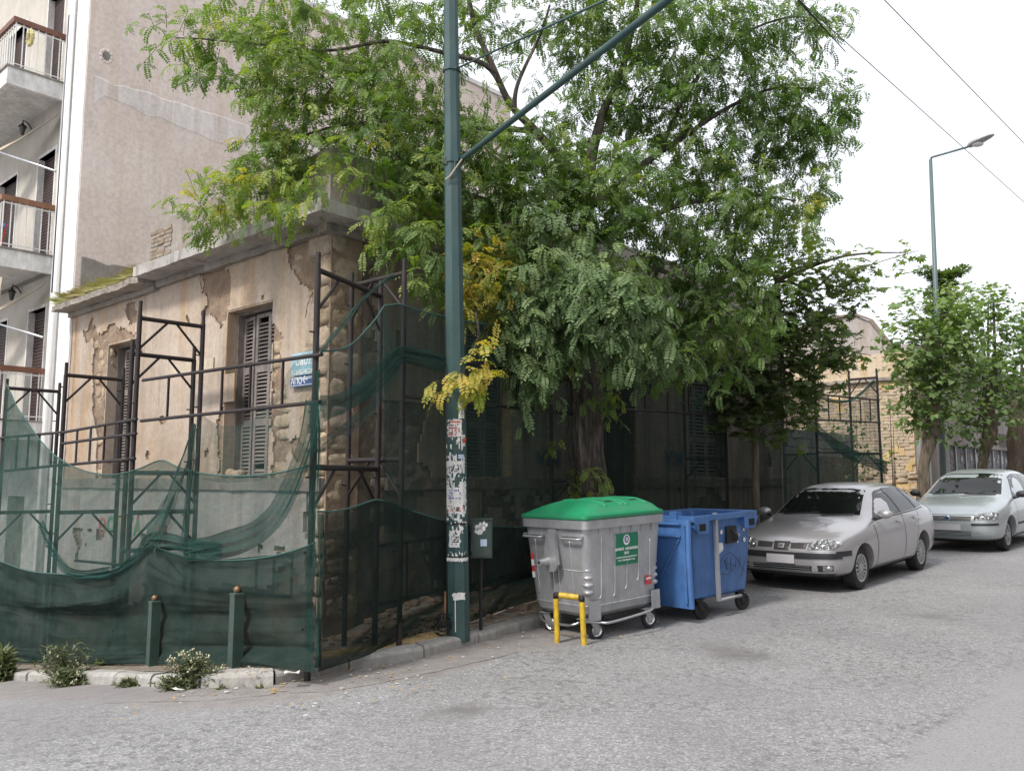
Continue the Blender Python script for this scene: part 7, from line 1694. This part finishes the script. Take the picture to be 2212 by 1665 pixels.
# conifer far behind
pc = at(2035, 700, 42); con = thing('conifer_tree', 'distant dark conifer top with flat spreading boughs behind the lamp post', 'tree', (pc.x, 42, G(pc.x, 42)))
mb = MB(); mb.tube([(pc.x, 42, G(pc.x, 42)), at(2035, 590, 42)], [.3, .05], 8); mb.build('trunk', M_bark, con)
POS, FW, UP, TI = [], [], [], []
needle = np.array([(0, 0, 0), (.06, .04, 0), (.14, .03, 0), (.2, 0, -.02), (.14, -.03, 0), (.06, -.04, 0)])
for (px, py, rx, ry, k) in ((1997, 583, 16, 4, 1), (2010, 592, 14, 5, 1), (2075, 583, 18, 5, 1), (2055, 592, 22, 7, 1.2), (2032, 600, 22, 9, 1.2), (2040, 615, 24, 8, 1), (2020, 628, 18, 7, 1), (2045, 640, 26, 10, 1.2), (2030, 665, 30, 16, 1.2), (2035, 710, 36, 28, 1), (2030, 760, 42, 36, .8)):
    n = int(rx*ry*2.4*k); P, q = ell_points((px, py, rx, ry, 42, .7), n); POS.append(P); FW.append(q*np.array([1, 1, .3])+rs_.normal(0, .3, (n, 3))); UP.append(np.tile([0, 0, 1.], (n, 1))+rs_.normal(0, .2, (n, 3))); TI.append(rs_.normal(.35, .15, n))
POS, FW, UP, TI = map(np.concatenate, (POS, FW, UP, TI)); scatter('crown', [needle], POS, FW, UP, rs_.uniform(.8, 1.4, len(POS)), TI, M_leafp, con, 6)
# shrubs in the yard behind the right net
def shrub(lab, ells, Y, base_px, mat=M_leaf, tm=None):
    p = at(base_px, 1040, Y); t = thing('wild_shrub', lab, 'shrub', (p.x, Y, G(p.x, Y)), 'wild shrubs in the yard'); POS, FW, UP, TI, S = [], [], [], [], []; mb = MB()
    for E in ells:
        n = int(E[2]*E[3]*3.14/55*E[6]); P, q = ell_points(E, n); POS.append(P); FW.append(q+rs_.normal(0, .6, (n, 3))); UP.append(np.tile([0, -.3, 1.], (n, 1))+rs_.normal(0, .4, (n, 3))); TI.append(rs_.normal(E[7], .12, n)); S.append(rs_.uniform(.5, 1, n))
        mb.tube([(p.x, Y, G(p.x, Y)), at(E[0], E[1], E[4])], [.02, .006], 5)
    mb.build('stem', M_twig, t); scatter('leaves', tm or HT_, np.concatenate(POS), np.concatenate(FW), np.concatenate(UP), np.concatenate(S), np.concatenate(TI), mat, t, 10)
shrub('leggy green shrub growing in the yard behind the right-hand net', [(1850, 905, 40, 32, 20, .4, .5, .4), (1830, 950, 45, 35, 20, .4, .6, .35), (1870, 990, 40, 35, 20, .4, .7, .35), (1840, 1020, 40, 25, 20, .4, .7, .35), (1800, 930, 22, 25, 20, .3, .4, .4)], 20, 1850)
shrub('sparse shrub rooted against the foot of the brick pier by the last scaffold pole', [(1930, 920, 18, 22, 20, .2, .5, .5), (1925, 965, 22, 22, 20, .2, .6, .5), (1935, 1000, 14, 18, 20, .2, .6, .45), (1922, 880, 12, 18, 20, .2, .4, .5)], 20, 1928)
# ---- grass on the cornice ------------------------------------------------------------
V = []; F_ = []; T_ = []
for k in range(13000):
    s = EL-.1+(LA+.15-EL)*rs_.rand(); d = rs_.uniform(-.35, .27); z = 3.16+.05*nz(s, d, 3); h = rs_.uniform(.03, .11)*(1+.7*nz(s, 0, 2)); l = Vector((rs_.normal(0, .07), rs_.normal(.0, .06) if d < .15 else rs_.normal(.07, .05), h if d < .2 or rs_.rand() < .6 else -h*.5)); w = .004
    p = FA @ Vector((s, d, z)); q = FA @ (Vector((s, d, z))+l*.6); e = FA @ (Vector((s, d, z))+Vector((l.x*1.6, l.y*1.6, l.z))); i = len(V)
    V += [p+a*w, p-a*w, q-a*w*.7, e, q+a*w*.7]; F_ += [i, i+1, i+2, i+3, i+4]; T_ += [min(1, max(0, .2+.6*(nz(s, d, 1.5, 77)+.4)+rs_.normal(0, .1)))]*5
g_ = mesh_np('cornice_grass', np.array([tuple(v) for v in V]), 5, np.array(F_), M_dry, np.array(T_), None, 'stuff'); tag(g_, 'dry yellowish grass growing on the old cornice by the white pier', 'grass')
# ---- weeds ---------------------------------------------------------------------------
lance = [np.array([(0, 0, 0), (.015, .006, 0), (.04, .005, -.004), (.06, 0, -.012), (.04, -.005, -.004), (.015, -.006, 0)])]
def weed(lab, px, py, w, h, nst, flowers, tint=.45, spread=1.0, name='flowering_weed', leafs=26, sc=1.0, dz=0):
    g = grd(px, py, dz); t = thing(name, lab, 'weed', g, 'wild weeds along the left kerb'); mb = MB(); POS, FW, TI = [], [], []; fb = MB()
    W_, H_ = w/1860*g.y, h/1860*g.y
    for k in range(nst):
        an = rs_.uniform(0, 6.28); rr_ = rs_.rand()**.6; tip = np.array([math.cos(an)*rr_*W_*spread, math.sin(an)*rr_*W_*.5, H_*rs_.uniform(.15, 1)**.8*(1-.6*rr_*rr_)]); b0 = np.array(g)+np.array([math.cos(an), math.sin(an)*.5, 0])*W_*.12*rs_.rand()
        mid = b0+tip*np.array([.35, .35, .65]); e = b0+tip
        mb.tube([Vector(b0), Vector(mid), Vector(e)], [.0035, .003, .0015], 4)
        for j in range(leafs):
            f = rs_.uniform(.08, 1); p = b0+(mid-b0)*f*2 if f < .5 else mid+(e-mid)*(f-.5)*2; POS.append(p); FW.append(rs_.normal(0, 1, 3)*np.array([1, 1, .5])+np.array([0, 0, .5])); TI.append(tint+rs_.normal(0, .15))
        if rs_.rand() < flowers:
            for j in range(rs_.randint(3, 8)): q = e+rs_.normal(0, .014, 3); fb.sphere(tuple(q), rs_.uniform(.006, .011), 6)
    mb.build('stem', M_twig, t); POS = np.array(POS); n = len(POS); scatter('leaves', lance, POS, np.array(FW), np.tile([0, 0, 1.], (n, 1))+rs_.normal(0, .4, (n, 3)), rs_.uniform(.8, 1.6, n)*sc, np.array(TI), M_weed, t, 6)
    if fb.v: fb.build('flower_head', M_flower, t, True)
weed('leafy weed clump with cream tufts sprawling over the left kerb', 140, 1478, 72, 105, 90, .15, .4, 1, 'flowering_weed', 22, .8); weed('low bushy part of weed spilling onto the road left', 150, 1484, 62, 42, 70, .15, .42, 1, 'flowering_weed', 24, .85)
weed('tall thin weed with big cream flower heads beside the smaller bollard', 316, 1412, 42, 100, 7, 1.0, .5, 1, 'flowering_weed', 14, 1, PAVE)
weed('bushy weed with pale flowers growing over the kerb left of the larger bollard', 418, 1490, 74, 98, 80, .22, .42, 1, 'flowering_weed', 22, .8); weed('low dense weed mat at the kerb foot below the pale-flowered bush', 385, 1494, 58, 32, 60, .1, .42, 1, 'flowering_weed', 24, .85)
weed('bright green tuft at the foot of the smaller bollard', 330, 1416, 14, 26, 26, 0, .75, 1, 'grass_tuft', 10, 1, PAVE); weed('small flowering sprig right of the smaller bollard', 352, 1430, 18, 36, 10, .6, .5, 1, 'flowering_weed', 16, 1, PAVE)
weed('low green creeping weed between the two weed bushes on the kerb', 232, 1436, 34, 10, 22, 0, .6, 1, 'creeping_weed', 20, 1, PAVE); weed('broad green weed at the very left edge of the kerb', 6, 1474, 24, 75, 24, 0, .5, 1, 'leafy_weed', 24, 2.2)
weed('small creeper hanging over the kerb face between the bushes', 290, 1486, 45, 26, 18, 0, .5, 1, 'creeping_weed', 14, 1)
for k_, (x_, y_) in enumerate(((255, 1482), (480, 1493), (560, 1492))): weed('tiny weed sprouting from the kerb joint '+('under the creeper', 'just left of the kerb corner', 'at the kerb corner')[k_], x_, y_, 14, 12, 8, 0, .5, 1, 'kerb_weed', 10, .7)
# ---- litter --------------------------------------------------------------------------
M_lit = simple('litter_paper', (.62, .60, .57), .8, 0, .15); M_leaflit = simple('fallen_leaf', (.42, .28, .10), .8, 0, .4, 30)
def scrap(lab, px, py, w, mat, name='paper_scrap', dz=PAVE):
    g = grd(px, py, dz); mb = MB(); V = [(g.x+w*(i-1)*.5+rnd.uniform(-.2, .2)*w, g.y+w*(j-1)*.35+rnd.uniform(-.15, .15)*w, G(g.x, g.y)+dz+.012+rnd.uniform(0, .03)) for j in range(3) for i in range(3)]
    mb.add(V, [(0, 1, 4, 3), (1, 2, 5, 4), (3, 4, 7, 6), (4, 5, 8, 7)]); tag(mb.build(name, mat, None), lab, 'litter', 'litter around the corner')
scrap('crumpled white paper at the foot of the corner scaffold pole', 630, 1459, .10, M_lit); scrap('flat white card lying behind the net left of the green pole', 922, 1338, .22, M_lit); scrap('small pale paper on the kerb below the weeds', 385, 1494, .07, M_lit, dz=.02)
dl = MB()
for k in range(420):
    i = rnd.uniform(8, 19); j = int(i); p = KF[min(j, len(KF)-2)].lerp(KF[min(j+1, len(KF)-1)], i-j); side = rnd.uniform(-.35, .5) if rnd.random() < .75 else rnd.uniform(-1.2, -.3); d = (KF[min(j+1, len(KF)-1)]-KF[min(j, len(KF)-2)]).normalized(); q = p+Vector((-d.y, d.x, 0))*side; r = rnd.uniform(.006, .018); an = rnd.uniform(0, 6)
    kd = kerb_dist(q.x, q.y); z = G(q.x, q.y)+(PAVE+.012 if kd > .0 else .03)
    dl.add([(q.x+r*math.cos(an+t*1.57)*(1.6 if t % 2 else .8), q.y+r*math.sin(an+t*1.57)*(1.6 if t % 2 else .8), z+rnd.uniform(0, .006)) for t in range(4)], [(0, 1, 2, 3)], k % 3 == 0)
o = dl.build('fallen_leaves', [M_leaflit, M_lit]); tag(o, 'scattered dry leaves and crumbs along the kerb', 'leaf litter', kind='stuff')
sd2 = MB()
for k in range(260):
    u = rnd.uniform(0, 1); q = C+b*rnd.uniform(-.5, 6)+nB*rnd.uniform(.05, 1.6); r = rnd.uniform(.015, .07); z = G(q.x, q.y)+PAVE
    sd2.sphere((q.x, q.y, z+r*.3), (r*1.4, r, r*.6), 6)
o = sd2.build('rubble', M_rub, None); tag(o, 'broken plaster and rubble heaped along the foot of the dark wall behind the net', 'rubble', kind='stuff')
# ---- cracks and seams in the road ---------------------------------------------------
M_crk = simple('dirt_filled_crack', (.09, .08, .075), .95, 0, .3)
def road_crack(P, w):
    pts = [grd(x, y) for x, y in P]; L = []
    for p, q in zip(pts, pts[1:]):
        n_ = max(3, int((q-p).length/.07))
        for k in range(n_): t = p.lerp(q, k/n_); L.append(Vector((t.x+.035*noise.noise(Vector((t.x*4, t.y*4, 1)))+.012*noise.noise(Vector((t.x*17, t.y*17, 1))), t.y+.035*noise.noise(Vector((t.x*4, t.y*4, 5)))+.012*noise.noise(Vector((t.x*17, t.y*17, 5))), 0)))
    rb = BVHTree.FromPolygons(RV, RF); V = []; F_ = []
    for i, p in enumerate(L):
        d = (L[min(i+1, len(L)-1)]-L[max(i-1, 0)]).normalized(); s = Vector((-d.y, d.x, 0))*w*(.25+.9*abs(noise.noise(p*5)))
        for q in (p+s, p-s):
            h = rb.ray_cast(Vector((q.x, q.y, 3)), Vector((0, 0, -1))); V.append((q.x, q.y, (h[0].z if h[0] is not None else G(q.x, q.y))+.003))
    for i in range(len(L)-1): F_.append((2*i, 2*i+1, 2*i+3, 2*i+2))
    mb = MB(); mb.add(V, F_); return mb.build('road_crack', M_crk, road)
RV = [Vector(v) for v in gv]; RF = [f for f in gf if all(-9 < gv[i][0] < 14 and 1 < gv[i][1] < 20 for i in f)]
for P, w in (([(1120, 1412), (1010, 1438), (880, 1470), (700, 1500), (600, 1508)], .007), ([(600, 1508), (420, 1520), (230, 1522), (60, 1552), (-20, 1565)], .007)):
    road_crack(P, w)
for o in bpy.data.objects:
    if o.parent is not None and o.name.split('.')[0] in ('twigs', 'torn_sticker', 'torn_poster', 'flower_head', 'eroded_mortar', 'yellow_render', 'crown', 'front_foliage', 'trunk_shoots', 'leaves'): o['kind'] = 'stuff'
